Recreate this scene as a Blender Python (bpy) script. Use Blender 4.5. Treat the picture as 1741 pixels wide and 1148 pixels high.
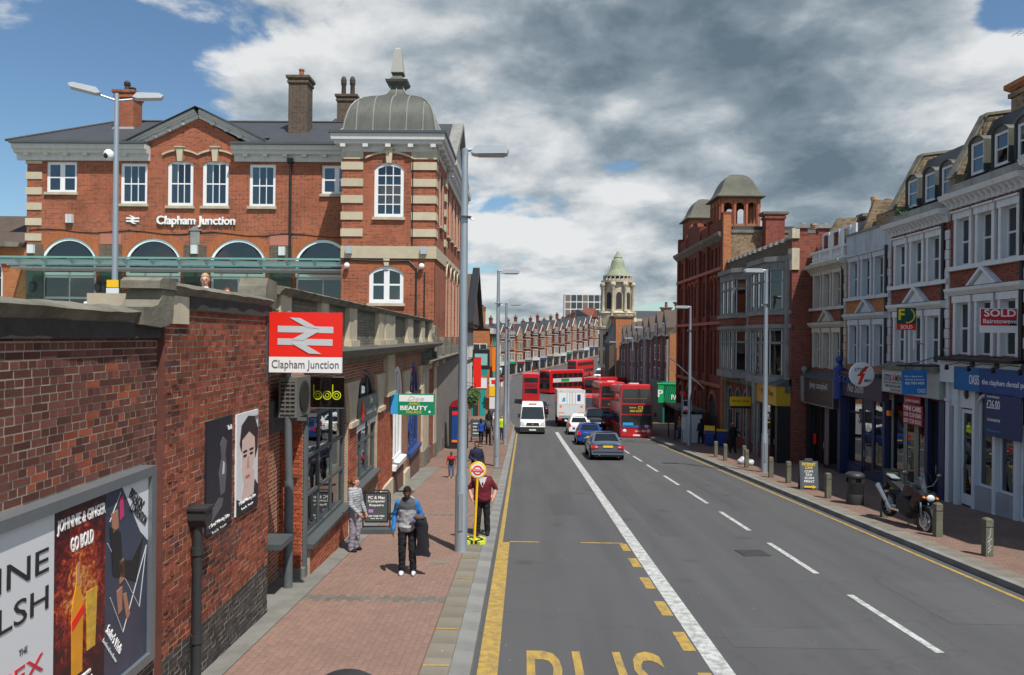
import bpy, bmesh, math, random
from mathutils import Vector, Matrix, noise
R = math.radians
random.seed(7)
for o in list(bpy.data.objects): bpy.data.objects.remove(o, do_unlink=True)
SC = bpy.context.scene
COL = SC.collection
# ------------------------------------------------------------------ camera
cd = bpy.data.cameras.new("Camera"); cam = bpy.data.objects.new("Camera", cd); COL.objects.link(cam)
cd.sensor_width = 36; cd.lens = 26.0; cd.clip_start = .1; cd.clip_end = 5000
cam.matrix_world = Matrix.Translation((0, 0, 3.9)) @ Matrix.Rotation(R(.98), 4, 'Z') @ Matrix.Rotation(R(90), 4, 'X') @ Matrix.Rotation(R(.6), 4, 'Z')
SC.camera = cam
# ------------------------------------------------------------------ sun, sky, exposure
SUN = Vector((.25, -.43, .868)).normalized()
sd = bpy.data.lights.new("sun", 'SUN'); sd.energy = 5.0; sd.angle = R(.53); sd.color = (1, .955, .88)
so = bpy.data.objects.new("sun", sd); COL.objects.link(so)
so.rotation_euler = SUN.to_track_quat('Z', 'Y').to_euler()
W = bpy.data.worlds.new("World"); SC.world = W; W.use_nodes = True
SC.view_settings.view_transform = 'Standard'; SC.view_settings.look = 'None'
SC.view_settings.exposure = 0.1; SC.view_settings.gamma = 1; SC.view_settings.use_curve_mapping = False

class NT:
    "tiny node-tree helper"
    def __init__(s, t): s.t = t; t.nodes.clear()
    def n(s, typ, **k):
        nd = s.t.nodes.new(typ)
        for a, v in k.items():
            if a == 'ins':
                for i, x in v.items():
                    if hasattr(x, 'is_output'): s.t.links.new(x, nd.inputs[i])
                    else: nd.inputs[i].default_value = x
            else: setattr(nd, a, v)
        return nd
    def math(s, op, a, b=0., clamp=False):
        return s.n('ShaderNodeMath', operation=op, use_clamp=clamp, ins={0: a, 1: b}).outputs[0]
    def mix(s, f, a, b, bt='MIX'):
        nd = s.n('ShaderNodeMix', data_type='RGBA', blend_type=bt)
        for i, x in ((0, f), (6, a), (7, b)):
            if hasattr(x, 'is_output'): s.t.links.new(x, nd.inputs[i])
            else: nd.inputs[i].default_value = x if i == 0 else (tuple(x) + (1,))[:4]
        return nd.outputs[2]
    def ramp(s, f, stops):
        nd = s.n('ShaderNodeValToRGB', ins={0: f}); e = nd.color_ramp.elements
        while len(e) < len(stops): e.new(.5)
        for q, (p, c) in zip(e, stops): q.position = p; q.color = tuple(c) + (1,) if hasattr(c, '__len__') else (c, c, c, 1)
        return nd.outputs[0]
    def noise(s, vec, sc, det=4, ro=.5, out=0, dist=0.):
        return s.n('ShaderNodeTexNoise', ins={'Vector': vec, 'Scale': sc, 'Detail': det, 'Roughness': ro, 'Distortion': dist}).outputs[out]

def build_sky():
    t = NT(W.node_tree)
    sky = t.n('ShaderNodeTexSky', sky_type='NISHITA', sun_disc=False, sun_elevation=math.asin(SUN.z), sun_rotation=math.atan2(SUN.x, SUN.y), altitude=30, air_density=1.0, dust_density=.6, ozone_density=1.6)
    g = t.n('ShaderNodeTexCoord').outputs['Generated']
    sep = t.n('ShaderNodeSeparateXYZ', ins={0: g})
    x, y, z = sep.outputs
    zz = t.math('MAXIMUM', z, 0.)
    def layer(dz):          # flattened cloud-deck coordinates, dz looks a little higher up the cloud
        zq = t.math('ADD', zz, dz); k = t.math('DIVIDE', 1., t.math('ADD', zq, .30))
        return t.n('ShaderNodeCombineXYZ', ins={0: t.math('MULTIPLY', x, k), 1: t.math('MULTIPLY', y, k), 2: t.math('MULTIPLY', zq, 1.5)}).outputs[0]
    def blob(d, r):         # smooth 1..0 falloff around a direction
        d = Vector(d).normalized()
        dd = t.n('ShaderNodeVectorMath', operation='DISTANCE', ins={0: g, 1: tuple(d)}).outputs['Value']
        return t.n('ShaderNodeMapRange', interpolation_type='SMOOTHSTEP', ins={0: dd, 1: 0., 2: r, 3: 1., 4: 0.}).outputs[0]
    # broken cloud: clearer to the west (left), thick ahead to the right
    cov = t.math('SUBTRACT', t.math('ADD', t.math('MULTIPLY', blob((.30, .9, .33), .66), .17), t.math('MULTIPLY', blob((-.10, .92, .3), .40), .10)), t.math('MULTIPLY', blob((-.56, .82, .20), .36), .12))
    cov = t.math('SUBTRACT', cov, t.math('MULTIPLY', blob((.53, .8, .38), .07), .25))
    cov = t.math('ADD', cov, t.math('MULTIPLY', blob((-.36, .9, .22), .15), .10))
    cov = t.math('ADD', cov, t.math('MULTIPLY', blob((-.55, .78, .41), .12), .12))
    def density(p):
        big = t.noise(p, 1.1, 3, .5); det = t.noise(p, 3.6, 10, .56, dist=.15)
        return t.math('ADD', t.math('ADD', t.math('MULTIPLY', det, .60), t.math('MULTIPLY', big, .40)), cov)
    p0_, p1_ = layer(0.), layer(.035)
    d0, d1 = density(p0_), density(p1_)
    mask = t.n('ShaderNodeMapRange', interpolation_type='SMOOTHSTEP', ins={0: d0, 1: .485, 2: .565}).outputs[0]
    thick = t.n('ShaderNodeMapRange', interpolation_type='SMOOTHSTEP', ins={0: d0, 1: .52, 2: .76}).outputs[0]
    rim = t.math('MULTIPLY', t.math('SUBTRACT', d1, d0), 3.6)      # thicker cloud above: shaded base; thinner above: bright crown
    heavy = t.math('ADD', t.math('MULTIPLY', blob((.20, .88, .37), .40), .33), t.math('MULTIPLY', blob((.34, .88, .24), .22), .22), clamp=True)
    n2 = t.noise(p0_, 1.7, 4, .5)
    low = t.n('ShaderNodeMapRange', interpolation_type='SMOOTHSTEP', ins={0: zz, 1: 0., 2: .20, 3: .16, 4: 0.}).outputs[0]
    shade = t.math('ADD', t.math('ADD', t.math('MULTIPLY', thick, .40), low), t.math('ADD', t.math('ADD', heavy, rim), t.math('MULTIPLY', t.math('SUBTRACT', n2, .5), 1.0)), clamp=True)
    col = t.ramp(shade, [(0., (8.8, 8.9, 8.9)), (.20, (6.9, 7.2, 7.4)), (.42, (4.4, 5.0, 5.45)), (.66, (2.6, 3.25, 3.75)), (1., (1.4, 1.95, 2.4))])
    blue = t.mix(1., sky.outputs[0], (1.0, 1.2, 1.28), 'MULTIPLY')
    c = t.mix(t.math('MULTIPLY', mask, .96), blue, col)
    bg = t.n('ShaderNodeBackground', ins={0: c, 1: .086})
    t.n('ShaderNodeOutputWorld', ins={0: bg.outputs[0]})
build_sky()

# ------------------------------------------------------------------ ground profile: the hill runs down to the junction, then climbs
_GP = [(-60, 3.91), (-30, 1.956), (0, 0), (30, -1.956), (58, -3.78), (68, -4.27), (82, -4.85), (100, -5.55), (125, -6.15), (150, -6.35), (187, -5.8), (215, -4.2), (242, -2.1), (300, 2.5), (420, 9), (900, 20)]
def gz(y):
    P = _GP
    if y <= P[0][0]: return P[0][1]
    if y >= P[-1][0]: return P[-1][1]
    for i in range(len(P) - 1):
        if P[i][0] <= y <= P[i+1][0]: break
    def sl(j):
        if j <= 0 or j >= len(P) - 1:
            j = min(max(j, 0), len(P) - 2); return (P[j+1][1] - P[j][1]) / (P[j+1][0] - P[j][0])
        return (P[j+1][1] - P[j-1][1]) / (P[j+1][0] - P[j-1][0])
    if y <= 30: return -.0652 * y
    h = P[i+1][0] - P[i][0]; t = (y - P[i][0]) / h
    m0, m1 = sl(i) * h, sl(i+1) * h
    return (2*t**3 - 3*t*t + 1) * P[i][1] + (t**3 - 2*t*t + t) * m0 + (3*t*t - 2*t**3) * P[i+1][1] + (t**3 - t*t) * m1
KERB = .12

# ------------------------------------------------------------------ mesh helpers
class MB:
    def __init__(s): s.v = []; s.f = []; s.m = []
    def face(s, pts, m=0):
        b = len(s.v); s.v += [tuple(p) for p in pts]; s.f.append(tuple(range(b, b + len(pts)))); s.m.append(m)
    def box(s, x0, x1, y0, y1, z0, z1, m=0, skip=''):
        b = len(s.v)
        s.v += [(x0,y0,z0),(x1,y0,z0),(x1,y1,z0),(x0,y1,z0),(x0,y0,z1),(x1,y0,z1),(x1,y1,z1),(x0,y1,z1)]
        for n, q in (('b',(0,3,2,1)),('t',(4,5,6,7)),('f',(0,1,5,4)),('r',(1,2,6,5)),('k',(2,3,7,6)),('l',(3,0,4,7))):
            if n not in skip: s.f.append(tuple(b + i for i in q)); s.m.append(m)
        return s
    def prism(s, pts, ax, a, b, m=0, m2=None):
        "pts in the plane across axis ax ('x':(y,z) 'y':(x,z) 'z':(x,y)), extruded a..b"
        def P(p, t): return {'x': (t, p[0], p[1]), 'y': (p[0], t, p[1]), 'z': (p[0], p[1], t)}[ax]
        n = len(pts); o = len(s.v)
        s.v += [P(p, a) for p in pts] + [P(p, b) for p in pts]
        s.f.append(tuple(range(o, o + n))); s.m.append(m); s.f.append(tuple(range(o + 2*n - 1, o + n - 1, -1))); s.m.append(m)
        for i in range(n):
            j = (i + 1) % n; s.f.append((o+i, o+n+i, o+n+j, o+j)); s.m.append(m if m2 is None else m2)
        return s
    def tube(s, p0, p1, r0, r1=None, n=8, m=0, cap=True):
        p0, p1 = Vector(p0), Vector(p1); r1 = r0 if r1 is None else r1
        d = (p1 - p0).normalized() if (p1 - p0).length > 1e-9 else Vector((0, 0, 1))
        a = d.cross(Vector((0, 0, 1)) if abs(d.z) < .9 else Vector((1, 0, 0))).normalized(); c = d.cross(a)
        o = len(s.v)
        for p, r in ((p0, r0), (p1, r1)):
            for i in range(n):
                t = 2*math.pi*i/n; s.v.append(tuple(p + a*math.cos(t)*r + c*math.sin(t)*r))
        for i in range(n):
            j = (i+1) % n; s.f.append((o+i, o+j, o+n+j, o+n+i)); s.m.append(m)
        if cap:
            s.f.append(tuple(range(o+n-1, o-1, -1))); s.m.append(m); s.f.append(tuple(range(o+n, o+2*n))); s.m.append(m)
        return s
    def path(s, pts, r, n=6, m=0):
        for i, (a, b) in enumerate(zip(pts, pts[1:])):
            s.tube(a, b, r, r, n, m)
            if i: s.ell(a, (r, r, r), 6, 4, m)
        return s
    def lathe(s, prof, c=(0, 0, 0), n=16, m=0, sq=False, ax='z', cap=True, sx=1, sy=1):
        o = len(s.v); q = math.sqrt(2) if sq else 1; n = 4 if sq else n; off = math.pi/4 if sq else 0
        for r, z in prof:
            for i in range(n):
                t = 2*math.pi*i/n + off; a, b = r*q*math.cos(t)*sx, r*q*math.sin(t)*sy
                s.v.append({'z': (c[0]+a, c[1]+b, c[2]+z), 'x': (c[0]+z, c[1]+a, c[2]+b), 'y': (c[0]+a, c[1]+z, c[2]+b)}[ax])
        for k in range(len(prof)-1):
            for i in range(n):
                j = (i+1) % n; s.f.append((o+k*n+i, o+k*n+j, o+(k+1)*n+j, o+(k+1)*n+i)); s.m.append(m)
        if cap:
            s.f.append(tuple(range(o+n-1, o-1, -1))); s.m.append(m)
            e = o+(len(prof)-1)*n; s.f.append(tuple(range(e, e+n))); s.m.append(m)
        return s
    def ell(s, c, r, nu=12, nv=8, m=0, rot=None):
        o = len(s.v); c = Vector(c)
        for k in range(nv+1):
            ph = math.pi*k/nv
            for i in range(nu):
                t = 2*math.pi*i/nu
                p = Vector((r[0]*math.sin(ph)*math.cos(t), r[1]*math.sin(ph)*math.sin(t), r[2]*math.cos(ph)))
                if rot: p = rot @ p
                s.v.append(tuple(c + p))
        for k in range(nv):
            for i in range(nu):
                j = (i+1) % nu; s.f.append((o+k*nu+i, o+(k+1)*nu+i, o+(k+1)*nu+j, o+k*nu+j)); s.m.append(m)
        return s
    def grid(s, rows, m=0, closed=False):
        o = len(s.v); n = len(rows[0])
        for r in rows: s.v += [tuple(p) for p in r]
        for k in range(len(rows)-1):
            for i in range(n if closed else n-1):
                j = (i+1) % n; s.f.append((o+k*n+i, o+k*n+j, o+(k+1)*n+j, o+(k+1)*n+i)); s.m.append(m)
        return s
    def xf(s, M, start=0):
        for i in range(start, len(s.v)): s.v[i] = tuple(M @ Vector(s.v[i]))
        return s
    def mesh(s, name, mats, smooth=False, merge=False):
        me = bpy.data.meshes.new(name); me.from_pydata(s.v, [], s.f)
        for mt in (mats if isinstance(mats, (list, tuple)) else [mats]): me.materials.append(mt)
        me.polygons.foreach_set('material_index', s.m)
        bm = bmesh.new(); bm.from_mesh(me)
        if merge or smooth: bmesh.ops.remove_doubles(bm, verts=bm.verts, dist=1e-4)
        bmesh.ops.recalc_face_normals(bm, faces=bm.faces); bm.to_mesh(me); bm.free()
        if smooth:
            me.polygons.foreach_set('use_smooth', [True]*len(me.polygons))
            try: me.set_sharp_from_angle(angle=R(smooth if smooth is not True else 40))
            except Exception: pass
        me.update(); return me
    def build(s, name, mats, parent=None, smooth=False, loc=None, rz=0, merge=False):
        return ob(name, s.mesh(name, mats, smooth, merge), parent, loc, rz)

def ob(name, me, parent=None, loc=None, rz=0):
    o = bpy.data.objects.new(name, me); COL.objects.link(o)
    if parent is not None: o.parent = parent
    if loc is not None: o.location = loc
    if rz: o.rotation_euler = (0, 0, rz)
    return o
def tag(o, label=None, cat=None, group=None, kind=None):
    if label: o['label'] = label
    if cat: o['category'] = cat
    if group: o['group'] = group
    if kind: o['kind'] = kind
    return o
def thing(name, label, cat, loc=(0, 0, 0), rz=0, group=None):
    return tag(ob(name, None, None, loc, rz), label, cat, group)
def struct(o): o['kind'] = 'structure'; return o
def stuff(o): o['kind'] = 'stuff'; return o
def copy_tree(o, parent=None):
    c = o.copy(); COL.objects.link(c); c.parent = parent
    for ch in KIDS(o): copy_tree(ch, c)
    return c
def KIDS(o): return [x for x in list(COL.objects) if x.parent is o] if not hasattr(o, 'children') else list(o.children)
_TX = {}
def text(parent, body, x, z, size, mat, y=-.006, w=None, align='CENTER', ext=.003, bold=0., shear=0., rot=None, name='lettering', h=None):
    "mesh lettering standing in the local xz plane, facing -y; w fits it to a width"
    key = (body, ext, bold, shear)
    if key not in _TX:
        c = bpy.data.curves.new('t', 'FONT'); c.body = body; c.extrude = ext / max(size, 1e-3); c.offset = bold; c.shear = shear
        c.resolution_u = 3; c.align_x = 'CENTER'; c.align_y = 'CENTER'
        to = bpy.data.objects.new('t', c)
        me = bpy.data.meshes.new_from_object(to)
        bpy.data.objects.remove(to, do_unlink=True); bpy.data.curves.remove(c)
        xs = [v.co.x for v in me.vertices] or [0, 1]; ys = [v.co.y for v in me.vertices] or [0, 1]
        cx, cy = (min(xs)+max(xs))/2, (min(ys)+max(ys))/2
        for v in me.vertices: v.co.x -= cx; v.co.y -= cy
        _TX[key] = (me, max(xs)-min(xs), max(ys)-min(ys))
    me, tw, th = _TX[key]; me = me.copy(); me.name = name; me.materials.clear(); me.materials.append(mat)
    o = ob(name, me, parent)
    sx = (w / tw) if w else size; sy = (h / th) if h else size
    if align == 'LEFT': x += tw*sx/2
    o.location = (x, y, z); o.scale = (sx, sy, size); o.rotation_euler = rot or (R(90), 0, 0)
    return o

# ------------------------------------------------------------------ materials
MATS = {}
def newmat(name):
    m = bpy.data.materials.new(name); m.use_nodes = True; MATS[name] = m
    return m, NT(m.node_tree)
def out(t, sh): t.n('ShaderNodeOutputMaterial', ins={0: sh})
def pm(name, col, rough=.6, var=.12, sc=5., metal=0., bump=0., bsc=60., spec=.5, coat=0., grime=0., gsc=1.3, streak=0., gum=0., rnd=0.):
    "plain painted / stone / metal surface with procedural variation"
    m, t = newmat(name)
    tc = t.n('ShaderNodeTexCoord'); v = tc.outputs['Object']
    f = t.noise(v, sc, 5, .6)
    c = t.mix(f, tuple(max(0, q*(1-var)) for q in col), tuple(min(1, q*(1+var)) for q in col))
    if grime:
        g = t.ramp(t.noise(v, gsc, 6, .62), [(.42, 0.), (.68, 1.)])
        c = t.mix(t.math('MULTIPLY', g, grime), c, tuple(q*.38 for q in col))
    if streak:
        mp = t.n('ShaderNodeMapping', ins={0: v, 3: (5., 5., .35)}).outputs[0]
        g = t.ramp(t.noise(mp, 1.2, 5, .6), [(.5, 0.), (.72, 1.)])
        c = t.mix(t.math('MULTIPLY', g, streak), c, tuple(q*.35 for q in col))
    if rnd:
        r = t.n('ShaderNodeObjectInfo').outputs['Random']
        r2 = t.n('ShaderNodeNewGeometry').outputs['Random Per Island']
        q = t.math('FRACT', t.math('ADD', r, r2))
        hs = t.n('ShaderNodeHueSaturation', ins={'Value': t.math('ADD', 1-rnd, t.math('MULTIPLY', q, 2*rnd)), 'Color': c})
        c = hs.outputs[0]
    if gum:
        wp = t.n('ShaderNodeNewGeometry').outputs['Position']
        vo = t.n('ShaderNodeTexVoronoi', ins={'Vector': wp, 'Scale': 2.6, 'Randomness': 1.}).outputs['Distance']; c = t.mix(t.ramp(vo, [(.0, gum), (.05, gum), (.075, 0.)]), c, (.085, .078, .072))
        vo = t.n('ShaderNodeTexVoronoi', ins={'Vector': wp, 'Scale': 1.3, 'Randomness': 1.}).outputs['Distance']; c = t.mix(t.ramp(vo, [(.0, .8), (.016, .8), (.024, 0.)]), c, (.55, .54, .52))
        c = t.mix(t.math('MULTIPLY', t.ramp(t.noise(wp, .5, 5, .6), [(.45, 0.), (.7, 1.)]), .35), c, tuple(q*.62 for q in col))
    b = t.n('ShaderNodeBsdfPrincipled', ins={'Base Color': c, 'Metallic': metal, 'Specular IOR Level': spec})
    rr = t.math('ADD', rough - .06, t.math('MULTIPLY', t.noise(v, sc*2.3, 3), .12), clamp=True)
    t.t.links.new(rr, b.inputs['Roughness'])
    if coat: b.inputs['Coat Weight'].default_value = coat; b.inputs['Coat Roughness'].default_value = .06
    if bump:
        bp = t.n('ShaderNodeBump', ins={'Strength': .6, 'Distance': bump, 'Height': t.noise(v, bsc, 5, .6)})
        t.t.links.new(bp.outputs[0], b.inputs['Normal'])
    out(t, b.outputs[0]); return m
def brickmat(name, c1, c2, c3, mortar, bw=.225, rh=.075, ms=.011, dark=.0, sooty=.25, vert=True):
    m, t = newmat(name)
    tc = t.n('ShaderNodeTexCoord'); sp = t.n('ShaderNodeSeparateXYZ', ins={0: tc.outputs['Object']})
    if vert: u = t.math('ADD', sp.outputs[0], sp.outputs[1]); w = sp.outputs[2]
    else: u = sp.outputs[0]; w = sp.outputs[1]
    vec = t.n('ShaderNodeCombineXYZ', ins={0: u, 1: w}).outputs[0]
    bk = t.n('ShaderNodeTexBrick', offset=.5, squash=.5, squash_frequency=2, ins={'Vector': vec, 'Color1': (0, 0, 0, 1), 'Color2': (1, 1, 1, 1), 'Mortar': (.5, .5, .5, 1), 'Scale': 1., 'Mortar Size': ms, 'Mortar Smooth': .15, 'Bias': 0., 'Brick Width': bw, 'Row Height': rh})
    br = t.ramp(bk.outputs[0], [(0., c3), (.22, c3), (.3, c1), (.62, c1), (.7, c2), (1., c2)])
    n = t.noise(tc.outputs['Object'], .55, 6, .6)
    n2 = t.noise(tc.outputs['Object'], 14., 4, .6)
    br = t.mix(t.math('MULTIPLY', n2, .4), br, tuple(q*.6 for q in c1))
    c = t.mix(bk.outputs['Fac'], br, mortar)
    g = t.ramp(n, [(.45, 0.), (.72, 1.)])
    c = t.mix(t.math('MULTIPLY', g, sooty), c, tuple(q*.3 for q in c3))
    b = t.n('ShaderNodeBsdfPrincipled', ins={'Base Color': c, 'Roughness': .85, 'Specular IOR Level': .25})
    bp = t.n('ShaderNodeBump', invert=True, ins={'Strength': .7, 'Distance': .008, 'Height': bk.outputs['Fac']})
    t.t.links.new(bp.outputs[0], b.inputs['Normal'])
    out(t, b.outputs[0]); return m
def glassmat(name, tint=(.55, .62, .64), gloss=1.0, wob=.004):
    m, t = newmat(name)
    tc = t.n('ShaderNodeTexCoord')
    rn = t.n('ShaderNodeObjectInfo').outputs['Random']
    vv = t.n('ShaderNodeVectorMath', operation='ADD', ins={0: tc.outputs['Object'], 1: t.n('ShaderNodeCombineXYZ', ins={0: t.math('MULTIPLY', rn, 40.)}).outputs[0]}).outputs[0]
    bp = t.n('ShaderNodeBump', ins={'Strength': .5, 'Distance': wob, 'Height': t.noise(vv, 1.6, 2, .4)})
    fr = t.n('ShaderNodeFresnel', ins={'IOR': 1.5, 'Normal': bp.outputs[0]})
    gl = t.n('ShaderNodeBsdfGlossy', ins={'Color': (.95, .97, 1, 1), 'Roughness': .015, 'Normal': bp.outputs[0]})
    tr = t.n('ShaderNodeBsdfTransparent', ins={'Color': tuple(tint) + (1,)})
    mx = t.n('ShaderNodeMixShader', ins={0: t.math('ADD', t.math('MULTIPLY', fr.outputs[0], 1.3*gloss), .05*gloss, clamp=True), 1: tr.outputs[0], 2: gl.outputs[0]})
    out(t, mx.outputs[0]); return m
def seam_paint(name, col, rough=.3): return pm(name, col, rough, var=.05, sc=3, coat=.4, grime=.08, gsc=2.5)

BRK = brickmat('station_brick', (.37, .062, .024), (.44, .088, .032), (.13, .034, .021), (.40, .235, .15), ms=.011, sooty=.42)
BRK_D = brickmat('dark_brick', (.085, .055, .04), (.14, .085, .055), (.05, .036, .03), (.20, .17, .13))
BRK_Y = brickmat('stock_brick', (.29, .205, .11), (.36, .265, .15), (.13, .10, .065), (.24, .20, .15), sooty=.6)
BRK_R = brickmat('red_terrace_brick', (.25, .045, .028), (.31, .065, .034), (.13, .03, .022), (.22, .13, .10))
BRK_O = brickmat('orange_brick', (.46, .14, .045), (.52, .18, .06), (.33, .10, .04), (.42, .24, .13), sooty=.12)
BRK_M = brickmat('turret_brick', (.215, .048, .028), (.25, .062, .034), (.15, .038, .026), (.19, .075, .05), ms=.008, sooty=.4)
BRICK = pm('old_red_brick', (.27, .075, .042), .9, var=.3, sc=9, bump=.006, bsc=45, spec=.2, grime=.6, gsc=.8, rnd=.32)
BRICK2 = pm('purple_brick', (.145, .056, .044), .9, var=.3, sc=9, bump=.006, bsc=45, spec=.2, grime=.6, gsc=.8, rnd=.34)
BRICK_B = pm('engineering_brick', (.05, .048, .047), .55, var=.35, sc=7, bump=.003, bsc=45, spec=.4, grime=.3, rnd=.4)
BRICK_S = pm('shop_red_brick', (.36, .085, .04), .85, var=.25, sc=9, bump=.004, bsc=45, spec=.2, grime=.35, rnd=.3)
MORTAR = pm('mortar', (.40, .35, .265), .95, var=.25, sc=6, bump=.004, bsc=90, grime=.5, gsc=.7)
MORTAR_D = pm('sooty_mortar', (.27, .24, .19), .95, var=.25, sc=6, bump=.004, bsc=90, grime=.6, gsc=.7)
STONE = pm('portland_stone', (.54, .47, .345), .85, var=.16, sc=4, bump=.003, bsc=30, grime=.35, streak=.25)
STONE_Q = pm('quoin_stone', (.52, .45, .32), .85, var=.10, sc=4, bump=.002, bsc=30, grime=.15, rnd=.06)
STONE_D = pm('weathered_stone', (.185, .17, .13), .9, var=.35, sc=5, bump=.012, bsc=22, grime=.85, gsc=2.2, rnd=.1)
STONE_G = pm('grey_stone', (.25, .25, .235), .85, var=.2, sc=3, bump=.004, bsc=30, grime=.5, streak=.45)
CREAM = pm('cream_paint', (.52, .50, .45), .6, var=.07, sc=3, streak=.25)
CORN = pm('cornice_paint', (.60, .60, .575), .6, var=.08, sc=2, streak=.22)
WHITE = pm('white_paint', (.80, .81, .80), .4, var=.04, sc=4, grime=.06)
WHITE_W = pm('weathered_white', (.64, .66, .67), .6, var=.08, sc=3, streak=.35, grime=.18)
GREYW = pm('grey_render', (.45, .49, .53), .7, var=.12, sc=2, streak=.5, grime=.2)
SLATE = pm('slate', (.050, .054, .060), .6, var=.3, sc=5, bump=.006, bsc=25, grime=.3)
TILE = pm('brown_roof_tile', (.085, .062, .048), .8, var=.3, sc=6, bump=.01, bsc=30, grime=.4)
TILE_G = pm('mossy_roof_tile', (.10, .10, .075), .8, var=.45, sc=7, bump=.01, bsc=30, grime=.4)
LEAD = pm('lead_sheet', (.105, .108, .092), .55, var=.3, sc=2.2, metal=.25, bump=.004, bsc=8, streak=.5, rnd=.08)
LEAD_L = pm('lead_flashing', (.24, .245, .23), .55, var=.15, sc=4)
COPPER = pm('green_copper', (.27, .31, .20), .7, var=.3, sc=3, streak=.5, grime=.4)
BLACK = pm('black_paint', (.018, .018, .020), .45, var=.3, sc=5, grime=.2)
IRON = pm('cast_iron', (.030, .031, .033), .5, var=.3, sc=8, bump=.001, bsc=60)
DGREY = pm('dark_grey_paint', (.075, .088, .092), .45, var=.12, sc=5, grime=.2)
GREYP = pm('grey_pipe', (.105, .12, .13), .5, var=.12, sc=5, grime=.25)
STEEL = pm('galvanised_steel', (.36, .41, .45), .48, var=.10, sc=3, metal=.55, streak=.18)
ALU = pm('light_steel', (.55, .58, .60), .4, var=.06, sc=4, metal=.5)
CHROME = pm('chrome', (.72, .72, .72), .15, var=.05, sc=9, metal=1)
RUBBER = pm('tyre_rubber', (.018, .018, .018), .8, var=.3, sc=9, bump=.002, bsc=60)
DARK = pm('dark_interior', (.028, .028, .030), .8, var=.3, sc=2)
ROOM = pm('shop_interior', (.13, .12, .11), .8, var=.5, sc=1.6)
NET = pm('net_curtain', (.42, .42, .40), .8, var=.2, sc=3)
CURT = pm('blind_cloth', (.62, .61, .55), .8, var=.1, sc=3)
TERRA = pm('terracotta', (.36, .105, .055), .8, var=.15, sc=5, grime=.3)
TERRA_B = pm('buff_terracotta', (.52, .30, .14), .8, var=.15, sc=5, grime=.25)
TERRA_D = pm('sooty_pot', (.055, .045, .04), .8, var=.3, sc=5)
RED = seam_paint('bus_red', (.52, .012, .016)); RED_D = seam_paint('maroon_red', (.25, .012, .02))
SRED = pm('sign_red', (.80, .022, .012), .4, var=.03, sc=3)
SILV = pm('sign_silver', (.52, .54, .55), .45, var=.03, sc=3)
YEL = pm('yellow_enamel', (.85, .50, .01), .4, var=.06, sc=5)
AMBER = pm('amber_lens', (.85, .22, .01), .25, var=.05)
GREEN = pm('sign_green', (.005, .235, .115), .4, var=.04, sc=4)
GREENB = pm('bright_green', (.01, .36, .11), .4, var=.04, sc=4)
TEAL = pm('teal_enamel', (.02, .30, .30), .45, var=.05)
BLUE = pm('sign_blue', (.008, .055, .22), .4, var=.25, sc=1.2)
BLUEL = pm('light_blue_enamel', (.04, .34, .66), .4, var=.08)
NAVY = pm('navy_paint', (.018, .028, .085), .4, var=.15, sc=4, grime=.15)
BLUEP = pm('royal_blue_paint', (.015, .045, .23), .35, var=.1, sc=4)
PURPLE = pm('deep_purple', (.045, .032, .065), .5, var=.1)
BROWN = pm('brown_board', (.070, .048, .043), .5, var=.12, sc=4)
LIME = pm('lime_enamel', (.55, .62, .02), .4, var=.04)
CARBLUE = seam_paint('car_blue', (.012, .05, .22)); CARGREY = seam_paint('car_grey', (.085, .11, .145), .28); CARWHITE = seam_paint('car_white', (.80, .81, .80)); CARBLACK = seam_paint('car_black', (.012, .013, .014))
TAIL = pm('tail_lens', (.62, .012, .02), .18, var=.08, coat=.5); HEADL = pm('head_lens', (.68, .70, .70), .12, var=.06, coat=.6)
GLASS = glassmat('window_glass'); GLASS_D = glassmat('tinted_glass', (.16, .19, .20), 1.0)
GLASS_G = glassmat('canopy_glass', (.40, .66, .62), .9); GLASS_S = glassmat('shop_glass', (.60, .64, .64), 1.15)
SKINL = pm('fair_skin', (.55, .30, .22), .5, var=.08, sc=20); SKIND = pm('brown_skin', (.115, .052, .032), .45, var=.1, sc=20); SKINM = pm('tan_skin', (.33, .17, .11), .5, var=.08, sc=20)
LETW = pm('white_letters', (.82, .82, .80), .5, var=.02); LETK = pm('black_letters', (.02, .02, .022), .5, var=.1); LETG = pm('grey_letters', (.13, .13, .14), .5, var=.05); LETY = pm('yellow_letters', (.88, .60, .03), .5, var=.04)
PAPER = pm('poster_paper', (.66, .68, .70), .45, var=.03, sc=2)
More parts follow.
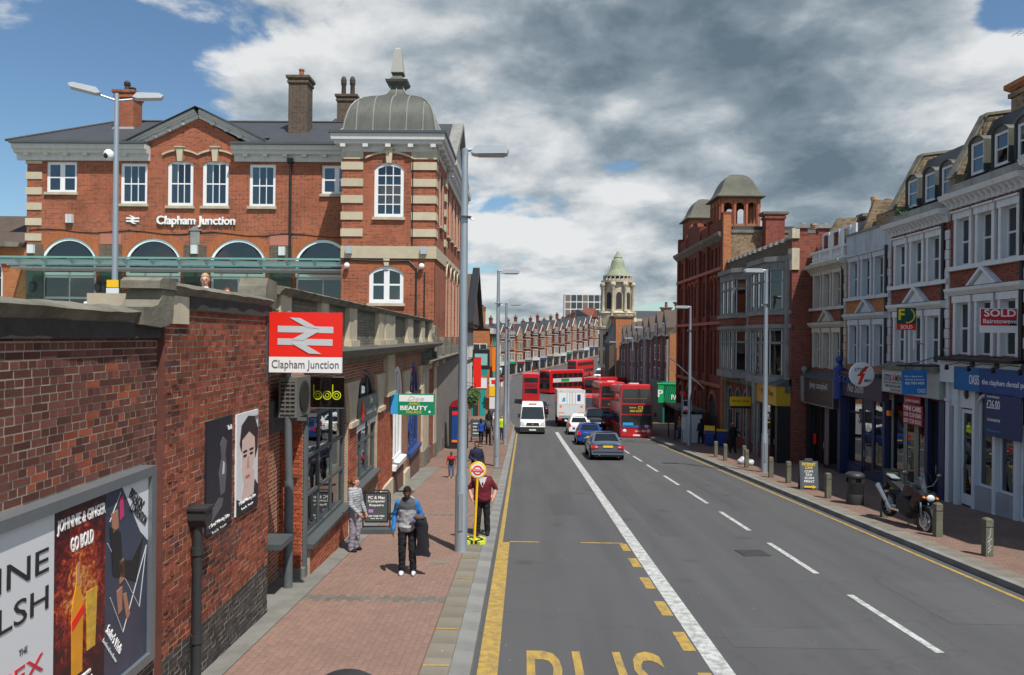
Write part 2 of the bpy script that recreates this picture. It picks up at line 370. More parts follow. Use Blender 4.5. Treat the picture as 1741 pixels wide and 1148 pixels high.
# ------------------------------------------------------------------ ground, road, pavements
def asphalt(name, col):
    m, t = newmat(name); v = t.n('ShaderNodeTexCoord').outputs['Object']
    big = t.noise(v, .35, 5, .6); mp = t.n('ShaderNodeMapping', ins={0: v, 3: (2.2, .12, 1)}).outputs[0]
    lane = t.noise(mp, .8, 4, .5); gr = t.noise(v, 220., 3, .7)
    c = t.mix(big, tuple(q*.82 for q in col), tuple(q*1.2 for q in col))
    c = t.mix(t.math('MULTIPLY', t.ramp(lane, [(.4, 0.), (.64, 1.)]), .65), c, tuple(q*.68 for q in col))
    c = t.mix(t.math('MULTIPLY', gr, .6), c, tuple(q*1.5 for q in col))
    vo = t.n('ShaderNodeTexVoronoi', ins={'Vector': v, 'Scale': 2.1, 'Randomness': 1.}).outputs['Distance']   # trodden gum and litter specks
    c = t.mix(t.ramp(vo, [(.0, .75), (.026, .7), (.046, 0.)]), c, (.25, .25, .245))
    vo2 = t.n('ShaderNodeTexVoronoi', ins={'Vector': v, 'Scale': .55, 'Randomness': 1.}).outputs['Distance']
    c = t.mix(t.ramp(vo2, [(.0, .5), (.05, .5), (.16, 0.)]), c, tuple(q*.55 for q in col))
    cr = t.n('ShaderNodeTexVoronoi', feature='DISTANCE_TO_EDGE', ins={'Vector': t.n('ShaderNodeVectorMath', operation='ADD', ins={0: v, 1: t.noise(v, 1.5, 4, .6, out=1)}).outputs[0], 'Scale': .22}).outputs['Distance']
    c = t.mix(t.ramp(cr, [(0., .22), (.003, .15), (.006, 0.)]), c, tuple(q*.4 for q in col))
    b = t.n('ShaderNodeBsdfPrincipled', ins={'Base Color': c, 'Roughness': .82, 'Specular IOR Level': .35})
    bp = t.n('ShaderNodeBump', ins={'Strength': .5, 'Distance': .006, 'Height': gr}); t.t.links.new(bp.outputs[0], b.inputs['Normal'])
    out(t, b.outputs[0]); return m
ASPH = asphalt('asphalt', (.076, .076, .078))
GRND = pm('far_ground', (.13, .125, .115), .9, var=.3, sc=.2)
def paint(name, col, wear):
    m, t = newmat(name); v = t.n('ShaderNodeTexCoord').outputs['Object']
    f = t.noise(v, 7., 6, .7); g = t.noise(v, 90., 3, .7)
    k = t.math('ADD', t.math('MULTIPLY', f, .7), t.math('MULTIPLY', g, .3))
    c = t.mix(t.ramp(k, [(.44, 0.), (.60, wear)]), col, (.10, .10, .095))
    c = t.mix(t.math('MULTIPLY', t.noise(v, 1.2, 4, .6), .4), c, tuple(q*.6 for q in col))
    b = t.n('ShaderNodeBsdfPrincipled', ins={'Base Color': c, 'Roughness': .75, 'Specular IOR Level': .3}); out(t, b.outputs[0]); return m
LW = paint('white_road_paint', (.56, .57, .55), .75); LY = paint('yellow_road_paint', (.47, .31, .07), .7)
PAVB = pm('clay_paver', (.228, .142, .110), .9, var=.2, sc=8, bump=.002, bsc=70, grime=.0, gsc=.7, rnd=.07, gum=.55)
PAVG = pm('grey_paver', (.15, .135, .115), .9, var=.2, sc=8, bump=.002, bsc=70, rnd=.16, grime=.3)
JOINT = pm('sand_joint', (.16, .108, .085), .95, var=.3, sc=20, grime=.3)
PAVR = brickmat('far_paver', (.24, .15, .116), (.265, .165, .128), (.21, .135, .108), (.15, .11, .09), bw=.2, rh=.1, ms=.006, sooty=.25, vert=False)
SLAB = pm('concrete_slab', (.20, .18, .142), .9, var=.15, sc=5, bump=.003, bsc=60, grime=.4, rnd=.12, gum=.4)
KERBM = pm('granite_kerb', (.225, .225, .215), .85, var=.2, sc=12, bump=.003, bsc=90, grime=.4, rnd=.1)
CONC = pm('concrete_strip', (.20, .195, .175), .9, var=.2, sc=3, bump=.003, bsc=50, grime=.5, gum=.4)

ys = [-60 + 6*i for i in range(60)] + [300, 340, 420, 520, 700, 900]
mb = MB(); xs = [-420, -200, -90, -40, -12, 0, 14, 30, 60, 120, 250, 420]
mb.grid([[(x, y, gz(y) - .02) for x in xs] for y in ys]); struct(mb.build('ground', GRND, smooth=True))
def edges(y):
    T = [(-30, -.68, 9.62), (68, -.68, 9.7), (78, -1.5, 12.4), (92, -3, 13), (150, -3.4, 13), (187, -3, 14), (215, 10.5, 26), (242, 23.5, 39), (300, 52, 67)]
    for (a, l0, r0), (b, l1, r1) in zip(T, T[1:]):
        if a <= y <= b: k = (y-a)/(b-a); return l0+(l1-l0)*k, r0+(r1-r0)*k
    return T[-1][1:]
mb = MB(); yy = list(range(-30, 300, 2))
mb.grid([[(edges(y)[0]+(edges(y)[1]-edges(y)[0])*k/4, y, gz(y)) for k in range(5)] for y in yy]); ROAD = struct(mb.build('road', ASPH, smooth=True))
ASPH2 = asphalt('asphalt_patch', (.068, .068, .070)); ASPH3 = asphalt('asphalt_pale', (.081, .081, .082))
def strip(mb, x0, x1, y0, y1, dz, m=0, st=2.):
    n = max(1, math.ceil((y1-y0)/st)); 
    mb.grid([[(x0, y0+(y1-y0)*i/n, gz(y0+(y1-y0)*i/n)+dz), (x1, y0+(y1-y0)*i/n, gz(y0+(y1-y0)*i/n)+dz)] for i in range(n+1)], m)
def mark(name, x0, x1, y0, y1, mat, dz=.006):
    mb = MB(); strip(mb, x0, x1, y0, y1, dz); return mb.build(name, mat, ROAD)
mark('lane_line', 2.62, 2.92, -10, 62, LW)
for i in range(9): mark('lane_dash', 6.16, 6.29, 6.45+4.65*i, 9.5+4.65*i, LW)
mark('yellow_line', -.60, -.32, -10, 18.4, LY); mark('yellow_line', -.60, -.49, 18.4, 62, LY)
mark('yellow_line', 9.30, 9.40, -10, 56, LY)
for i in range(7): mark('cage_dash', 2.40, 2.59, 5.95+1.68*i, 6.8+1.68*i, LY)
mark('cage_line', -.32, .42, 18.42, 18.52, LY, .007); mark('cage_line', 1.45, 2.50, 18.42, 18.52, LY, .007); mark('cage_dash', 2.40, 2.58, 17.62, 18.415, LY)
for (x0, x1, y0, y1, m_) in ((.9, 1.7, 22.5, 26.8, ASPH2), (7.2, 8.9, 12.5, 15.2, ASPH3), (3.6, 4.2, 19.5, 33.0, ASPH2), (-.3, .5, 31, 38, ASPH3), (6.9, 7.5, 24, 37, ASPH2), (3.2, 5.4, 11.2, 12.1, ASPH3)): mark('road_patch', x0, x1, y0, y1, m_, .003)
SL = math.atan(.0652)
b = text(ROAD, 'BUS', 1.05, gz(9.55)+.007, 1., LY, y=9.55, w=1.95, h=2.75, ext=0, rot=(-SL, 0, 0), name='bus_lettering')

# --- left pavement: granite kerb, slab edging, clay block paving, concrete margin at the wall
LWX = lambda y: -4.08 - .02*(y-6)          # wall line
def pave(name, prof, y0, y1, mats):
    "sheet following the ground; prof = list of x(y) functions"
    n = max(1, int((y1-y0)/2)); mb = MB()
    for k, (a, b, dz) in enumerate(prof):
        mb.grid([[(a(y0+(y1-y0)*i/n), y0+(y1-y0)*i/n, gz(y0+(y1-y0)*i/n)+dz), (b(y0+(y1-y0)*i/n), y0+(y1-y0)*i/n, gz(y0+(y1-y0)*i/n)+dz)] for i in range(n+1)], k)
    return struct(mb.build(name, mats))
K = lambda v: (lambda y: v)
PAVL = pave('pavement_left', [(K(-3.88), K(-.95), .108), (lambda y: LWX(y)-.6, K(-3.86), .122)], -6, 34, [JOINT, CONC])
PAVL2 = pave('pavement_left_far', [(lambda y: LWX(y)-1, lambda y: edges(y)[0]-.25, .12)], 34, 185, [PAVR])
def slabs(name, x0, x1, y0, y1, L, mat, parent, h=.12, gap=.006, base=-.12):
    w = (x1-x0)/2; me = None; n = int((y1-y0)/L)
    mb = MB().box(-w, w, -L/2+gap/2, L/2-gap/2, base, 0, skip='b'); me = mb.mesh(name, mat)
    for i in range(n):
        y = y0+(i+.5)*L; o = ob(name, me, parent); o.location = ((x0+x1)/2 + random.uniform(-.003, .003), y, gz(y)+h+random.uniform(-.002, .003))
        o.rotation_euler = (math.atan((gz(y+.4)-gz(y-.4))/.8), 0, random.uniform(-.003, .003))
slabs('kerb_stone', -.95, -.67, 6, 34, .9, KERBM, PAVL, h=.125, base=-.2)
slabs('kerb_stone', -.95, -.67, 34, 68, .9, KERBM, PAVL2, h=.125, base=-.2)
slabs('edging_slab', -1.33, -.96, 6, 34, .6, SLAB, PAVL, h=.124)
mb = MB()
for (y, k) in ((9.9, 0), (11.4, 0), (14.4, 0), (16.1, 0), (18.3, 1), (20.5, 1), (24, 1)): strip(mb, -1.32, -.97, y, y+.06, .130)
mb.build('yellow_tick', LY, PAVL)
pl, pw = .2, .1; rows = []; near = MB().box(-.0485, .0485, -.0985, .0985, -.03, 0, skip='b'); nm = near.mesh('paver', PAVB); nm2 = near.mesh('paver', PAVG)
far = MB(); cnt = 0; x = -3.86
ncol = int((3.86-1.34)/pw); allp = []
for j in range(int((34-8)/pl)):
    for i in range(ncol):
        y = 8 + (j+.5)*pl + (pl/2 if i % 2 else 0); allp.append((y, -3.86+(i+.5)*pw+.01))
allp.sort()
for y, x in allp:
    if y > 33.8: continue
    band = (abs(y-13.0) < .11 or abs(y-21.5) < .11)
    if y > 9.35 and cnt < 290:
        cnt += 1; o = ob('paver', nm2 if band else nm, PAVL); o.location = (x, y, gz(y)+.122+random.uniform(-.0015, .002)); o.rotation_euler = (-SL+random.uniform(-.006, .006), random.uniform(-.006, .006), random.uniform(-.008, .008))
    else:
        dz = .122+random.uniform(-.0015, .0025); a, c = x-.0485, x+.0485; e, f = y-.0985, y+.0985; q = .03
        b0 = len(far.v); far.v += [(a, e, gz(e)+dz-q), (c, e, gz(e)+dz-q), (c, f, gz(f)+dz-q), (a, f, gz(f)+dz-q), (a, e, gz(e)+dz), (c, e, gz(e)+dz), (c, f, gz(f)+dz), (a, f, gz(f)+dz)]
        for fc in ((4, 5, 6, 7), (0, 1, 5, 4), (1, 2, 6, 5), (3, 0, 4, 7)): far.f.append(tuple(b0+t for t in fc)); far.m.append(1 if band else 0)
stuff(far.build('block_paving', [PAVB, PAVG], PAVL))
mb = MB(); mb.box(-.21, .21, -.14, .14, -.05, .006); o = mb.build('utility_cover', SLAB, PAVL); o.location = (-1.75, 15.7, gz(15.7)+.126); o.rotation_euler = (-SL, 0, 0)

# --- right pavement
PAVRT = pave('pavement_right', [(K(9.78), K(15.2), .12)], 6, 66, [PAVR])
slabs('kerb_stone', 9.62, 9.79, 8, 68, .9, KERBM, PAVRT, h=.135, base=-.2)
slabs('edging_slab', 9.80, 10.25, 8, 60, .6, SLAB, PAVRT, h=.126)
struct(pave('pavement_right_far', [(lambda y: edges(y)[1]+.02, lambda y: edges(y)[1]+7, .12)], 66, 290, [PAVR]))
struct(pave('pavement_hill', [(lambda y: edges(y)[0]-8, lambda y: edges(y)[0]-.1, .11)], 185, 296, [PAVR]))
# drain cover in the road
mb = MB(); mb.box(-.38, .38, -.42, .42, -.03, .012)
for i in range(6): mb.box(-.34, .34, -.36+i*.125, -.30+i*.125, .012, .02)
o = tag(mb.build('drain_cover', pm('worn_iron', (.052, .052, .053), .6, var=.25)), 'dark iron drain cover set flush in the grey carriageway', 'drain cover'); o.location = (5.45, 17.6, gz(17.6)+.004); o.rotation_euler = (-SL, 0, .1); o.scale = (.85, .75, 1)
# ------------------------------------------------------------------ wall / opening / window builders (local frame: x along facade, y into it, z up)
def arch_pts(x0, x1, zs, zc, n=14):
    "points of an arch from x0 to x1, springing zs, crown zc"
    w = (x1-x0)/2; h = zc-zs; cx = (x0+x1)/2
    if h >= w*.98: return [(cx+w*math.cos(math.pi-math.pi*i/n), zs+h*math.sin(math.pi*i/n)) for i in range(n+1)]
    r = (w*w+h*h)/(2*h); a = math.asin(w/r)
    return [(cx+r*math.sin(-a+2*a*i/n), zc-r+r*math.cos(-a+2*a*i/n)) for i in range(n+1)]
def wall(mb, x0, x1, z0, z1, holes=(), y=0., rev=.2, m=0, mr=None):
    "facade sheet with openings (x0,x1,z0,z1[,rise]) and reveals of depth rev"
    mr = m if mr is None else mr
    X = sorted(set([x0, x1] + [v for h in holes for v in h[:2]])); Z = sorted(set([z0, z1] + [v for h in holes for v in h[2:4]]))
    X = [v for v in X if x0 <= v <= x1]; Z = [v for v in Z if z0 <= v <= z1]
    for a, b in zip(X, X[1:]):
        run = None
        for c, d in zip(Z, Z[1:]):
            mx, mz = (a+b)/2, (c+d)/2
            if any(h[0] < mx < h[1] and h[2] < mz < h[3] for h in holes):
                if run: mb.face([(a, y, run[0]), (b, y, run[0]), (b, y, run[1]), (a, y, run[1])], m); run = None
            else: run = (run[0], d) if run else (c, d)
        if run: mb.face([(a, y, run[0]), (b, y, run[0]), (b, y, run[1]), (a, y, run[1])], m)
    for h in holes:
        a, b, c, d = h[:4]; rise = h[4] if len(h) > 4 else 0; s = d-rise
        mb.face([(a, y, c), (a, y+rev, c), (a, y+rev, s), (a, y, s)], mr); mb.face([(b, y, c), (b, y, s), (b, y+rev, s), (b, y+rev, c)], mr)
        mb.face([(a, y, c), (b, y, c), (b, y+rev, c), (a, y+rev, c)], mr)
        if rise:
            P = arch_pts(a, b, s, d)
            for p, q in zip(P, P[1:]):
                mb.face([(p[0], y, p[1]), (q[0], y, q[1]), (q[0], y, d+1e-4), (p[0], y, d+1e-4)], m); mb.face([(p[0], y, p[1]), (p[0], y+rev, p[1]), (q[0], y+rev, q[1]), (q[0], y, q[1])], mr)
        else: mb.face([(a, y, d), (a, y+rev, d), (b, y+rev, d), (b, y, d)], mr)
    return mb
def shell(mb, x0, x1, y0, y1, z0, z1, m=0, skip='f'): return mb.box(x0, x1, y0, y1, z0, z1, m, skip)
_WC = {}
def cached(key, fn):
    if key not in _WC: _WC[key] = fn()
    return _WC[key]
def window(parent, x0, x1, z0, z1, y=.1, cols=1, rows=2, fr=.09, bar=.03, rise=0., mat=None, glass=None, sill=None, dep=.07, mid=None, curtain=None, panes=True, sillm=None, name='window', mull=0):
    "glazed window: frame with bars (one mesh), every pane a piece of its own, optional sill and curtain"
    mat = mat or WHITE; glass = glass or GLASS; w, h = x1-x0, z1-z0
    key = ('w', round(w, 3), round(h, 3), cols, rows, fr, bar, round(rise, 3), mat.name, dep, mid, mull)
    iw, ih = w-2*fr, h-2*fr
    zs = [fr + ih*i/rows for i in range(rows+1)]
    if mid is not None and rows == 2: zs = [fr, fr+ih*mid, h-fr]
    def mk():
        mb = MB(); mb.box(0, fr, 0, dep, 0, h-rise); mb.box(w-fr, w, 0, dep, 0, h-rise); mb.box(fr, w-fr, 0, dep, 0, fr)
        if rise:
            P = arch_pts(0, w, h-rise, h); Q = arch_pts(fr, w-fr, h-rise, h-fr)
            for (p, q, r, s) in zip(P, P[1:], Q, Q[1:]):
                mb.face([(p[0], 0, p[1]), (q[0], 0, q[1]), (s[0], 0, s[1]), (r[0], 0, r[1])]); mb.face([(r[0], 0, r[1]), (s[0], 0, s[1]), (s[0], dep, s[1]), (r[0], dep, r[1])])
        else: mb.box(fr, w-fr, 0, dep, h-fr, h)
        for i in range(1, cols):
            t = bar if not mull or i*2 != cols else mull
            mb.box(fr+iw*i/cols-t/2, fr+iw*i/cols+t/2, .012, dep-.01, fr, h-fr-(0 if not rise else rise*.1))
        for k in range(1, rows):
            b = bar*1.6 if k*2 == rows or rows == 2 else bar
            mb.box(fr, w-fr, .014, dep-.012, zs[k]-b/2, zs[k]+b/2)
        return mb.mesh('window', mat)
    o = ob(name, cached(key, mk), parent, (x0, y, z0))
    if panes:
        pw = iw/cols
        for k in range(rows):
            for i in range(cols):
                ph = zs[k+1]-zs[k]
                if rise and k == rows-1:
                    cxs = [fr+pw*i+pw*t/4 for t in range(5)]; Q = arch_pts(fr, w-fr, h-rise, h-fr, 40)
                    top = [max(zs[k]+.02, min(Q, key=lambda q: abs(q[0]-c))[1]) for c in cxs]
                    mb = MB(); mb.face([(cxs[0], 0, zs[k]), (cxs[-1], 0, zs[k])] + [(c, 0, t) for c, t in zip(cxs[::-1], top[::-1])]); ob('pane', mb.mesh('pane', glass), o, (0, dep*.55, 0)); continue
                me = cached(('p', round(pw, 3), round(ph, 3), glass.name), lambda: MB().box(0, pw, 0, .006, 0, ph).mesh('pane', glass))
                q = ob('pane', me, o, (fr+pw*i, dep*.5, zs[k])); q.rotation_euler = (random.uniform(-.006, .006), 0, random.uniform(-.006, .006))
    if sill:
        s = sill; me = cached(('s', round(w, 3), s, (sillm or STONE).name), lambda: MB().prism([(-s[0]-y, 0), (dep, 0), (dep, -s[1]), (-s[0]-y, -s[1]*.9)], 'x', -.08, w+.08).mesh('sill', sillm or STONE))
        ob('sill', me, o, (0, 0, 0))
    if curtain:
        a, b, c, d = curtain[:4]; cm = NET if len(curtain) > 4 else CURT
        me = cached(('c', round(w, 3), round(h, 3), curtain), lambda: MB().grid([[(fr+iw*(a+(b-a)*t/10), dep+.022+.012*math.sin(t*2.4), fr+ih*e) for t in range(11)] for e in (c, d)]).mesh('curtain', cm, smooth=60)); ob('curtain', me, o)
    return o

BH, BJ = .062, .013
def bricks(x0, x1, z0, z1, y=0., dep=.04, pick=None, holes=(), seed=1, keep=None, jit=.004, stretcher=False):
    "lay an English-bond skin; returns one MB per material index; keep(x,z) bricks are returned singly"
    rnd = random.Random(seed); mbs = MB(); singles = []
    r0 = int(math.floor(z0/.075)); r1 = int(math.ceil(z1/.075))
    for r in range(r0, r1):
        za, zb = max(z0, r*.075), min(z1, r*.075+BH)
        if zb-za < .02: continue
        hd = (r % 2 == 0) and not stretcher; L = .1025 if hd else .215
        x = x0 - (rnd.choice((.0, .05)) if hd else (.16 if r % 4 == 1 else .05))
        while x < x1:
            a, b = max(x0, x), min(x1, x+L); x += L+BJ
            if b-a < .03: continue
            cx, cz = (a+b)/2, (za+zb)/2
            if any(h[0] < cx < h[1] and h[2] < cz < h[3] for h in holes): continue
            yy = y+rnd.uniform(-2*jit, -.0005); m = pick(cx, cz, rnd) if pick else 0
            if m < 0: continue
            if keep and abs((b-a)-L) < .002 and abs(zb-za-BH) < .002 and keep(cx, cz): singles.append((a, za, yy, hd, m)); continue
            mbs.box(a+rnd.uniform(0, .002), b-rnd.uniform(0, .002), yy, y+dep, za+rnd.uniform(0, .002), zb-rnd.uniform(0, .002), m, skip='k')
    return mbs, singles

# ------------------------------------------------------------------ foreground retaining wall
BRK_SH = brickmat('arcade_brick', (.33, .085, .045), (.40, .115, .055), (.20, .06, .04), (.42, .34, .25), ms=.012, sooty=.35)
LA = math.pi/2 + math.atan(.02)
RW = thing('retaining_wall', 'weathered red brick retaining wall with stone coping beside the paved footway', 'wall', (-4.08, 6, 0), LA)
mb = MB(); mb.box(-3, 2.42, .081, .9, -1.5, 4.02); mb.box(2.42, 6.12, .001, .9, -1.5, 4.36); mb.build('wall_core', MORTAR, RW)
ns = lambda x, z, s: noise.noise(Vector((x*s, z*s, 3.3)))
def pickA(x, z, r):
    if z < .12: return 2
    return 1 if ns(x, z, .9) + r.uniform(-.5, .5) < .52 else 0
def pickB(x, z, r):
    if z < .15: return 2
    return 0 if ns(x, z, .8)+r.uniform(-.45, .45) > -.38 else 1
BM = [BRICK, BRICK2, BRICK_B]
a, sing = bricks(-.9, 2.42, -1.2, 4.02, y=.08, pick=pickA, seed=3, keep=lambda x, z: x > .32 and z > 2.47, jit=.003)
stuff(a.build('brick_skin', BM, RW))
bmesh_cache = {}
for (x, z, y, hd, m) in sing[:300]:
    me = cached(('b', hd, m), lambda: MB().box(0, .1025 if hd else .215, 0, .04, 0, BH, skip='k').mesh('brick', BM[m]))
    ob('brick', me, RW, (x, y, z))
a, _ = bricks(2.42, 6.12, -1.4, 4.36, y=0, pick=pickB, seed=5, jit=.004); stuff(a.build('brick_skin', BM, RW))
# return face of the wall step and end
a = MB(); a.box(2.405, 2.42, .0, .12, -1.4, 4.36); a.build('wall_return', BRICK2, RW)
def coping(x0, x1, zt, y0=-.11, y1=.36, th=.16, seg=.85, mat=None, parent=None, seed=2):
    rnd = random.Random(seed); x = x0
    while x < x1-.1:
        e = min(x1, x+seg*rnd.uniform(.8, 1.25)); mb = MB(); n = max(2, int((e-x)/.12)); rows = []
        prof = [(y0+.10, zt-th-.05), (y0+.05, zt-th*.8), (y0, zt-th*.35), (y0+.03, zt-.02), ((y0+y1)/2, zt+.03), (y1, zt-.02), (y1, zt-th)]
        for i in range(n+1):
            q = x+.004+(e-x-.008)*i/n; k = [noise.noise(Vector((q*3.1, j*1.7, seed)))*.022 for j in range(len(prof))]
            rows.append([(q, p[0]+k[j], p[1]+k[j]*.8) for j, p in enumerate(prof)])
        mb.grid(rows, closed=True); mb.face(rows[0]); mb.face(rows[-1][::-1]); mb.build('coping_stone', mat or STONE_D, parent or RW, smooth=35); x = e
coping(-2.6, 2.0, 4.16, y0=-.05, th=.11, seed=4)
coping(2.50, 6.05, 4.50, y0=-.10, th=.13, seed=9)
mb = MB()   # swept ramp stone where the coping steps up
P = [(1.80, 4.0), (2.2, 3.97), (2.40, 4.0), (2.50, 4.12), (2.52, 4.40), (2.22, 4.40), (2.20, 4.30), (2.12, 4.22), (1.98, 4.19), (1.80, 4.185)]
mb.prism(P, 'y', -.06, .34); mb.build('ramp_stone', STONE_D, RW)
mb = MB(); mb.prism([(2.12, 4.405), (2.56, 4.405), (2.57, 4.47), (2.50, 4.53), (2.20, 4.53), (2.12, 4.49)], 'y', -.08, .36); mb.build('cap_stone', STONE_D, RW)
mb = MB(); mb.box(2.44, 2.98, -.035, .3, 4.02, 4.35); mb.build('pier_stone', STONE, RW)
mb = MB(); mb.prism([(6.02, 4.34), (6.55, 4.34), (6.6, 4.55), (6.6, 4.80), (6.15, 4.84), (6.05, 4.70), (6.02, 4.55)], 'y', .04, .5); mb.build('cap_stone', STONE_D, RW)
mb = MB(); mb.box(6.13, 6.75, .05, .45, 3.6, 4.338); mb.build('pier_stone', STONE_D, RW)
STONE_K = pm('near_black_stone', (.045, .042, .038), .95, var=.5, sc=7, bump=.01, bsc=20)
MB().box(-2.6, 2.40, .03, .3, 3.85, 4.015).build('dark_course', STONE_K, RW); MB().box(2.99, 6.1, -.045, .2, 4.20, 4.361).build('dark_course', STONE_K, RW)  # near-black strips set just below the copings
# open gullies left by spalled brick at the wall's corner
mb = MB(); rnd = random.Random(4)
for i in range(34):
    x, z = 2.5+abs(rnd.gauss(0, .22)), rnd.uniform(.3, 3.4); mb.ell((x, -.002, z), (rnd.uniform(.03, .08), .012, rnd.uniform(.012, .03)), 8, 5)
stuff(mb.build('spalled_patch', BRICK2, RW))
# hopper and rainwater pipe
o = thing('rainwater_pipe', 'black cast iron rainwater pipe with square hopper on the brick wall', 'drainpipe', (-4.08, 6, 0), LA)
mb = MB(); mb.tube((3.17, -.085, 1.52), (3.17, -.085, -.55), .058, n=12); 
for z in (1.2, .1, -.45): mb.lathe([(.075, -.05), (.075, .05)], (3.17, -.085, z), 12)
mb.build('pipe', IRON, o, smooth=True)
mb = MB(); mb.prism([(3.05, 1.72), (3.29, 1.72), (3.29, 1.60), (3.23, 1.50), (3.11, 1.50), (3.05, 1.60)], 'y', -.22, -.002); mb.box(3.03, 3.31, -.24, -.002, 1.72, 1.75); mb.build('hopper', IRON, o)

# ------------------------------------------------------------------ posters and billboard on the wall
def face_poster(parent, x0, x1, z0, z1, y):
    w, h = x1-x0, z1-z0; f = lambda u, v: (x0+u*w, z0+v*h)
    def blob(name, pts, mat, dy): MB().prism([f(*p) for p in pts], 'y', y-dy, y, 0).build(name, mat, parent)
    el = lambda cu, cv, ru, rv, n=18: [(cu+ru*math.cos(2*math.pi*i/n), cv+rv*math.sin(2*math.pi*i/n)) for i in range(n)]
    skin = pm('print_skin', (.66, .49, .43), .5, var=.1); hair = pm('print_hair', (.035, .022, .022), .5, var=.3)
    blob('print', [(.22, .17), (.30, .12), (.8, .13), (.82, .4), (.36, .36)], skin, .002)
    blob('print', [(.20, .64), (.22, .46), (.30, .32), (.40, .245), (.52, .25), (.70, .38), (.82, .52), (.88, .70), (.6, .80), (.3, .78)], skin, .004)
    blob('print', [(.12, .70), (.20, .62), (.24, .74), (.55, .80), (.82, .72), (.86, .50), (.97, .60), (.98, .80), (.8, .94), (.5, .96), (.2, .88)], hair, .006)
    for u in (.36, .66): blob('print', el(u, .565, .085, .014), hair, .006); blob('print', el(u, .61, .11, .012), hair, .007)
    blob('print', [(.47, .55), (.53, .55), (.57, .43), (.43, .43)], pm('print_shade', (.50, .31, .25), .5), .006)
    blob('print', el(.49, .345, .11, .018), pm('print_lip', (.45, .16, .15), .5), .006)
    blob('print', [(.0, .0), (1, .0), (1, .20), (.84, .28), (.80, .14), (.30, .10), (.0, .17)], pm('print_coat', (.02, .02, .032), .5), .007)
def poster(label, x0, x1, z0, z1, mat, name='poster'):
    o = thing(name, label, 'poster', (-4.08, 6, 0), LA); MB().box(x0, x1, -.03, -.001, z0, z1).build('board', mat, o); return o
PK = pm('print_black', (.018, .018, .028), .35, var=.4, sc=3)
o = poster('tall black salon poster with a dim figure fixed to the red brick wall', 3.56, 4.44, 1.26, 2.76, PK)
pg = pm('print_grey', (.12, .11, .13), .4, var=.4)
MB().prism([(4.03, 1.7), (4.18, 1.72), (4.24, 2.05), (4.18, 2.25), (4.24, 2.42), (4.1, 2.50), (4., 2.40), (4.05, 2.2), (3.96, 2.0)], 'y', -.034, -.03).build('print', pg, o)
MB().prism([(3.6, 1.35), (4.08, 1.55), (4.13, 1.65), (3.98, 1.68), (3.6, 1.5)], 'y', -.034, -.03).build('print', pg, o)
MB().prism([(4.08, 1.98), (4.14, 1.98), (4.16, 2.12), (4.11, 2.16)], 'y', -.038, -.034).build('print', SILV, o)
text(o, 'bob', 4.34, 2.60, .1, LETW, y=-.036); text(o, "L'Oreal Winning Salon", 4., 1.36, .07, LETW, y=-.036, w=.7); text(o, 'bob hair', 4., 1.26, .05, SILV, y=-.036, w=.5)
o = poster('white salon poster of a dark haired man fixed to the red brick wall', 4.62, 5.52, 1.26, 2.74, PAPER)
face_poster(o, 4.62, 5.52, 1.26, 2.74, -.03)
text(o, 'bob', 5.42, 2.64, .1, LETG, y=-.036); text(o, "L'Oreal Winning Salon", 5.06, 1.42, .07, LETW, y=-.040, w=.7); text(o, 'bob hair', 5.06, 1.33, .05, LETW, y=-.040, w=.5)

BB = thing('billboard', 'grey framed billboard of three side by side posters low on the brick wall', 'billboard', (-4.08, 6, 0), LA)
bx0, bx1, bz0, bz1 = -1.6, 2.05, .34, 2.46; fy = -.10
mb = MB(); mb.box(bx0, bx1, fy, .08, bz1-.10, bz1); mb.box(bx0, bx1, fy, .08, bz0, bz0+.10); mb.box(bx1-.10, bx1, fy, .08, bz0+.10, bz1-.10); mb.box(bx0, bx0+.1, fy, .08, bz0+.10, bz1-.10); mb.build('frame', pm('frame_grey', (.19, .21, .225), .4, var=.08, metal=.4, streak=.15), BB)
py = -.055; zA, zB = bz0+.10, bz1-.10
p1 = MB().box(bx0+.1, .30, py, .07, zA, zB).build('poster', PAPER, BB)
rt = lambda s: (R(90), 0, s)
for s, z, h, m in (('IRVINE', 1.98, .20, LETK), ('WELSH', 1.66, .20, LETK), ('THE', 1.33, .05, LETG), ('SEX', 1.14, .15, pm('print_red', (.55, .03, .05), .5)), ('LIVES', .90, .15, LETG), ('OF', .74, .05, LETG), ('SIAMESE', .58, .15, LETG)):
    w_ = {'IRVINE': 1.28, 'WELSH': 1.28, 'SEX': .52, 'LIVES': .62, 'SIAMESE': .95}.get(s, .1)
    text(p1, s, (.22-w_/2 if s in ('IRVINE', 'WELSH') else (-.10 if s in ('THE', 'SEX') else (.0-.12 if s != 'SIAMESE' else -.30))), z, .2, m, y=py-.003, w=w_, h=h)
def splash():
    m, t = newmat('splash_print'); v = t.n('ShaderNodeTexCoord').outputs['Object']
    mp = t.n('ShaderNodeMapping', ins={0: v, 1: (-.70, 0, -1.25), 3: (1, 1, .8)}).outputs[0]
    d = t.n('ShaderNodeVectorMath', operation='LENGTH', ins={0: mp}).outputs['Value']
    n = t.noise(v, 7., 8, .72, dist=1.2); n2 = t.noise(v, 28., 5, .7)
    k = t.math('SUBTRACT', t.math('ADD', t.math('MULTIPLY', n, 1.0), t.math('MULTIPLY', n2, .4)), t.math('MULTIPLY', d, .55))
    c = t.ramp(k, [(.34, (.02, .004, .010)), (.47, (.10, .006, .008)), (.56, (.32, .02, .01)), (.64, (.50, .12, .02)), (.74, (.70, .46, .14))])
    b = t.n('ShaderNodeBsdfPrincipled', ins={'Base Color': c, 'Roughness': .3}); out(t, b.outputs[0]); return m
p2 = MB().box(.302, 1.10, py-.004, .07, zA, zB).build('poster', splash(), BB); yy = py-.004
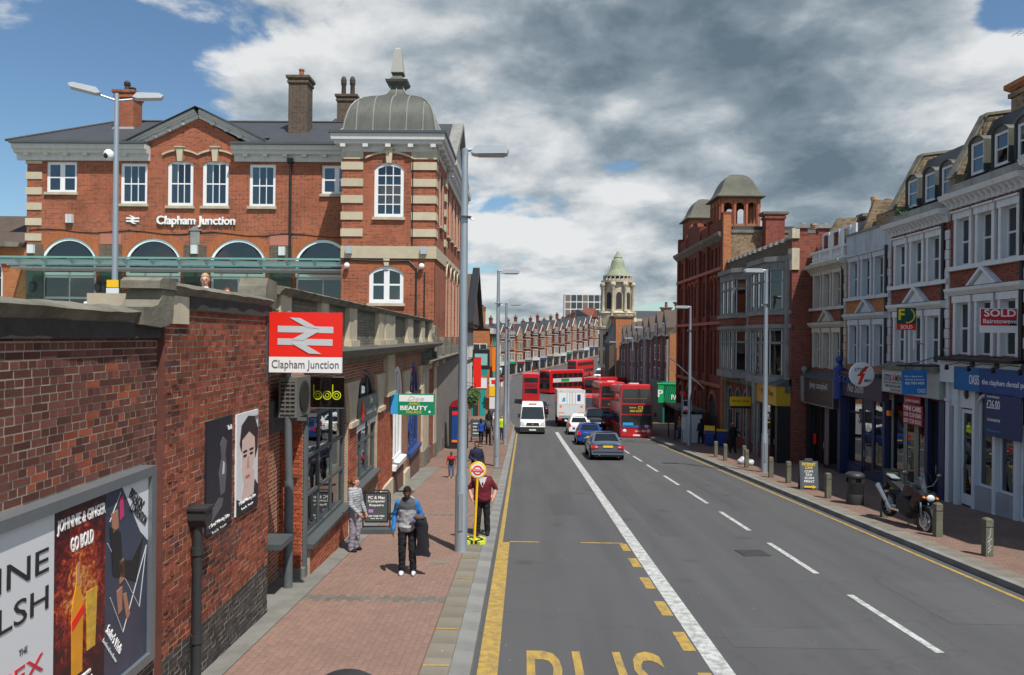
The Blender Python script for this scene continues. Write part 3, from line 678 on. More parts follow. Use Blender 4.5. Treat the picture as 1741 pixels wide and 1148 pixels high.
text(p2, 'JOHNNIE & GINGER', .71, 2.20, .1, LETW, y=yy-.003, w=.76, h=.14, bold=.02); text(p2, 'GO BOLD', .71, 2.00, .1, LETW, y=yy-.003, w=.36, h=.13, bold=.02)
mb = MB(); mb.prism([(.56, .80), (.72, .80), (.73, 1.40), (.70, 1.52), (.665, 1.60), (.66, 1.80), (.62, 1.80), (.615, 1.60), (.58, 1.52), (.55, 1.40)], 'y', yy-.006, yy); mb.build('print', pm('print_bottle', (.72, .30, .015), .3, var=.4, sc=2.5), p2)
MB().prism([(.556, 1.22), (.728, 1.33), (.729, 1.42), (.552, 1.31)], 'y', yy-.009, yy-.006).build('print', SRED, p2); MB().prism([(.62, 1.62), (.66, 1.62), (.66, 1.82), (.62, 1.82)], 'y', yy-.009, yy-.006).build('print', pm('print_cork', (.45, .26, .17), .5), p2)
MB().prism([(.80, .95), (.93, .95), (.96, 1.5), (.78, 1.5)], 'y', yy-.006, yy).build('print', pm('print_ginger', (.62, .36, .04), .3, var=.7, sc=14), p2)
text(p2, 'JOHNNIE WALKER', .70, .74, .05, LETW, y=yy-.003, w=.34); text(p2, 'Red Label', .70, .65, .1, LETW, y=yy-.003, w=.38, h=.09, bold=.01); text(p2, 'SERVED WITH GINGER ALE', .72, .54, .05, LETW, y=yy-.003, w=.42, h=.05)
p3 = MB().box(1.102, bx1-.10, py, .07, zA, zB).build('poster', pm('print_navy', (.045, .055, .09), .35, var=.5, sc=1.5), BB); yy = py
MB().prism([(1.40, zB), (bx1-.101, zB), (bx1-.101, 1.66), (1.78, 1.80)], 'y', yy-.003, yy).build('print', PAPER, p3)
text(p3, "BREAKIN'", 1.70, 2.16, .1, LETK, y=yy-.006, w=.34, h=.11, bold=.01, rot=(R(90), R(38), 0)); text(p3, 'CONVENTION', 1.74, 2.00, .1, LETK, y=yy-.006, w=.40, h=.10, rot=(R(90), R(38), 0))
def lines(pp, pts, w=.008):
    for (a, b), (c, d) in zip(pts, pts[1:]):
        L = math.hypot(c-a, d-b); nx, nz = -(d-b)/L*w/2, (c-a)/L*w/2
        MB().prism([(a+nx, b+nz), (c+nx, d+nz), (c-nx, d-nz), (a-nx, b-nz)], 'y', yy-.005, yy).build('print', SILV, pp)
lines(p3, [(1.18, 2.05), (1.38, 2.30)]); lines(p3, [(1.14, 1.85), (1.78, 1.0), (1.92, 1.62), (1.45, .86), (1.20, 1.30)]); 
for pts, m in (([(1.18, 2.0), (1.38, 1.9), (1.42, 1.6), (1.6, 1.55), (1.85, 1.75), (1.7, 1.3), (1.45, 1.42), (1.25, 1.5)], LETK), ([(1.36, 1.62), (1.44, 1.62), (1.46, 1.40), (1.38, 1.38)], pm('print_flesh', (.40, .19, .12), .5)), ([(1.32, 1.32), (1.42, 1.34), (1.42, 1.1), (1.36, 1.08)], MATS['print_flesh']), ([(1.44, 1.25), (1.50, 1.25), (1.58, 1.0), (1.52, .96)], MATS['print_flesh']), ([(1.20, 2.12), (1.32, 2.14), (1.34, 1.96), (1.24, 1.92)], MATS['print_flesh']), ([(1.36, 2.24), (1.42, 2.26), (1.44, 2.05), (1.38, 2.02)], pm('print_pink', (.55, .04, .16), .5))):
    MB().prism(pts, 'y', yy-.007, yy).build('print', m, p3)
text(p3, "Sadler's Wells", 1.28, .86, .1, LETW, y=yy-.006, w=.42, h=.09, rot=(R(90), R(52), 0)); text(p3, 'London dance house', 1.20, .78, .1, SILV, y=yy-.006, w=.40, h=.04, rot=(R(90), R(52), 0))

# ------------------------------------------------------------------ arcade of shops under the station parapet
AR = thing('shop_arcade', 'red brick and stone row of small shops under the stone station parapet', 'shops', (-4.08, 6, 0), LA)
holes = [(8.50, 12.0, -.20, 2.35), (13.05, 16.0, -.05, 2.95, 1.2), (19.2, 21.6, -.55, 2.85, 1.1), (23.2, 26.4, -.75, 2.85, 1.25)]
mb = MB(); wall(mb, 8.3, 27.6, -3.2, 3.46, holes, y=.05, rev=.32)
mb.box(6.13, 8.3, .48, .9, -2, 4.3); mb.box(8.285, 8.3, .05, .9, -2, 3.46)
mb.build('wall', BRK_SH, AR)
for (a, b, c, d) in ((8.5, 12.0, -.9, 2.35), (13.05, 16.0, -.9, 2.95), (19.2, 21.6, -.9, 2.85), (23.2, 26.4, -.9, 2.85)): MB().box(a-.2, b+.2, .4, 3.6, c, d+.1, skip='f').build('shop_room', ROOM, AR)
# stall riser, brick piers laid brick by brick
for (x0, x1, z0, z1, y, sd_) in ((8.52, 12.02, -1.3, -.22, -.06, 11), (12.02, 13.03, -1.1, 1.75, -.03, 12), (16.02, 17.2, -1.35, 1.9, -.03, 13), (17.22, 19.15, -1.5, 2.0, .0, 14)):
    a, _ = bricks(x0, x1, z0, z1, y=y, pick=None, seed=sd_, jit=.002); stuff(a.build('brick_facing', BRICK_S, AR)); MB().box(x0, x1, y+.001, .06, z0, z1-.004).build('mortar_bed', MORTAR, AR)
a, _ = bricks(0, .42, -.65, 2.3, y=0, seed=15, jit=.003); a.xf(Matrix.Translation((8.27, .05, 0)) @ Matrix.Rotation(R(90), 4, 'Z') @ Matrix.Scale(-1, 4, (0, 1, 0)) @ Matrix.Translation((0, 0, 0)))
stuff(a.build('brick_facing', BRICK_S, AR))
MB().box(8.26, 8.52, -.02, .5, -1.6, -.62).build('plinth', CONC, AR); MB().box(8.5, 12.03, -.10, -.05, -1.3, -.98).build('plinth', CONC, AR)
for (x0, x1) in ((12.0, 13.06), (16.0, 18.9), (21.7, 23.1)): MB().box(x0, x1, -.08, .045, -2.6, gz(6+x0)+.12+.45).build('plinth', STONE, AR)
def springer(x, w, z0=1.75, z1=2.75, side=0):
    P = [(x, z0), (x+w, z0), (x+w+.02, z0+.25), (x+w+.30, z1-.12), (x+w+.44, z1), (x-.44, z1), (x-.30, z1-.12), (x-.02, z0+.25)]
    MB().prism(P, 'y', -.05, .044).build('springer_stone', STONE, AR); MB().box(x-.06, x+w+.06, -.11, .044, z0-.13, z0-.001).build('impost', STONE, AR)
springer(12.15, .75); springer(16.1, .9); springer(21.85, 1.15, 1.7, 2.6); springer(26.6, .5, 1.7, 2.6)
MB().box(17.35, 18.75, -.12, .04, 2.1, 3.42).build('pilaster', STONE_Q, AR); MB().box(17.25, 18.85, -.16, .04, 1.98, 2.098).build('impost', STONE, AR)
MB().prism([(-.55, 3.58), (.3, 3.66), (.3, 3.42), (-.1, 3.34), (-.50, 3.48)], 'x', 8.35, 31.8).build('ledge', LEAD, AR)
MB().prism([(-.30, 3.465), (.04, 3.465), (.04, 3.20), (-.08, 3.22), (-.14, 3.34)], 'x', 8.35, 31.0).build('cornice', STONE_D, AR)
# parapet above the ledge
PA = [(6.75, 7.4), (9.6, 10.2), (12.3, 13.2), (16.4, 17.4), (17.7, 19.6), (22.8, 24.4), (27.4, 28.6), (30.9, 31.7)]
MB().box(6.62, 31.7, .14, .5, 3.62, 4.62).build('parapet_wall', brickmat('parapet_brick', (.26, .235, .17), (.30, .27, .20), (.17, .155, .12), (.16, .15, .12), sooty=.6), AR)
for a, b in PA: MB().box(a, b, .02, .56, 3.6, 4.618).build('parapet_pier', STONE, AR); MB().box(a-.08, b+.08, -.04, .6, 3.585, 3.78).build('pier_base', STONE, AR)
coping(6.62, 31.8, 4.76, y0=-.10, y1=.62, th=.11, seg=1.6, parent=AR, seed=12)
MB().prism([(31.9, 3.3), (33.6, 3.3), (33.5, 4.0), (33.1, 4.45), (32.2, 4.5), (31.9, 4.1)], 'y', -.1, .6).build('end_block', STONE_D, AR)
# shopfronts
fr = lambda m: m
W1 = window(AR, 8.52, 11.98, -.18, 2.33, y=.06, cols=3, rows=3, fr=.09, bar=.07, mat=DGREY, glass=GLASS_S, dep=.09)
MB().prism([(-.16, -.2), (.10, -.16), (.10, -.28), (-.14, -.29)], 'x', 8.42, 12.1).build('window_ledge', DGREY, AR)
o = MB().box(10.15, 10.95, .42, .45, .0, 1.25).build('window_poster', PAPER, AR)
MB().prism([(10.4, .25), (10.7, .25), (10.75, .7), (10.62, .78), (10.66, .95), (10.55, 1.05), (10.46, .92), (10.5, .78), (10.36, .6)], 'y', .41, .42).build('print', MATS['print_flesh'], o)
W2 = window(AR, 13.07, 15.98, -.03, 2.93, y=.06, cols=3, rows=3, fr=.10, bar=.07, rise=1.18, mat=DGREY, glass=GLASS_S, dep=.09)
MB().prism([(-.16, -.05), (.18, -.01), (.18, -.12), (-.14, -.13)], 'x', 13.0, 16.05).build('window_ledge', DGREY, AR)
o = MB().box(13.1, 15.9, -.04, .055, 1.55, 2.25).build('fascia', DGREY, AR); text(o, 'The', 14.9, 2.1, .2, LETW, y=-.045, w=.5, h=.2); text(o, 'Computer Shop', 14.95, 1.80, .2, SILV, y=-.045, w=1.5, h=.22)
MB().ell((13.75, -.045, 1.88), (.2, .02, .28), 12, 8).build('emblem', SRED, o)
MB().box(13.15, 14.3, .0, .05, 1.38, 1.52).build('notice', WHITE, AR); MB().box(15.0, 15.95, .0, .05, 1.40, 1.54).build('notice', WHITE, AR)
W3 = window(AR, 19.22, 21.58, -.53, 2.83, y=.055, cols=3, rows=2, fr=.16, bar=.12, rise=1.08, mat=WHITE, glass=GLASS_S, mid=.62, dep=.1)
MB().prism([(-.14, -.53), (.2, -.48), (.2, -.68), (-.12, -.70)], 'x', 19.1, 21.7).build('window_ledge', WHITE, AR)
W4 = window(AR, 23.22, 26.38, -.73, 2.83, y=.055, cols=3, rows=2, fr=.18, bar=.14, rise=1.23, mat=pm('shop_blue', (.018, .05, .19), .4), glass=GLASS_S, mid=.62, dep=.1)
MB().prism([(-.14, -.73), (.2, -.68), (.2, -.88), (-.12, -.90)], 'x', 23.1, 26.5).build('window_ledge', MATS['shop_blue'], AR)
for x0, x1 in ((19.0, 21.7), (23.0, 26.6)): MB().box(x0, x1, -.02, .045, -3, -.9).build('stall_riser', pm('brown_render', (.16, .085, .06), .8, var=.15, grime=.3), AR)
# rusticated corner range
RX = [(27.6, 29.6, 's'), (29.6, 30.4, 's2'), (30.4, 32.6, 'r'), (32.6, 33.8, 's'), (33.8, 36.5, 'r'), (36.5, 37.8, 's'), (37.8, 41.5, 'r'), (41.5, 43, 's'), (43, 47, 'r'), (47, 48.4, 's'), (48.4, 51.6, 'r')]
RUST = pm('red_rustication', (.27, .085, .05), .85, var=.15, bump=.003, grime=.3)
for a, b, k in RX:
    if k[0] == 's': MB().box(a, b, -.04 if k == 's' else .0, .3, -4.4, 2.62).build('stone_pilaster', STONE, AR); MB().box(a-.06, b+.06, -.10, .3, -4.4, gz(6+a)+.85).build('pilaster_base', STONE_D, AR); MB().box(a-.08, b+.08, -.14, .3, 2.35, 2.60).build('capital', STONE, AR)
    else:
        MB().box(a, b, .06, .3, -4.4, 2.62).build('panel_bed', BRICK2, AR)
        for i in range(12): MB().box(a+.02, b-.02, .0, .08, -3.0+.47*i+.02, -3.0+.47*(i+1)-.02).build('rusticated_block', RUST, AR)
MB().prism([(-.5, 2.80), (.3, 2.86), (.3, 2.60), (-.2, 2.605), (-.46, 2.72)], 'x', 27.5, 51.8).build('corner_cornice', STONE_D, AR)
MB().box(32.0, 51.6, -.02, .4, 2.86, 3.72).build('corner_parapet', STONE_D, AR)
for i in range(5): MB().prism([(32+4.4*i, 2.87), (33.3+4.4*i, 2.87), (33.2+4.4*i, 3.9), (32.1+4.4*i, 3.9)], 'y', -.2, .5).build('parapet_block', STONE_D, AR)
# ------------------------------------------------------------------ raised station forecourt
mb = MB(); mb.box(-70, -4.75, 6.6, 60, -6, 3.3); o = mb.build('forecourt', pm('forecourt_paving', (.20, .19, .17), .9, var=.15, sc=1.5, grime=.3)); struct(o)
# ------------------------------------------------------------------ station: main range
ST = thing('station_building', 'long red brick station range with slate roof, white sash windows and glass canopy', 'station', (0, 43, 0))
WN = [(-28.2, -26.4, 12.15, 13.95), (-23.8, -22.22, 11.5, 13.9), (-21.02, -19.5, 11.4, 14.05, .16), (-18.96, -17.42, 11.4, 14.05, .16), (-16.2, -14.65, 11.4, 13.88), (-11.95, -10.2, 12.15, 13.85)]
AW = [(-28.45, -25.2, 3.3, 9.5, 1.15), (-23.45, -20.2, 3.3, 9.5, 1.15), (-18.45, -15.2, 3.3, 9.5, 1.15), (-13.45, -10.2, 3.3, 9.5, 1.15)]
mb = MB(); wall(mb, -29.35, -9.9, 3.0, 14.4, WN+AW, rev=.18)
shell(mb, -29.35, -9.9, .0, 9, 3.0, 14.4); 
mb.face([(-23.2, .0, 14.4), (-15.7, .0, 14.4), (-15.7, .0, 14.6), (-19.2, 0, 16.6), (-23.2, .0, 14.6)])
mb.build('wall', BRK, ST)
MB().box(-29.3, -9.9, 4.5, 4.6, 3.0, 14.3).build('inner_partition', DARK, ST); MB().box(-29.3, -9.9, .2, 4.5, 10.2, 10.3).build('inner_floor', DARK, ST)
cu = (.0, .36, .0, 1.)
window(ST, *WN[0][:4], y=.08, cols=2, rows=2, fr=.16, bar=.05, mull=.28, sill=(.14, .16))
for i in (1, 4): window(ST, *WN[i][:4], y=.08, cols=3, rows=2, fr=.17, bar=.045, sill=(.14, .16), curtain=cu)
for i in (2, 3): window(ST, *WN[i][:4], y=.08, cols=3, rows=2, fr=.20, bar=.045, rise=.16, sill=(.14, .16), curtain=cu)
window(ST, *WN[5][:4], y=.08, cols=2, rows=2, fr=.16, bar=.05, mull=.28, sill=(.14, .16))
BRK_A = brickmat('rubbed_brick', (.42, .12, .045), (.46, .14, .055), (.36, .10, .04), (.38, .16, .08), bw=.075, rh=.35, ms=.006, sooty=.12)
def hood(parent, x0, x1, z, rise, mat=STONE, w=.10, prj=.12, key=True, kz=.55):
    P = arch_pts(x0, x1, z, z+rise, 10); Q = arch_pts(x0, x1, z+w, z+rise+w, 10)
    mb = MB()
    for a, b, c, d in zip(P, P[1:], Q, Q[1:]): mb.prism([a, b, d, c], 'y', -prj, .0)
    mb.build('hood_mould', mat, parent, merge=True)
    if key: cx = (x0+x1)/2; MB().prism([(cx-.13, z+rise-kz), (cx+.13, z+rise-kz), (cx+.20, z+rise+.18), (cx-.20, z+rise+.18)], 'y', -prj-.06, .02).build('keystone', STONE_Q, parent); MB().box(cx-.27, cx+.27, -prj-.12, .02, z+rise+.181, z+rise+.25).build('keystone_cap', mat, parent)
for i in (2, 3): a, b = WN[i][:2]; hood(ST, a-.28, b+.28, 14.35, .27, kz=.62)
def archband(parent, x0, x1, zs, zc, t, mat, prj=.012, name='arch_voussoirs'):
    P = arch_pts(x0, x1, zs, zc, 16); cx = (x0+x1)/2; rr = ((x1-x0)/2)**2; h = zc-zs; r = (rr+h*h)/(2*h); c = (cx, zc-r)
    Q = [(c[0]+(p[0]-c[0])*(r+t)/r, c[1]+(p[1]-c[1])*(r+t)/r) for p in P]; mb = MB()
    for a, b, e, f in zip(P, P[1:], Q, Q[1:]): mb.prism([a, b, f, e], 'y', -prj, .05)
    return mb.build(name, mat, parent, merge=True)
for a, b, c, d, r in AW:
    archband(ST, a, b, d-r, d, .5, BRK_A)
    window(ST, a, b, 7.3, d, y=.05, cols=1, rows=1, fr=.17, rise=r, mat=WHITE, glass=GLASS_D, dep=.1)
    f = window(ST, a+.02, b-.02, 3.3, 7.29, y=.09, cols=2, rows=2, fr=.14, bar=.08, mat=MATS.get('pale_steel_paint') or pm('pale_steel_paint', (.52, .60, .58), .4), glass=GLASS_D, mid=.68, dep=.08)
for i, cx in enumerate((-29.0, -24.35, -19.35, -14.3)):
    MB().box(cx-.68 if i else cx-.3, cx+.68, -.03, .02, 8.35, 9.1).build('blue_brick_pier', BRK_D, ST)
    MB().box(cx-.66 if i else cx-.3, cx+.66, -.04, .02, 3.3, 7.6).build('tiled_pier', MATS.get('green_tile') or brickmat('green_tile', (.13, .19, .16), (.15, .21, .18), (.11, .16, .14), (.08, .10, .09), bw=.3, rh=.1, sooty=.2), ST)
MB().box(-19.62, -19.08, -.06, .02, 9.12, 9.95).build('stone_panel', STONE_G, ST); MB().prism([(-19.75, 9.96), (-18.95, 9.96), (-19.35, 10.25)], 'y', -.1, .02).build('panel_pediment', STONE_G, ST)
for x in (-24.35, -14.35): MB().box(x-.62, x+.62, -.025, .02, 9.13, 9.75).build('terracotta_panel', pm('pink_terracotta', (.40, .15, .10), .8), ST)
# quoins
for i in range(6): MB().box(-29.42, -28.45, -.05, .3, 9.3+.905*i, 9.72+.905*i).build('quoin', STONE_Q, ST)
MB().box(-29.42, -28.35, -.05, .3, 14.0, 14.4).build('quoin', STONE, ST)
# cornice in two runs, broken by the pediment
CP = [(.0, 14.02), (-.10, 14.02), (-.16, 14.36), (-.42, 14.40), (-.45, 14.55), (-.62, 14.60), (-.66, 14.86), (.0, 14.86)]
for a, b in ((-29.9, -22.05), (-17.05, -10.02)):
    MB().prism(CP, 'x', a, b).build('cornice', CORN, ST); MB().box(a-.05 if a < -29 else a, b, -.80, .1, 14.87, 15.0).build('gutter', DGREY, ST)
    n = int((b-a)/1.15)
    for i in range(n): x = a+.6+i*1.15; MB().box(x, x+.26, -.41, -.12, 14.25, 14.395).build('modillion', CORN, ST)
# pediment
def rake(x0, z0, x1, z1, mbm):
    d = Vector((x1-x0, z1-z0)).normalized(); nrm = Vector((-d.y, d.x)) if d.x > 0 else Vector((d.y, -d.x))
    q = lambda t, o: (x0+(x1-x0)*t+nrm.x*o, z0+(z1-z0)*t+nrm.y*o)
    for (o0, o1, prj, m) in ((-.10, .10, .12, 0), (.102, .20, .26, 0), (.202, .36, .36, 0), (.362, .46, .44, 1)): mbm.prism([q(0, o0), q(1, o0), q(1, o1), q(0, o1)], 'y', -prj, .6, m)
mb = MB(); rake(-23.3, 14.72, -19.2, 16.66, mb); mb.build('pediment_rake', [CORN, DGREY], ST); mb = MB(); rake(-15.1, 14.72, -19.2, 16.66, mb); mb.build('pediment_rake', [CORN, DGREY], ST)
for i in range(4):
    for s in (-1, 1): x = -19.2+s*(.9+i*.8); z = 16.70-(.9+i*.8)*.473; MB().box(x-.14, x+.14, -.24, -.1, z-.16, z-.02).build('modillion', CORN, ST)
# roofs
mb = MB(); E0, RZ, RY = 14.98, 17.6, 4.4
zc_ = E0+(RZ-E0)*.9/5.2; mb.face([(-30.1, -.8, E0), (-23.4, -.8, E0), (-23.4, RY, RZ), (-26.4, RY, RZ)]); mb.face([(-23.4, .1, zc_), (-15.0, .1, zc_), (-15.0, RY, RZ), (-23.4, RY, RZ)]); mb.face([(-15.0, -.8, E0), (-9.9, -.8, E0), (-9.9, RY, RZ), (-15.0, RY, RZ)]); mb.face([(-30.1, -.8, E0), (-26.4, RY, RZ), (-30.1, 9.6, E0)]); mb.face([(-30.1, 9.6, E0), (-26.4, RY, RZ), (-9.9, RY, RZ), (-9.9, 9.6, E0)])
mb.build('roof', SLATE, ST)
mb = MB(); mb.face([(-23.55, -.55, 14.95), (-19.2, -.55, 17.12), (-19.2, 3.6, 17.12), (-23.55, .2, 14.95)]); mb.face([(-14.85, -.55, 14.95), (-19.2, -.55, 17.12), (-19.2, 3.6, 17.12), (-14.85, .2, 14.95)]); mb.build('gable_roof', SLATE, ST)
mb = MB(); mb.tube((-26.4, RY, RZ+.02), (-9.9, RY, RZ+.02), .09, n=6); mb.tube((-30.1, -.8, E0+.02), (-26.4, RY, RZ+.02), .08, n=6); mb.build('ridge_tiles', TERRA_D, ST)
mb = MB(); mb.prism([(-.9, 16.2), (6, 19.9), (12, 16.2)], 'x', -13.6, -7.6); mb.v = [(x, y+3.2, z-.6) for x, y, z in mb.v]; mb.build('hip_roof', SLATE, ST)
def chimney(parent, x, y, w, d, z0, z1, mat, capm, pots, potm=TERRA, name='chimney'):
    o = MB().box(x-w/2, x+w/2, y-d/2, y+d/2, z0, z1-.25).build(name, mat, parent)
    mb = MB(); mb.box(x-w/2-.07, x+w/2+.07, y-d/2-.07, y+d/2+.07, z1-.45, z1-.3); mb.build('string_course', mat, o)
    mb = MB(); mb.lathe([(w/2+.04, 0), (w/2+.14, .1), (w/2+.14, .25)], (x, y, z1-.25), sq=True, sy=d/w); mb.build('chimney_cap', capm, o)
    for (px, h, k) in pots:
        mb = MB(); pr = [(.16, 0), (.14, h*.8), (.17, h*.82), (.17, h)] if k == 0 else [(.17, 0), (.15, h*.55), (.19, h*.6), (.2, h*.7), (.17, h*.72), (.2, h*.8), (.17, h*.9), (.1, h)]
        mb.lathe(pr, (x+px, y, z1), 12); mb.build('chimney_pot', potm, o, smooth=True)
    MB().lathe([(w/2+.16, 0), (w/2+.02, .22)], (x, y, z0+.5), sq=True, sy=d/w, cap=False).build('flashing', LEAD_L, o)
    return o
chimney(ST, -25.0, 3, 1.15, 1.1, 16.0, 19.0, BRK, BRK, [(-.1, .75, 1), (.25, .35, 1)], TERRA_D)
chimney(ST, -13.85, 2.0, 1.15, 1.1, 15.2, 19.6, BRK_D, BRK_D, [(.05, .55, 0)], TERRA)
chimney(ST, -12.2, 7.2, 1.25, 1.0, 17.5, 20.2, BRK_D, BRK_D, [(-.3, 1.35, 1), (.3, 1.35, 1)], TERRA_D)
# lettering and double-arrow emblem
for i, (ch, x, w) in enumerate([]): pass
text(ST, 'Clapham Junction', -19.28, 10.48, .6, LETW, y=-.09, w=4.62, h=.66, ext=.06, bold=.018)
def arrows(parent, f, mat, y, th):
    Q = [[(290, 848), (662, 852), (662, 895), (290, 891)], [(290, 932), (658, 936), (658, 979), (290, 975)], [(368, 793), (440, 796), (566, 864), (486, 858)], [(486, 884), (566, 884), (460, 945), (382, 940)], [(382, 964), (462, 966), (582, 1035), (502, 1032)]]
    mb = MB()
    for i, q in enumerate(Q): mb.prism([f(*p) for p in q], 'y', y-th-.0012*(i % 3 if i < 2 else 2+i*.7), y)
    return mb.build('double_arrow', mat, parent)
arrows(ST, lambda x, y: (-23.42+(x-290)*.00205, 10.82-(y-793)*.00205), LETW, -.01, .06)
# rainwater pipe, cable run, lights, alarm box
mb = MB(); mb.tube((-13.75, -.10, 14.0), (-13.75, -.10, 8.3), .07, n=10); mb.box(-13.92, -13.58, -.26, .0, 13.95, 14.2); mb.build('downpipe', BLACK, ST)
mb = MB(); pts = [(-29.2+i*1.0, -.03, 9.92+.10*math.sin(i*1.3)-.012*i) for i in range(20)]; mb.path(pts, .025, 5); mb.build('cable', BLACK, ST)
for x, z in ((-26.75, 10.35), (-19.35, 8.6), (-29.0, 8.55), (-14.2, 8.55)): MB().box(x-.18, x+.18, -.22, .0, z, z+.5).build('flood_light', WHITE_W, ST)
for x in (-28.9, -25.0, -24.6, -19.7, -19.3): MB().ell((x, -.15, 6.6), (.22, .16, .3), 10, 8).build('wall_lamp', DGREY, ST)
MB().box(-29.2, -28.2, -.35, -.06, 5.0, 5.6).build('recycling_sign', BLUEL, ST)
# ------------------------------------------------------------------ glass canopy (fixed to the front)
cz = 7.72
mb = MB(); mb.box(-29.8, -10.02, -2.35, -2.2, cz, cz+.26); mb.build('canopy_beam', ALU, ST)
mb = MB(); mb.box(-29.8, -10.02, -1.0, -.9, cz+.05, cz+.22); mb.build('canopy_beam', ALU, ST)
for i in range(14): x = -29.6+1.5*i; MB().prism([(-2.9, cz+.27), (-.02, cz+.50), (-.02, cz+.30), (-2.3, cz+.02), (-2.6, cz+.1)], 'x', x-.04, x+.04).build('canopy_bracket', ALU, ST)
for i in range(13): x = -29.56+1.5*i; MB().prism([(-3.0, cz+.31), (-.05, cz+.56), (-.05, cz+.58), (-3.0, cz+.33)], 'x', x+.02, x+1.46).build('glass_panel', GLASS_G, ST)
mb = MB(); mb.box(-29.8, -10.02, -3.02, -2.96, cz+.27, cz+.37); mb.build('canopy_edge', pm('glass_edge_green', (.16, .34, .31), .2), ST)
MB().box(-28.8, -10.05, -2.1, -.2, cz-.22, cz-.12).build('canopy_soffit', WHITE_W, ST)

# ------------------------------------------------------------------ lower wing beyond the main range
LWG = thing('station_wing', 'low orange brick station wing with dark gabled roof left of the main range', 'building', (0, 43.2, 0))
mb = MB(); wall(mb, -42, -29.45, 3, 9.0, [(-33.2, -30.9, 4.3, 8.6, 1.1), (-38, -35.6, 4.3, 8.6, 1.1)], rev=.2); shell(mb, -42, -29.45, 0, 8, 3, 9.0); mb.build('wall', BRK_O, LWG)
for a, b in ((-33.2, -30.9), (-38, -35.6)): window(LWG, a, b, 4.3, 8.6, y=.1, cols=2, rows=3, fr=.14, rise=1.1, glass=GLASS_D)
MB().prism([(-.5, 9.0), (4, 11.4), (8.5, 9.0)], 'x', -42.5, -29.5).build('roof', TILE, LWG)
MB().prism([(-34.5, 8.9), (-29.6, 8.9), (-29.5, 9.15), (-31.1, 9.25), (-32.0, 10.5), (-34.5, 11.8)], 'y', -.6, .2).build('gable_verge', STONE_D, LWG)
o = archband(LWG, -33.2, -30.9, 7.5, 8.6, .4, BRK_A)

# ------------------------------------------------------------------ corner tower
TW = thing('corner_tower', 'square red brick tower banded in stone with lead dome and tall finial', 'tower', (0, 40, 0))
tx0, tx1 = -10.0, -4.92
TWN = [(-8.25, -6.62, 10.35, 13.35, .36), (-8.48, -6.58, 5.68, 7.72, .42)]
mb = MB(); wall(mb, tx0, tx1, 3.0, 13.9, TWN, rev=.2); shell(mb, tx0, tx1, 0, 5.2, 3.0, 13.9, skip='fr'); mb.build('wall', BRK, TW)
MB().box(tx0+.3, tx1-.3, 1.5, 1.6, 3.2, 13.5).build('inner_partition', DARK, TW)
window(TW, *TWN[0][:4], y=.07, cols=3, rows=5, fr=.20, bar=.05, rise=.36, sill=(.14, .16))
window(TW, *TWN[1][:4], y=.07, cols=2, rows=2, fr=.22, bar=.06, mull=.30, rise=.42, sill=(.14, .16))
hood(TW, -8.75, -6.12, 13.5, .32, kz=.55); archband(TW, -8.48, -6.58, 7.30, 7.72, .40, BRK_A); MB().prism([(-7.65, 7.72), (-7.41, 7.72), (-7.33, 8.32), (-7.73, 8.32)], 'y', -.08, .02).build('keystone', STONE, TW)
for i in range(5):
    z = 9.3+.905*i
    MB().box(tx0-.05, tx0+1.15, -.06, .3, z, z+.42).build('quoin', STONE_Q, TW); MB().box(tx1-1.30, tx1+.06, -.06, .9, z, z+.42).build('quoin', STONE_Q, TW)
MB().box(tx0-.05, tx0+1.15, -.06, .3, 13.5, 13.9).build('quoin', STONE, TW); MB().box(tx1-1.30, tx1+.06, -.06, .9, 13.5, 13.9).build('quoin', STONE, TW)
MB().box(tx0-.02, tx1+.10, -.09, 5.2, 8.12, 8.78).build('stone_band', STONE_Q, TW)
mb = MB(); mb.lathe([(2.56, 13.9), (2.62, 14.22), (2.90, 14.26), (2.92, 14.42), (3.05, 14.46), (3.08, 14.78)], (-7.46, 2.55, 0), sq=True); mb.build('cornice', CORN, TW)
mb = MB(); mb.lathe([(3.16, 14.79), (3.16, 14.93), (2.5, 14.97)], (-7.46, 2.55, 0), sq=True); mb.build('gutter', DGREY, TW)
for i in range(5):
    x = -9.9+1.22*i; MB().box(x-.14, x+.14, -.40, -.12, 14.08, 14.255).build('modillion', CORN, TW); MB().box(-4.83, -4.55, x+10, x+10.28, 14.08, 14.255).build('modillion', CORN, TW)
# lead dome: every sheet a piece, with rolled seams
PR = [(2.72, 14.97), (2.52, 15.15), (2.45, 15.6), (2.35, 16.05), (2.19, 16.5), (1.96, 16.85), (1.63, 17.15), (1.22, 17.36), (.86, 17.5), (.6, 17.66), (.47, 17.85), (.38, 18.05), (.34, 18.2)]
DM = tag(MB().lathe([(r-.05, z) for r, z in PR], (-7.46, 2.55, 0), sq=True).build('dome', LEAD, TW, smooth=30))
NP = 6
for sd in range(4):
    rot = Matrix.Translation((-7.46, 2.55, 0)) @ Matrix.Rotation(R(90*sd), 4, 'Z')
    for i in range(NP):
        rows = []
        for r, z in PR:
            w = r; e0, e1 = -2.72+5.44*i/NP, -2.72+5.44*(i+1)/NP
            rows.append([(max(-w, min(w, e0)), -r, z), (max(-w, min(w, e1)), -r, z)])
        rows = [q for q in rows if abs(q[0][0]-q[1][0]) > .01]
        if len(rows) > 1:
            mb = MB(); mb.grid(rows); mb.xf(rot); mb.build('lead_sheet', LEAD, DM, smooth=30)
        if i:
            mb = MB(); e = -2.72+5.44*i/NP; pts = [(e, -r-.015, z) for r, z in PR if r > abs(e)+.02]; mb.path(pts, .035, 5); mb.xf(rot); mb.build('seam_roll', LEAD_L, DM)
    mb = MB(); mb.path([(-r, -r, z) for r, z in PR], .05, 6); mb.xf(rot); mb.build('hip_roll', LEAD_L, DM)
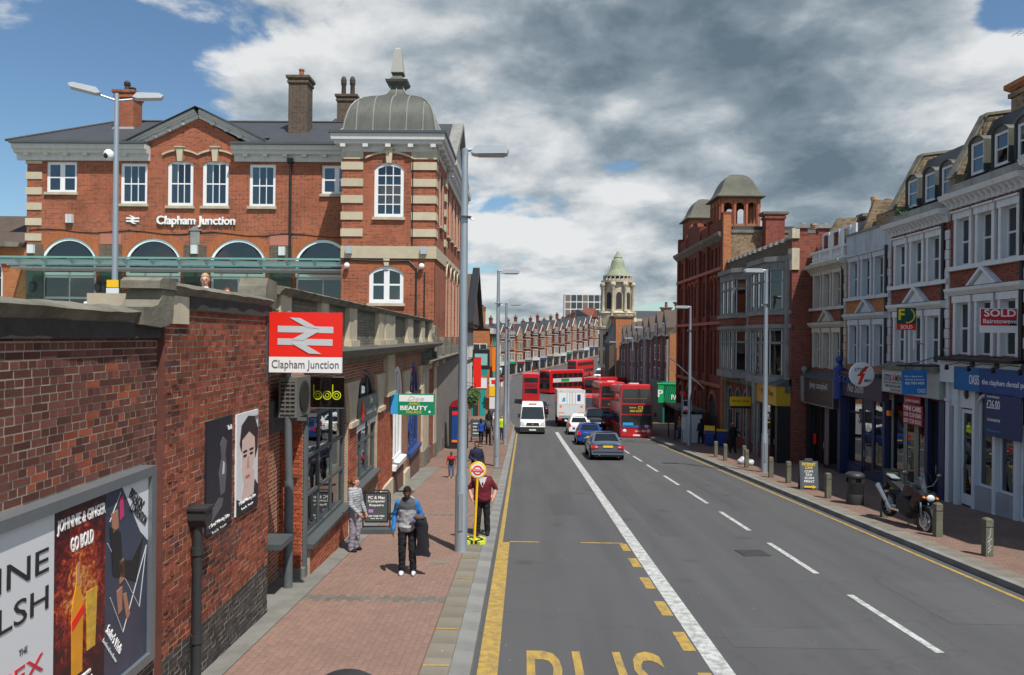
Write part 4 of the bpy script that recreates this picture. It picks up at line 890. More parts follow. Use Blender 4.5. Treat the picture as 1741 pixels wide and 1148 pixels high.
mb = MB(); mb.lathe([(.34, 18.15), (.36, 18.2), (.60, 18.42), (.64, 18.54), (.42, 18.62), (.28, 18.8), (.24, 18.93), (.34, 18.97), (.34, 19.02)], (-7.46, 2.55, 0), sq=True); mb.build('finial_base', LEAD, TW)
mb = MB(); mb.lathe([(.36, 19.03), (.19, 20.4), (.08, 20.52)], (-7.46, 2.55, 0), sq=True); mb.build('finial_obelisk', pm('finial_stone', (.34, .34, .30), .7, var=.1), TW)
# services on the tower
mb = MB(); mb.tube((-6.15, -.05, 13.4), (-6.15, -.05, 8.8), .035, n=6); mb.path([(-10, -.06, 7.98), (-9.3, -.06, 8.02), (-7.4, -.06, 7.95), (-6.3, -.06, 7.98), (-5.9, -.06, 7.6), (-5.9, -.06, 4.0)], .045, 6); mb.tube((-5.45, -.05, 7.4), (-5.45, -.05, 3.6), .03, n=6); mb.build('service_pipes', BLACK, TW)
for x in (-9.55, -5.5): MB().box(x-.16, x+.16, -.3, -.02, 8.35, 8.75).build('flood_light', ALU, TW); MB().ell((x-.1, -.2, 7.7), (.16, .14, .16), 10, 8).build('cctv_dome', WHITE, TW)

# ------------------------------------------------------------------ street front of the station (faces the road)
SF = thing('station_street_front', 'tall red brick street front of the station with cream framed arched windows and gable', 'building', (-4.9, 40, 0), math.pi/2)
hs = []
for i in range(4): x = 5.9+2.35*i; hs += [(x, x+1.35, 10.2, 13.2), (x-.05, x+1.4, 3.9, 8.3, .7)]
hs += [(1.9, 3.3, 10.2, 13.2)]
mb = MB(); wall(mb, .0, 17.0, -5, 13.9, hs, rev=.25); shell(mb, .0, 17.0, 0, 5, 2, 13.9, skip='flr'); mb.face([(17, 0, -5), (17, 5, -5), (17, 5, 13.9), (17, 0, 13.9)]); mb.build('wall', BRK, SF)
SURR = pm('cream_surround', (.58, .42, .33), .7, var=.06)
for h in hs:
    if h[2] > 9: window(SF, *h[:4], y=.12, cols=2, rows=2, fr=.12, sill=(.16, .14))
    else: window(SF, *h[:4], y=.16, cols=2, rows=3, fr=.14, rise=h[4])
    for a in (h[0]-.18, h[1]+.02): MB().box(a, a+.16, -.03, .0, h[2], h[3]-(h[4] if len(h) > 4 else 0)).build('window_surround', SURR, SF)
    if len(h) > 4: hood(SF, h[0]-.26, h[1]+.26, h[3]-h[4], h[4]+.12, STONE, w=.16, prj=.08, key=False)
for i in range(5): MB().box(15.9, 17.06, -.08, .0, 9.3+.905*i, 9.72+.905*i).build('quoin', STONE_Q, SF); MB().box(4.2, 5.2, -.12, .0, 9.3+.905*i, 9.72+.905*i).build('quoin', STONE_Q, SF)
MB().box(5.2, 17.05, -.07, .0, 8.55, 8.80).build('stone_band', STONE, SF)
MB().prism([(.0, 13.5), (-.12, 13.5), (-.2, 14.1), (-.42, 14.2), (-.46, 14.44), (-.60, 14.5), (-.64, 14.8), (0, 14.8)], 'x', 5.4, 17.5).build('cornice', CORN, SF)
for i in range(14): x = 5.7+.85*i; MB().box(x, x+.3, -.40, -.15, 13.8, 14.09).build('modillion', CORN, SF)
mb = MB(); mb.prism([(7.2, 14.8), (17.2, 14.8), (12.2, 18.3)], 'y', -.12, .3); mb.build('gable', STONE_G, SF)
mb = MB(); 
for a, b in (((6.7, 14.8), (12.2, 18.6)), ((17.7, 14.8), (12.2, 18.6))):
    d = Vector((b[0]-a[0], b[1]-a[1])).normalized(); n_ = Vector((-d.y, d.x)) if d.x > 0 else Vector((d.y, -d.x))
    mb.prism([a, b, (b[0]+n_.x*.4, b[1]+n_.y*.4), (a[0]+n_.x*.4, a[1]+n_.y*.4)], 'y', -.45, .3)
mb.build('gable_rake', STONE_G, SF)
mb = MB(); mb.face([(6.6, -.4, 15.1), (12.2, -.4, 18.95), (12.2, 9, 18.95), (6.6, 9, 15.1)]); mb.face([(17.8, -.4, 15.1), (12.2, -.4, 18.95), (12.2, 9, 18.95), (17.8, 9, 15.1)]); mb.build('roof', SLATE, SF)
# ------------------------------------------------------------------ right-hand terrace (faces the street, local x runs towards the viewer)
def shop_window(root, x0, x1, z0, z1, y, mat, cols, rows=2, mid=.74, glass=None, bar=.06, fr=.08):
    return window(root, x0, x1, z0, z1, y=y, cols=cols, rows=rows, fr=fr, bar=bar, mat=mat, glass=glass or GLASS_S, mid=mid, dep=.08, name='shop_window')
def door(root, x0, x1, z0, z1, y, mat, glazed=True, kick=.5):
    d = MB().box(x0, x1, y, y+.05, z0, z0+kick).box(x0, x0+.1, y, y+.05, z0+kick, z1).box(x1-.1, x1, y, y+.05, z0+kick, z1).box(x0+.1, x1-.1, y, y+.05, z1-.12, z1).build('door', mat, root)
    if glazed: MB().box(x0+.1, x1-.1, y+.02, y+.03, z0+kick, z1-.12).build('pane', GLASS_S, d)
    else: MB().box(x0+.1, x1-.1, y+.015, y+.04, z0+kick, z1-.12).build('door_panel', mat, d)
    mb = MB(); mb.tube((x0+.15, y-.04, z0+.9), (x0+.15, y-.04, z0+1.2), .015, n=6); mb.build('handle', ALU, d); return d
def pediment(root, cx, z, w, h, mat):
    mb = MB(); mb.prism([(cx-w/2, z), (cx+w/2, z), (cx, z+h)], 'y', -.10, .02); o = mb.build('pediment', mat, root)
    for s in (-1, 1): MB().prism([(cx+s*(w/2+.08), z), (cx, z+h+.06), (cx, z+h+.17), (cx+s*(w/2+.2), z+.0)], 'y', -.22 if s < 0 else -.218, .02).build('pediment_rake', mat, o)
def dormer(root, cx, z0, w, h, y, mat=None):
    mat = mat or WHITE_W; f = window(root, cx-w/2, cx+w/2, z0, z0+h, y=y, cols=1, rows=2, fr=.09, mat=mat, name='dormer_window')
    P = [(cx-w/2-.06, z0)] + [(cx-w/2-.06, z0+h)] + arch_pts(cx-w/2-.06, cx+w/2+.06, z0+h, z0+h+.2, 8)[1:-1] + [(cx+w/2+.06, z0+h), (cx+w/2+.06, z0)]
    mb = MB(); n = len(P)
    for p, q in zip(P, P[1:]): mb.face([(p[0], y-.08, p[1]), (q[0], y-.08, q[1]), (q[0], y+1.3, q[1]), (p[0], y+1.3, p[1])])
    A = arch_pts(cx-w/2-.06, cx+w/2+.06, z0+h, z0+h+.2, 8); mb.face([(p[0], y-.02, p[1]) for p in A]); mb.build('dormer_cheeks', LEAD, root)
BRKROW = {}
def terrace(Y0, dz, label, surround=None, brick=None, mansard=True, upper='corbel', cap=8.95, gsh=None, W=4.1, grp='white trimmed terrace houses over shops'):
    "one house of the terrace; x 0 (far party wall) .. W (near)"
    surround = surround or WHITE_W; brick = brick or BRK_R
    r = thing('terrace_house', label, 'house', (14.55, Y0, dz), -math.pi/2, grp)
    cs = [W*.215, W*.5, W*.785]; ow = .36
    hs = [(c-ow, c+ow, 3.5, 5.22) for c in cs] + [(c-ow, c+ow, 6.46, 8.02) for c in cs]
    mb = MB(); wall(mb, 0, W, 2.2, cap, hs, rev=.16, m=0); shell(mb, .0, W, 0, 9, 2.2, cap, skip='fb'); mb.build('wall', brick, r)
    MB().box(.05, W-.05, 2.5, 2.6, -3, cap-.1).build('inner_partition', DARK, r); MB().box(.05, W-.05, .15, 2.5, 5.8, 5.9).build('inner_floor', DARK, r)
    for i, (a, b, c, d) in enumerate(hs):
        window(r, a, b, c, d, y=.09, cols=1, rows=2, fr=.06, bar=.04, mat=surround, glass=GLASS, curtain=[(.0, 1., .0, 1., 1), (.0, 1., .3, 1., 1), (.0, 1., .0, 1., 1), (.0, 1., .55, 1.), (.0, .3, .0, 1.)][(i*7+int(Y0)) % 5])
        mb = MB(); mb.box(a-.13, a+.006, -.10, .085, c-.02, d+.05); mb.box(b-.006, b+.13, -.10, .085, c-.02, d+.05); mb.box(a-.16, b+.16, -.13, .085, d-.006, d+.22); mb.build('window_surround', surround, r)
        if c > 6: MB().box(a-.17, b+.17, -.2, .0, d+.222, d+.28).build('window_head', surround, r)
    MB().box(.0, W, -.16, .02, 6.30, 6.44).build('sill_course', surround, r)
    MB().prism([(.02, 5.46), (-.12, 5.46), (-.26, 5.60), (-.28, 5.70), (.02, 5.74)], 'x', .12, W-.12).build('string_cornice', surround, r)
    pediment(r, W*.5, 5.745, 1.15, .42, surround)
    if upper == 'corbel':
        MB().prism([(.02, 8.42), (-.10, 8.42), (-.14, 8.62), (-.40, 8.70), (-.46, 8.86), (.02, 8.90)], 'x', .0, W).build('cornice', surround, r)
        n = int(W/.27)
        for i in range(n): x = .08+i*W/n; MB().prism([(.0, 8.40), (-.06, 8.40), (-.34, 8.69), (.0, 8.69)], 'x', x, x+.12).build('corbel', surround, r)
        MB().box(0, W, -.1, .2, 8.90, 9.22).build('parapet', STONE_G, r)
    elif upper == 'render':
        MB().box(0, W, -.03, .1, 8.12, 9.22).build('parapet', GREYW, r); MB().box(-.02, W+.02, -.09, .2, 9.221, 9.30).build('parapet_coping', STONE_G, r)
    elif upper == 'balustrade':
        MB().prism([(.02, 8.10), (-.10, 8.10), (-.14, 8.32), (-.40, 8.40), (-.46, 8.56), (.02, 8.60)], 'x', .0, W).build('cornice', surround, r)
        n = int(W/.27)
        for i in range(n): x = .08+i*W/n; MB().prism([(.0, 8.10), (-.06, 8.10), (-.34, 8.39), (.0, 8.39)], 'x', x, x+.12).build('corbel', surround, r)
        MB().box(0, W, -.12, .1, 8.61, 8.72).build('plinth_rail', WHITE_W, r); MB().box(0, W, -.14, .12, 9.12, 9.24).build('top_rail', WHITE_W, r)
        for i in range(18):
            x = .25+i*.21
            if i % 6 == 5: MB().box(x-.13, x+.13, -.13, .1, 8.721, 9.119).build('pedestal', WHITE_W, r)
            else: MB().lathe([(.05, 0), (.085, .1), (.05, .26), (.07, .398)], (x, -.02, 8.721), 8).build('baluster', WHITE_W, r, smooth=True)
    for s in range(int(5.4/.34)):     # chain of quoin blocks on the party line
        MB().box(W-.20 if s % 2 else W-.26, W-.001, -.05, .02, 3.05+.34*s, 3.37+.34*s).build('quoin', surround, r)
    mb = MB(); mb.tube((W-.32, -.09, 8.4), (W-.32, -.09, 3.3), .055, n=8); mb.build('downpipe', BLACK, r)
    if mansard:
        mb = MB(); mb.face([(0, .25, 9.1), (W, .25, 9.1), (W, 1.3, 11.45), (0, 1.3, 11.45)]); mb.face([(0, 1.3, 11.45), (W, 1.3, 11.45), (W, 5, 12.0), (0, 5, 12.0)]); mb.face([(0, 5, 12.0), (W, 5, 12.0), (W, 9, 9), (0, 9, 9)]); mb.build('mansard_roof', SLATE, r)
        for c in (W*.25, W*.55, W*.82): dormer(r, c, 9.45, .72, 1.05, .30)
        MB().prism([(.05, 8.8), (.05, 9.5), (1.15, 11.6), (5, 12.15), (5, 8.8)], 'x', -.17, .17).build('party_wall', BRK_Y, r); MB().prism([(.02, 9.5), (1.12, 11.63), (5, 12.18), (5, 12.26), (1.08, 11.72), (-.06, 9.52)], 'x', -.21, .21).build('party_coping', STONE_D, r)
    return r
T1 = terrace(25.62, 0., 'terrace house of red brick and pale trim above the blue dental practice sign')
T2 = terrace(29.68, -.38, 'terrace house with yellow and green sold board above the pale barber fascia')
T3 = terrace(33.72, -.62, 'terrace house with plain grey rendered parapet above the navy shopfront', surround=pm('bluish_white', (.50, .54, .58), .6, streak=.4, grime=.2), upper='render', mansard=False, brick=BRK_O)
T4 = terrace(37.80, -.92, 'narrow terrace house with white balustrade above the brown shop fascia', surround=pm('buff_white', (.50, .47, .40), .6, streak=.4, grime=.2), upper='balustrade', mansard=False)
T0 = terrace(21.50, .30, 'terrace house of red brick next to the dental practice, uphill side'); TM = terrace(17.38, .58, 'terrace house of red brick two doors uphill from the dental practice')
# attic storeys of the two lower houses
r = T4
mb = MB(); mb.prism([(.35, 9.0), (1.1, 10.4), (4.5, 10.6), (4.5, 9.0)], 'x', .2, 4.0); mb.build('attic_roof', SLATE, r)
for c in (.8, 2.0, 3.2): window(r, c-.4, c+.4, 9.15, 10.15, y=.35, cols=1, rows=1, fr=.1, mat=WHITE_W, name='attic_window')
MB().box(.2, 4.0, .42, .5, 9.0, 10.2).build('attic_wall', WHITE_W, r)
MB().prism([(.3, 8.6), (.3, 9.4), (1.2, 11.0), (5, 11.3), (5, 8.6)], 'x', .0, .2).build('party_wall', BRK_Y, r)
c_ = chimney(r, .3, 3.0, .5, 1.0, 9.5, 11.2, BRK_D, STONE_D, [(-.1, .9, 0)], TERRA_B); chimney(r, 1.2, 3.2, .5, .8, 9.5, 10.9, BRK_D, STONE_D, [(.0, .9, 0)], TERRA)
MB().prism([(.5, 9.2), (1.2, 11.2), (6, 11.3), (6, 9.2)], 'x', 3.9, 4.15).build('party_wall', BRK_Y, r)
MB().box(.2, 4.0, 1.2, 8, 9.2, 10.2).build('attic_block', BRK_Y, T3)
c1 = chimney(T1, 1.5, 1.75, .75, .9, 10.5, 12.35, BRK_Y, BRK_O, [(-.1, .75, 0)], TERRA)
o = thing('tv_aerial', 'thin metal television aerial fixed to the tall chimney above the dental practice', 'aerial', (16.25, 24.2, 12.2))
mb = MB(); mb.tube((0, 0, -.4), (0, 0, 1.9), .02, n=6); mb.tube((-.5, 0, 1.7), (.6, 0, 1.8), .012, n=5); mb.build('mast', STEEL, o)
for i in range(6): MB().tube((-.45+i*.2, -.25, 1.71+i*.018), (-.45+i*.2, .25, 1.71+i*.018), .008, n=4).build('element', STEEL, o)
# gutter weeds on the parapet
LEAFM = pm('weed_leaf', (.06, .11, .03), .6, var=.4, sc=6)
def leaf_ball(name, mat, parent, c, r, n, sz, seed=1):
    rnd = random.Random(seed); mb = MB()
    for i in range(n):
        d = Vector((rnd.gauss(0, 1), rnd.gauss(0, 1), rnd.gauss(0, 1))); d.normalize(); p = Vector(c)+Vector((d.x*r[0], d.y*r[1], d.z*r[2]))*rnd.random()**.5
        a = Vector((rnd.gauss(0, 1), rnd.gauss(0, 1), rnd.gauss(0, 1))).normalized(); b = a.orthogonal().normalized(); s = sz*rnd.uniform(.5, 1.2)
        mb.face([p-a*s, p+b*s*.4, p+a*s, p-b*s*.4])
    return mb.build(name, mat, parent)
o = thing('parapet_weed', 'scraggy green weed growing on the slate parapet of the terrace', 'plant', (14.7, 28.9, 8.7)); stuff(leaf_ball('weed_leaves', LEAFM, o, (0, 0, .2), (.4, .5, .3), 220, .09)); mb = MB(); mb.path([(0, 0, -.12), (.03, .05, .2), (.1, .1, .4)], .015, 5); mb.build('stem', TILE, o)

# ------------------------------------------------------------------ shopfronts of the terrace
def g_(Y, dz): return gz(Y)+.12-dz
# dental practice (T1)
g = g_(23.6, 0); FW = pm('shop_white', (.60, .64, .67), .5, var=.05, streak=.15)
MB().box(0, 4.1, -.30, .02, 2.55, 3.36).build('fascia_backing', FW, T1); MB().prism([(-.55, 3.37), (.05, 3.45), (.05, 3.30), (-.52, 3.28)], 'x', .0, 4.1).build('fascia_hood', BLACK, T1)
F = MB().box(.95, 8.2, -.36, -.302, 2.35, 3.10).build('sign_board', BLUE, T1); MB().box(.951, 2.3, -.364, -.36, 2.36, 3.09).build('sign_sea_panel', pm('sea_blue', (.012, .13, .34), .4, var=.6, sc=1.5), F)  # brighter mottled sea-blue end of the board
text(F, 'OASIS', 2.05, 2.72, .3, LETW, y=-.368, w=.52, h=.30); text(F, 'the clapham dental practice', 3.70, 2.66, .2, LETW, y=-.363, w=2.5, h=.21)
for i, x in enumerate((1.0, 2.2, 3.4, 4.6)):
    l = MB().path([(x+.9, -.3, 3.2), (x+.5, -.5, 3.24), (x+.15, -.72, 3.14)], .014, 5).build('lamp_arm', BLACK, T1); MB().ell((x+.9, -.34, 3.2), (.1, .05, .1), 10, 6).build('lamp_boss', BLACK, l); MB().tube((x+.15, -.72, 3.14), (x+.05, -.66, 3.03), .05, .07, 8).build('lamp_head', BLACK, l)
for x in (.12, .62): MB().box(x, x+.2, -.16, .02, g-.2, 2.55).build('pilaster', FW, T1); MB().box(x-.03, x+.23, -.2, .02, 1.9, 2.0).build('capital', FW, T1)
MB().box(.32, 1.55, -.08, .02, 1.75, 2.55).build('transom_panel', FW, T1); MB().ell((1.2, -.10, 2.2), (.12, .03, .16), 10, 6).build('port_light', BLACK, T1)
door(T1, .55+.3, 1.55, g, 1.7, -.03, FW, kick=.35)
for x in (1.58, 2.62, 3.62): MB().box(x, x+.14, -.14, .02, g-.2, 2.4).build('pilaster', FW, T1)
shop_window(T1, 1.73, 2.61, g+.75, 2.3, .0, FW, 1, 1); shop_window(T1, 2.77, 3.61, g+.75, 2.3, .0, FW, 1, 1); door(T1, 3.78, 4.8, g, 1.5, -.03, FW, kick=.25)
hood(T1, 1.7, 2.64, 1.7, .5, FW, w=.1, prj=.08, key=False)
MB().box(1.72, 3.62, -.10, .0, g-.2, g+.74).build('stall_riser', pm('grey_render_riser', (.30, .33, .35), .8, grime=.3), T1)
o = MB().box(2.55, 4.25, -.34, -.32, 1.05, 2.33).build('banner', pm('banner_navy', (.022, .04, .12), .5, var=.2), T1); text(o, '£26.00', 2.98, 2.02, .3, LETW, y=-.345, w=.62, h=.26); text(o, 'EXAMS FROM JUST', 2.98, 2.24, .1, LETW, y=-.345, w=.6, h=.08); text(o, 'CALL US ON 020 7228', 3.0, 1.55, .1, LETW, y=-.345, w=.6, h=.08); text(o, 'NHS and private', 3.0, 1.22, .1, BLUEL, y=-.345, w=.6, h=.08)
ob_ = MB().box(2.9, 3.5, .10, .12, g+.8, g+1.15).build('window_card', PAPER, T1); text(ob_, 'OASIS', 3.2, g+.97, .2, LETG, y=.095, w=.5, h=.25); MB().box(1.9, 2.4, .10, .12, g+.85, g+1.15).build('window_card', AMBER, T1)
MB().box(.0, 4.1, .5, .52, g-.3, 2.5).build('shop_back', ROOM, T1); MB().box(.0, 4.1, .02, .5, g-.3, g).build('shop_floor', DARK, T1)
# barber (T2)
g = g_(27.6, -.38); BG = pm('beige_joinery', (.30, .29, .24), .6, var=.1, grime=.2)
MB().box(0, 4.06, -.32, .02, 2.30, 3.30).build('fascia_backing', pm('pale_fascia', (.36, .39, .38), .5, var=.08, grime=.2), T2); MB().prism([(-.5, 3.31), (.05, 3.50), (.05, 3.25), (-.48, 3.22)], 'x', .0, 4.06).build('fascia_hood', STONE_D, T2)
F = MB().box(.12, 1.75, -.36, -.322, 2.35, 3.15).build('sign_board', pm('sign_pale', (.44, .48, .48), .4, var=.04), T2)
text(F, 'STYLE', .58, 2.88, .3, LETK, y=-.365, w=.62, h=.24, shear=.25, bold=.01); text(F, 'MEN', 1.38, 2.88, .3, LETK, y=-.365, w=.50, h=.24, shear=.25, bold=.01); text(F, '4', 1.02, 2.87, .4, SRED, y=-.367, w=.16, h=.42, shear=.3, bold=.02)
MB().box(.25, 1.65, -.366, -.36, 2.70, 2.715).build('rule', LETK, F); MB().box(.25, 1.65, -.366, -.36, 2.665, 2.68).build('rule', LETK, F); text(F, 'HAIR SALON FOR MEN', .95, 2.56, .1, LETG, y=-.365, w=1.2, h=.12); text(F, 'Tel: 020 7223 0984', 1.15, 2.42, .1, LETG, y=-.365, w=.8, h=.08)
F = MB().box(1.76, 2.95, -.35, -.322, 2.35, 3.15).build('sign_board', pm('sign_mint', (.42, .50, .46), .4, var=.04), T2); text(F, 'WIK', 2.12, 2.80, .3, LETK, y=-.355, w=.62, h=.34); text(F, 'QUARTERS', 2.2, 2.48, .1, LETK, y=-.355, w=.62, h=.1)
for z in (2.62, 2.98): MB().box(1.78, 2.93, -.354, -.35, z, z+.015).build('rule', LETK, F)
shop_window(T2, .12, 1.15, g+.5, 2.28, .02, BG, 1, 1); door(T2, 1.2, 1.95, g, 2.0, .02, BG, kick=.3); shop_window(T2, 2.0, 2.75, g+.5, 2.28, .02, BG, 1, 2)
MB().box(.1, 2.78, -.05, .02, g-.3, g+.49).build('stall_riser', STONE_G, T2) if False else None
for a, b in ((.1, 1.17), (1.98, 2.78)): MB().box(a, b, -.05, .02, g-.3, g+.49).build('stall_riser', BG, T2)
MB().box(.0, 2.8, .9, .92, g-.3, 2.4).build('shop_back', ROOM, T2); MB().box(0, 2.8, .02, .9, g-.3, g).build('shop_floor', DARK, T2)
MB().box(2.8, 3.0, -.12, .02, g-.3, 2.30).build('pilaster', NAVY, T2); MB().box(3.7, 4.05, -.12, .02, g-.3, 2.30).build('pilaster', NAVY, T2); door(T2, 3.0, 3.7, g, 2.25, .15, NAVY, glazed=False, kick=.8)
F = MB().box(1.35, 2.72, -.16, -.12, 1.20, 1.95).build('board_sign', pm('board_red', (.36, .012, .025), .5, var=.05), T2); text(F, 'MINI CABS', 2.03, 1.80, .2, LETW, y=-.165, w=1.2, h=.18, bold=.015); text(F, '020 7228 8580', 2.03, 1.56, .2, LETW, y=-.165, w=1.2, h=.15); text(F, '020 7228 8530', 2.03, 1.33, .2, LETW, y=-.165, w=1.2, h=.15)
F = MB().prism([(1.4, 1.98), (2.5, 2.0), (2.5, 2.26), (1.4, 2.30)], 'y', -.12, -.09).build('board_sign', MATS['board_red'], T2); text(F, 'CLAPHAM CAR SERVICE', 1.95, 2.08, .2, LETW, y=-.125, w=1.0, h=.10)
for i in range(9):
    x, z = .25+(i % 5)*.5, g+.75+(i*37 % 11)*.12; MB().box(x, x+.16+.05*(i % 3), .12, .13, z, z+.24).build('window_card', [PAPER, SRED, BLUEL, PAPER][i % 4], T2)
MB().box(.15, .35, -.2, -.08, 1.35, 1.55).build('alarm_box', AMBER, T2)
o = tag(MB().lathe([(.47, -.05), (.5, -.04), (.5, .04), (.47, .05)], (0, 0, 0), 28, ax='y').build('round_sign', WHITE), 'round white barber sign with a red figure 4 projecting from the fascia', 'sign'); o.location = (13.62, 30.1, 2.55)
text(o, 'STYLE', -.06, .2, .2, LETK, y=-.056, w=.5, h=.14, shear=.2, bold=.01); text(o, 'MEN', .22, -.24, .2, LETK, y=-.056, w=.3, h=.12, shear=.2, bold=.01); MB().prism([(.28, .34), (.12, .34), (-.22, -.06), (-.06, -.06), (-.18, -.40), (-.06, -.40), (.12, .06), (.02, .06)], 'y', -.054, -.05).build('figure_four', SRED, o)
mb = MB(); mb.box(.5, .98, -.03, .03, -.12, .12); mb.build('bracket', ALU, o)
# navy shop (T3)
g = g_(31.7, -.62)
MB().box(.1, 4.0, -.30, .02, 2.1, 3.05).build('fascia', PURPLE, T3); text(T3, 'No Sium', 1.65, 2.50, .3, SILV, y=-.305, w=1.5, h=.38, shear=.2); MB().box(.0, 4.04, -.42, .02, 3.051, 3.2).build('fascia_hood', BLACK, T3)
for i in range(4): x = .5+i*.42; l = MB().tube((x, -.5, 2.92), (x, -.44, 2.72), .07, .10, 8).build('fascia_lamp', BLUEP, T3); MB().tube((x, -.3, 3.02), (x, -.5, 2.94), .015, n=5).build('lamp_arm', ALU, l)
mb = MB(); mb.lathe([(.20, 1.9), (.24, 2.1), (.24, 3.15), (.26, 3.2), (.26, 3.28), (.10, 3.40), (.06, 3.5), (.13, 3.56), (.17, 3.68), (.13, 3.8), (.02, 3.85)], (.05, -.32, 0), 16); mb.build('finial_post', BLUEP, T3, smooth=True)
MB().box(-.08, .16, -.30, .02, g-.3, 2.1).build('pilaster', NAVY, T3); MB().box(3.85, 4.04, -.2, .02, g-.3, 2.1).build('pilaster', NAVY, T3)
shop_window(T3, .17, 1.7, g+.45, 2.09, .0, NAVY, 1, 2, .78); door(T3, 1.75, 2.6, g, 1.7, .02, NAVY, kick=.3); MB().box(1.75, 2.6, .0, .05, 1.7, 2.09).build('fanlight_panel', NAVY, T3); shop_window(T3, 2.65, 3.84, g+.45, 2.09, .0, NAVY, 1, 2, .78)
for a, b in ((.17, 1.72), (2.63, 3.85)): MB().box(a, b, -.06, .02, g-.3, g+.44).build('stall_riser', NAVY, T3)
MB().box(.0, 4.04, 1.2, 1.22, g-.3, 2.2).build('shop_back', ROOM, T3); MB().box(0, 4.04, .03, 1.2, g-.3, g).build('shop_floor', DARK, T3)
MB().box(2.8, 3.4, .1, .11, 1.2, 1.55).build('window_card', PAPER, T3); MB().box(3.2, 3.6, .1, .11, g+.6, g+1.1).build('window_card', PAPER, T3)
# brown fascia shop (T4)
g = g_(35.8, -.92)
F = MB().box(.25, 3.75, -.42, -.02, 1.75, 3.0).build('fascia', BROWN, T4); text(F, 'jinny campbell', 2.0, 2.62, .3, SILV, y=-.425, w=2.1, h=.40); text(F, 'hair and beauty', 1.1, 2.10, .1, LETG, y=-.425, w=1.1, h=.12); text(F, '020 7223', 2.9, 2.08, .1, LETG, y=-.425, w=.7, h=.12)
mb = MB(); mb.box(.2, 3.8, -.46, -.42, 1.70, 1.75); mb.box(.2, .25, -.46, -.42, 1.75, 3.05); mb.box(3.75, 3.8, -.46, -.42, 1.75, 3.05); mb.box(.25, 3.75, -.46, -.42, 3.0, 3.05); mb.build('fascia_frame', STONE_G, T4)
MB().prism([(-.55, 3.06), (.05, 3.40), (.05, 3.06)], 'x', .0, 4.1).build('fascia_hood', DGREY, T4)
mb = MB(); mb.lathe([(.17, 1.75), (.19, 2.7), (.2, 3.0), (.12, 3.12), (.06, 3.2), (.13, 3.28), (.16, 3.38), (.12, 3.5), (.02, 3.54)], (.05, -.34, 0), 14); mb.build('finial_post', STONE_G, T4, smooth=True)
MB().box(.0, .35, -.2, .02, g-.3, 1.8).build('pilaster', BLACK, T4); MB().box(3.7, 4.05, -.2, .02, g-.3, 1.8).build('pilaster', BLACK, T4)
shop_window(T4, .4, 1.5, g+.12, 1.7, -.05, BLACK, 1, 1); door(T4, 1.52, 2.35, g, 1.7, .05, BLACK, kick=.15); shop_window(T4, 2.38, 3.68, g+.12, 1.7, -.05, BLACK, 1, 1)
MB().box(.4, 3.7, .06, .08, g, 1.7).build('frosted_screen', pm('pink_frost', (.22, .17, .18), .5, var=.25, sc=2), T4)
MB().box(.6, .9, -.07, -.055, g+1.0, g+1.5).build('window_card', SRED, T4)

# ------------------------------------------------------------------ estate agents' boards
def agent_board(label, loc, w, h, base, parts):
    o = tag(MB().box(-w/2, w/2, -.015, .015, -h/2, h/2).build('agent_board', base), label, 'sign'); o.location = loc
    mb = MB(); mb.box(w/2-.05, w/2, .016, .07, -h/2-.7, h/2-.06); mb.build('post', WHITE_W, o); mb = MB(); mb.tube((w/2-.02, .045, -h/2-.4), (w/2+.62, .045, -h/2-.62), .02, n=5); mb.build('stay', STEEL, o); parts(o)
def pa(o):
    MB().box(-.34, .34, -.020, -.0155, -.40, -.18).build('band', SRED, o); text(o, 'SOLD', 0, -.29, .2, LETW, y=-.024, w=.42, h=.13, bold=.02); text(o, 'F', -.18, .16, .4, LETY, y=-.020, w=.22, h=.40, bold=.03)
    mb = MB(); P = [(.02+.26*math.cos(R(a)), .12+.26*math.sin(R(a))) for a in range(-100, 70, 10)]; 
    for p, q in zip(P, P[1:]): mb.tube((p[0], -.018, p[1]), (q[0], -.018, q[1]), .022, n=5)
    mb.build('arc', LETY, o)
agent_board('green and yellow sold board with red band fixed to the terrace', (13.75, 26.9, 4.72), .68, .80, pm('agent_green', (.008, .075, .06), .4), pa)
def pb(o):
    MB().box(-.7, .7, -.020, -.0155, -.15, .34).build('band', pm('agent_red', (.50, .02, .035), .4), o); MB().box(.15, .7, -.022, -.0201, -.15, .02).build('band', LETK, o); text(o, 'SOLD', -.14, .22, .3, LETW, y=-.026, w=.92, h=.22, bold=.02); text(o, 'Bairstoweves', -.1, -.02, .2, LETW, y=-.026, w=1.05, h=.13, bold=.01)
agent_board('red white and black sold board projecting from the terrace above the dental sign', (14.1, 22.0, 4.55), 1.4, .72, WHITE, pb)
def pc(o):
    MB().box(-.42, .42, -.02, -.0155, -.08, .06).build('band', SRED, o); MB().box(-.42, .42, -.02, -.0155, -.34, -.26).build('band', BLUEL, o); text(o, 'goodall', -.08, .24, .2, BLUEL, y=-.02, w=.6, h=.14); MB().ell((.3, -.016, .22), (.12, .01, .13), 12, 6).build('disc', BLUEL, o)
agent_board('small blue letting board with red stripe beside the bay fronted building', (14.1, 38.0, 3.85), .84, .68, BLUE, pc)
o = tag(MB().box(-.42, .42, -.03, .03, -.42, .42).build('hanging_sign', pm('hanging_blue', (.02, .16, .42), .4, var=.7, sc=1.2)), 'square blue dental practice sign hanging from an iron bracket', 'sign'); o.location = (13.45, 25.75, 2.50)
text(o, 'the clapham', -.04, .20, .1, LETW, y=-.034, w=.62, h=.08); text(o, 'dental practice', .0, .09, .1, LETW, y=-.034, w=.66, h=.08); text(o, '020 7924 9438', .0, -.03, .1, LETW, y=-.034, w=.64, h=.09, bold=.01); text(o, 'OASIS', .24, -.29, .1, LETW, y=-.034, w=.28, h=.15)
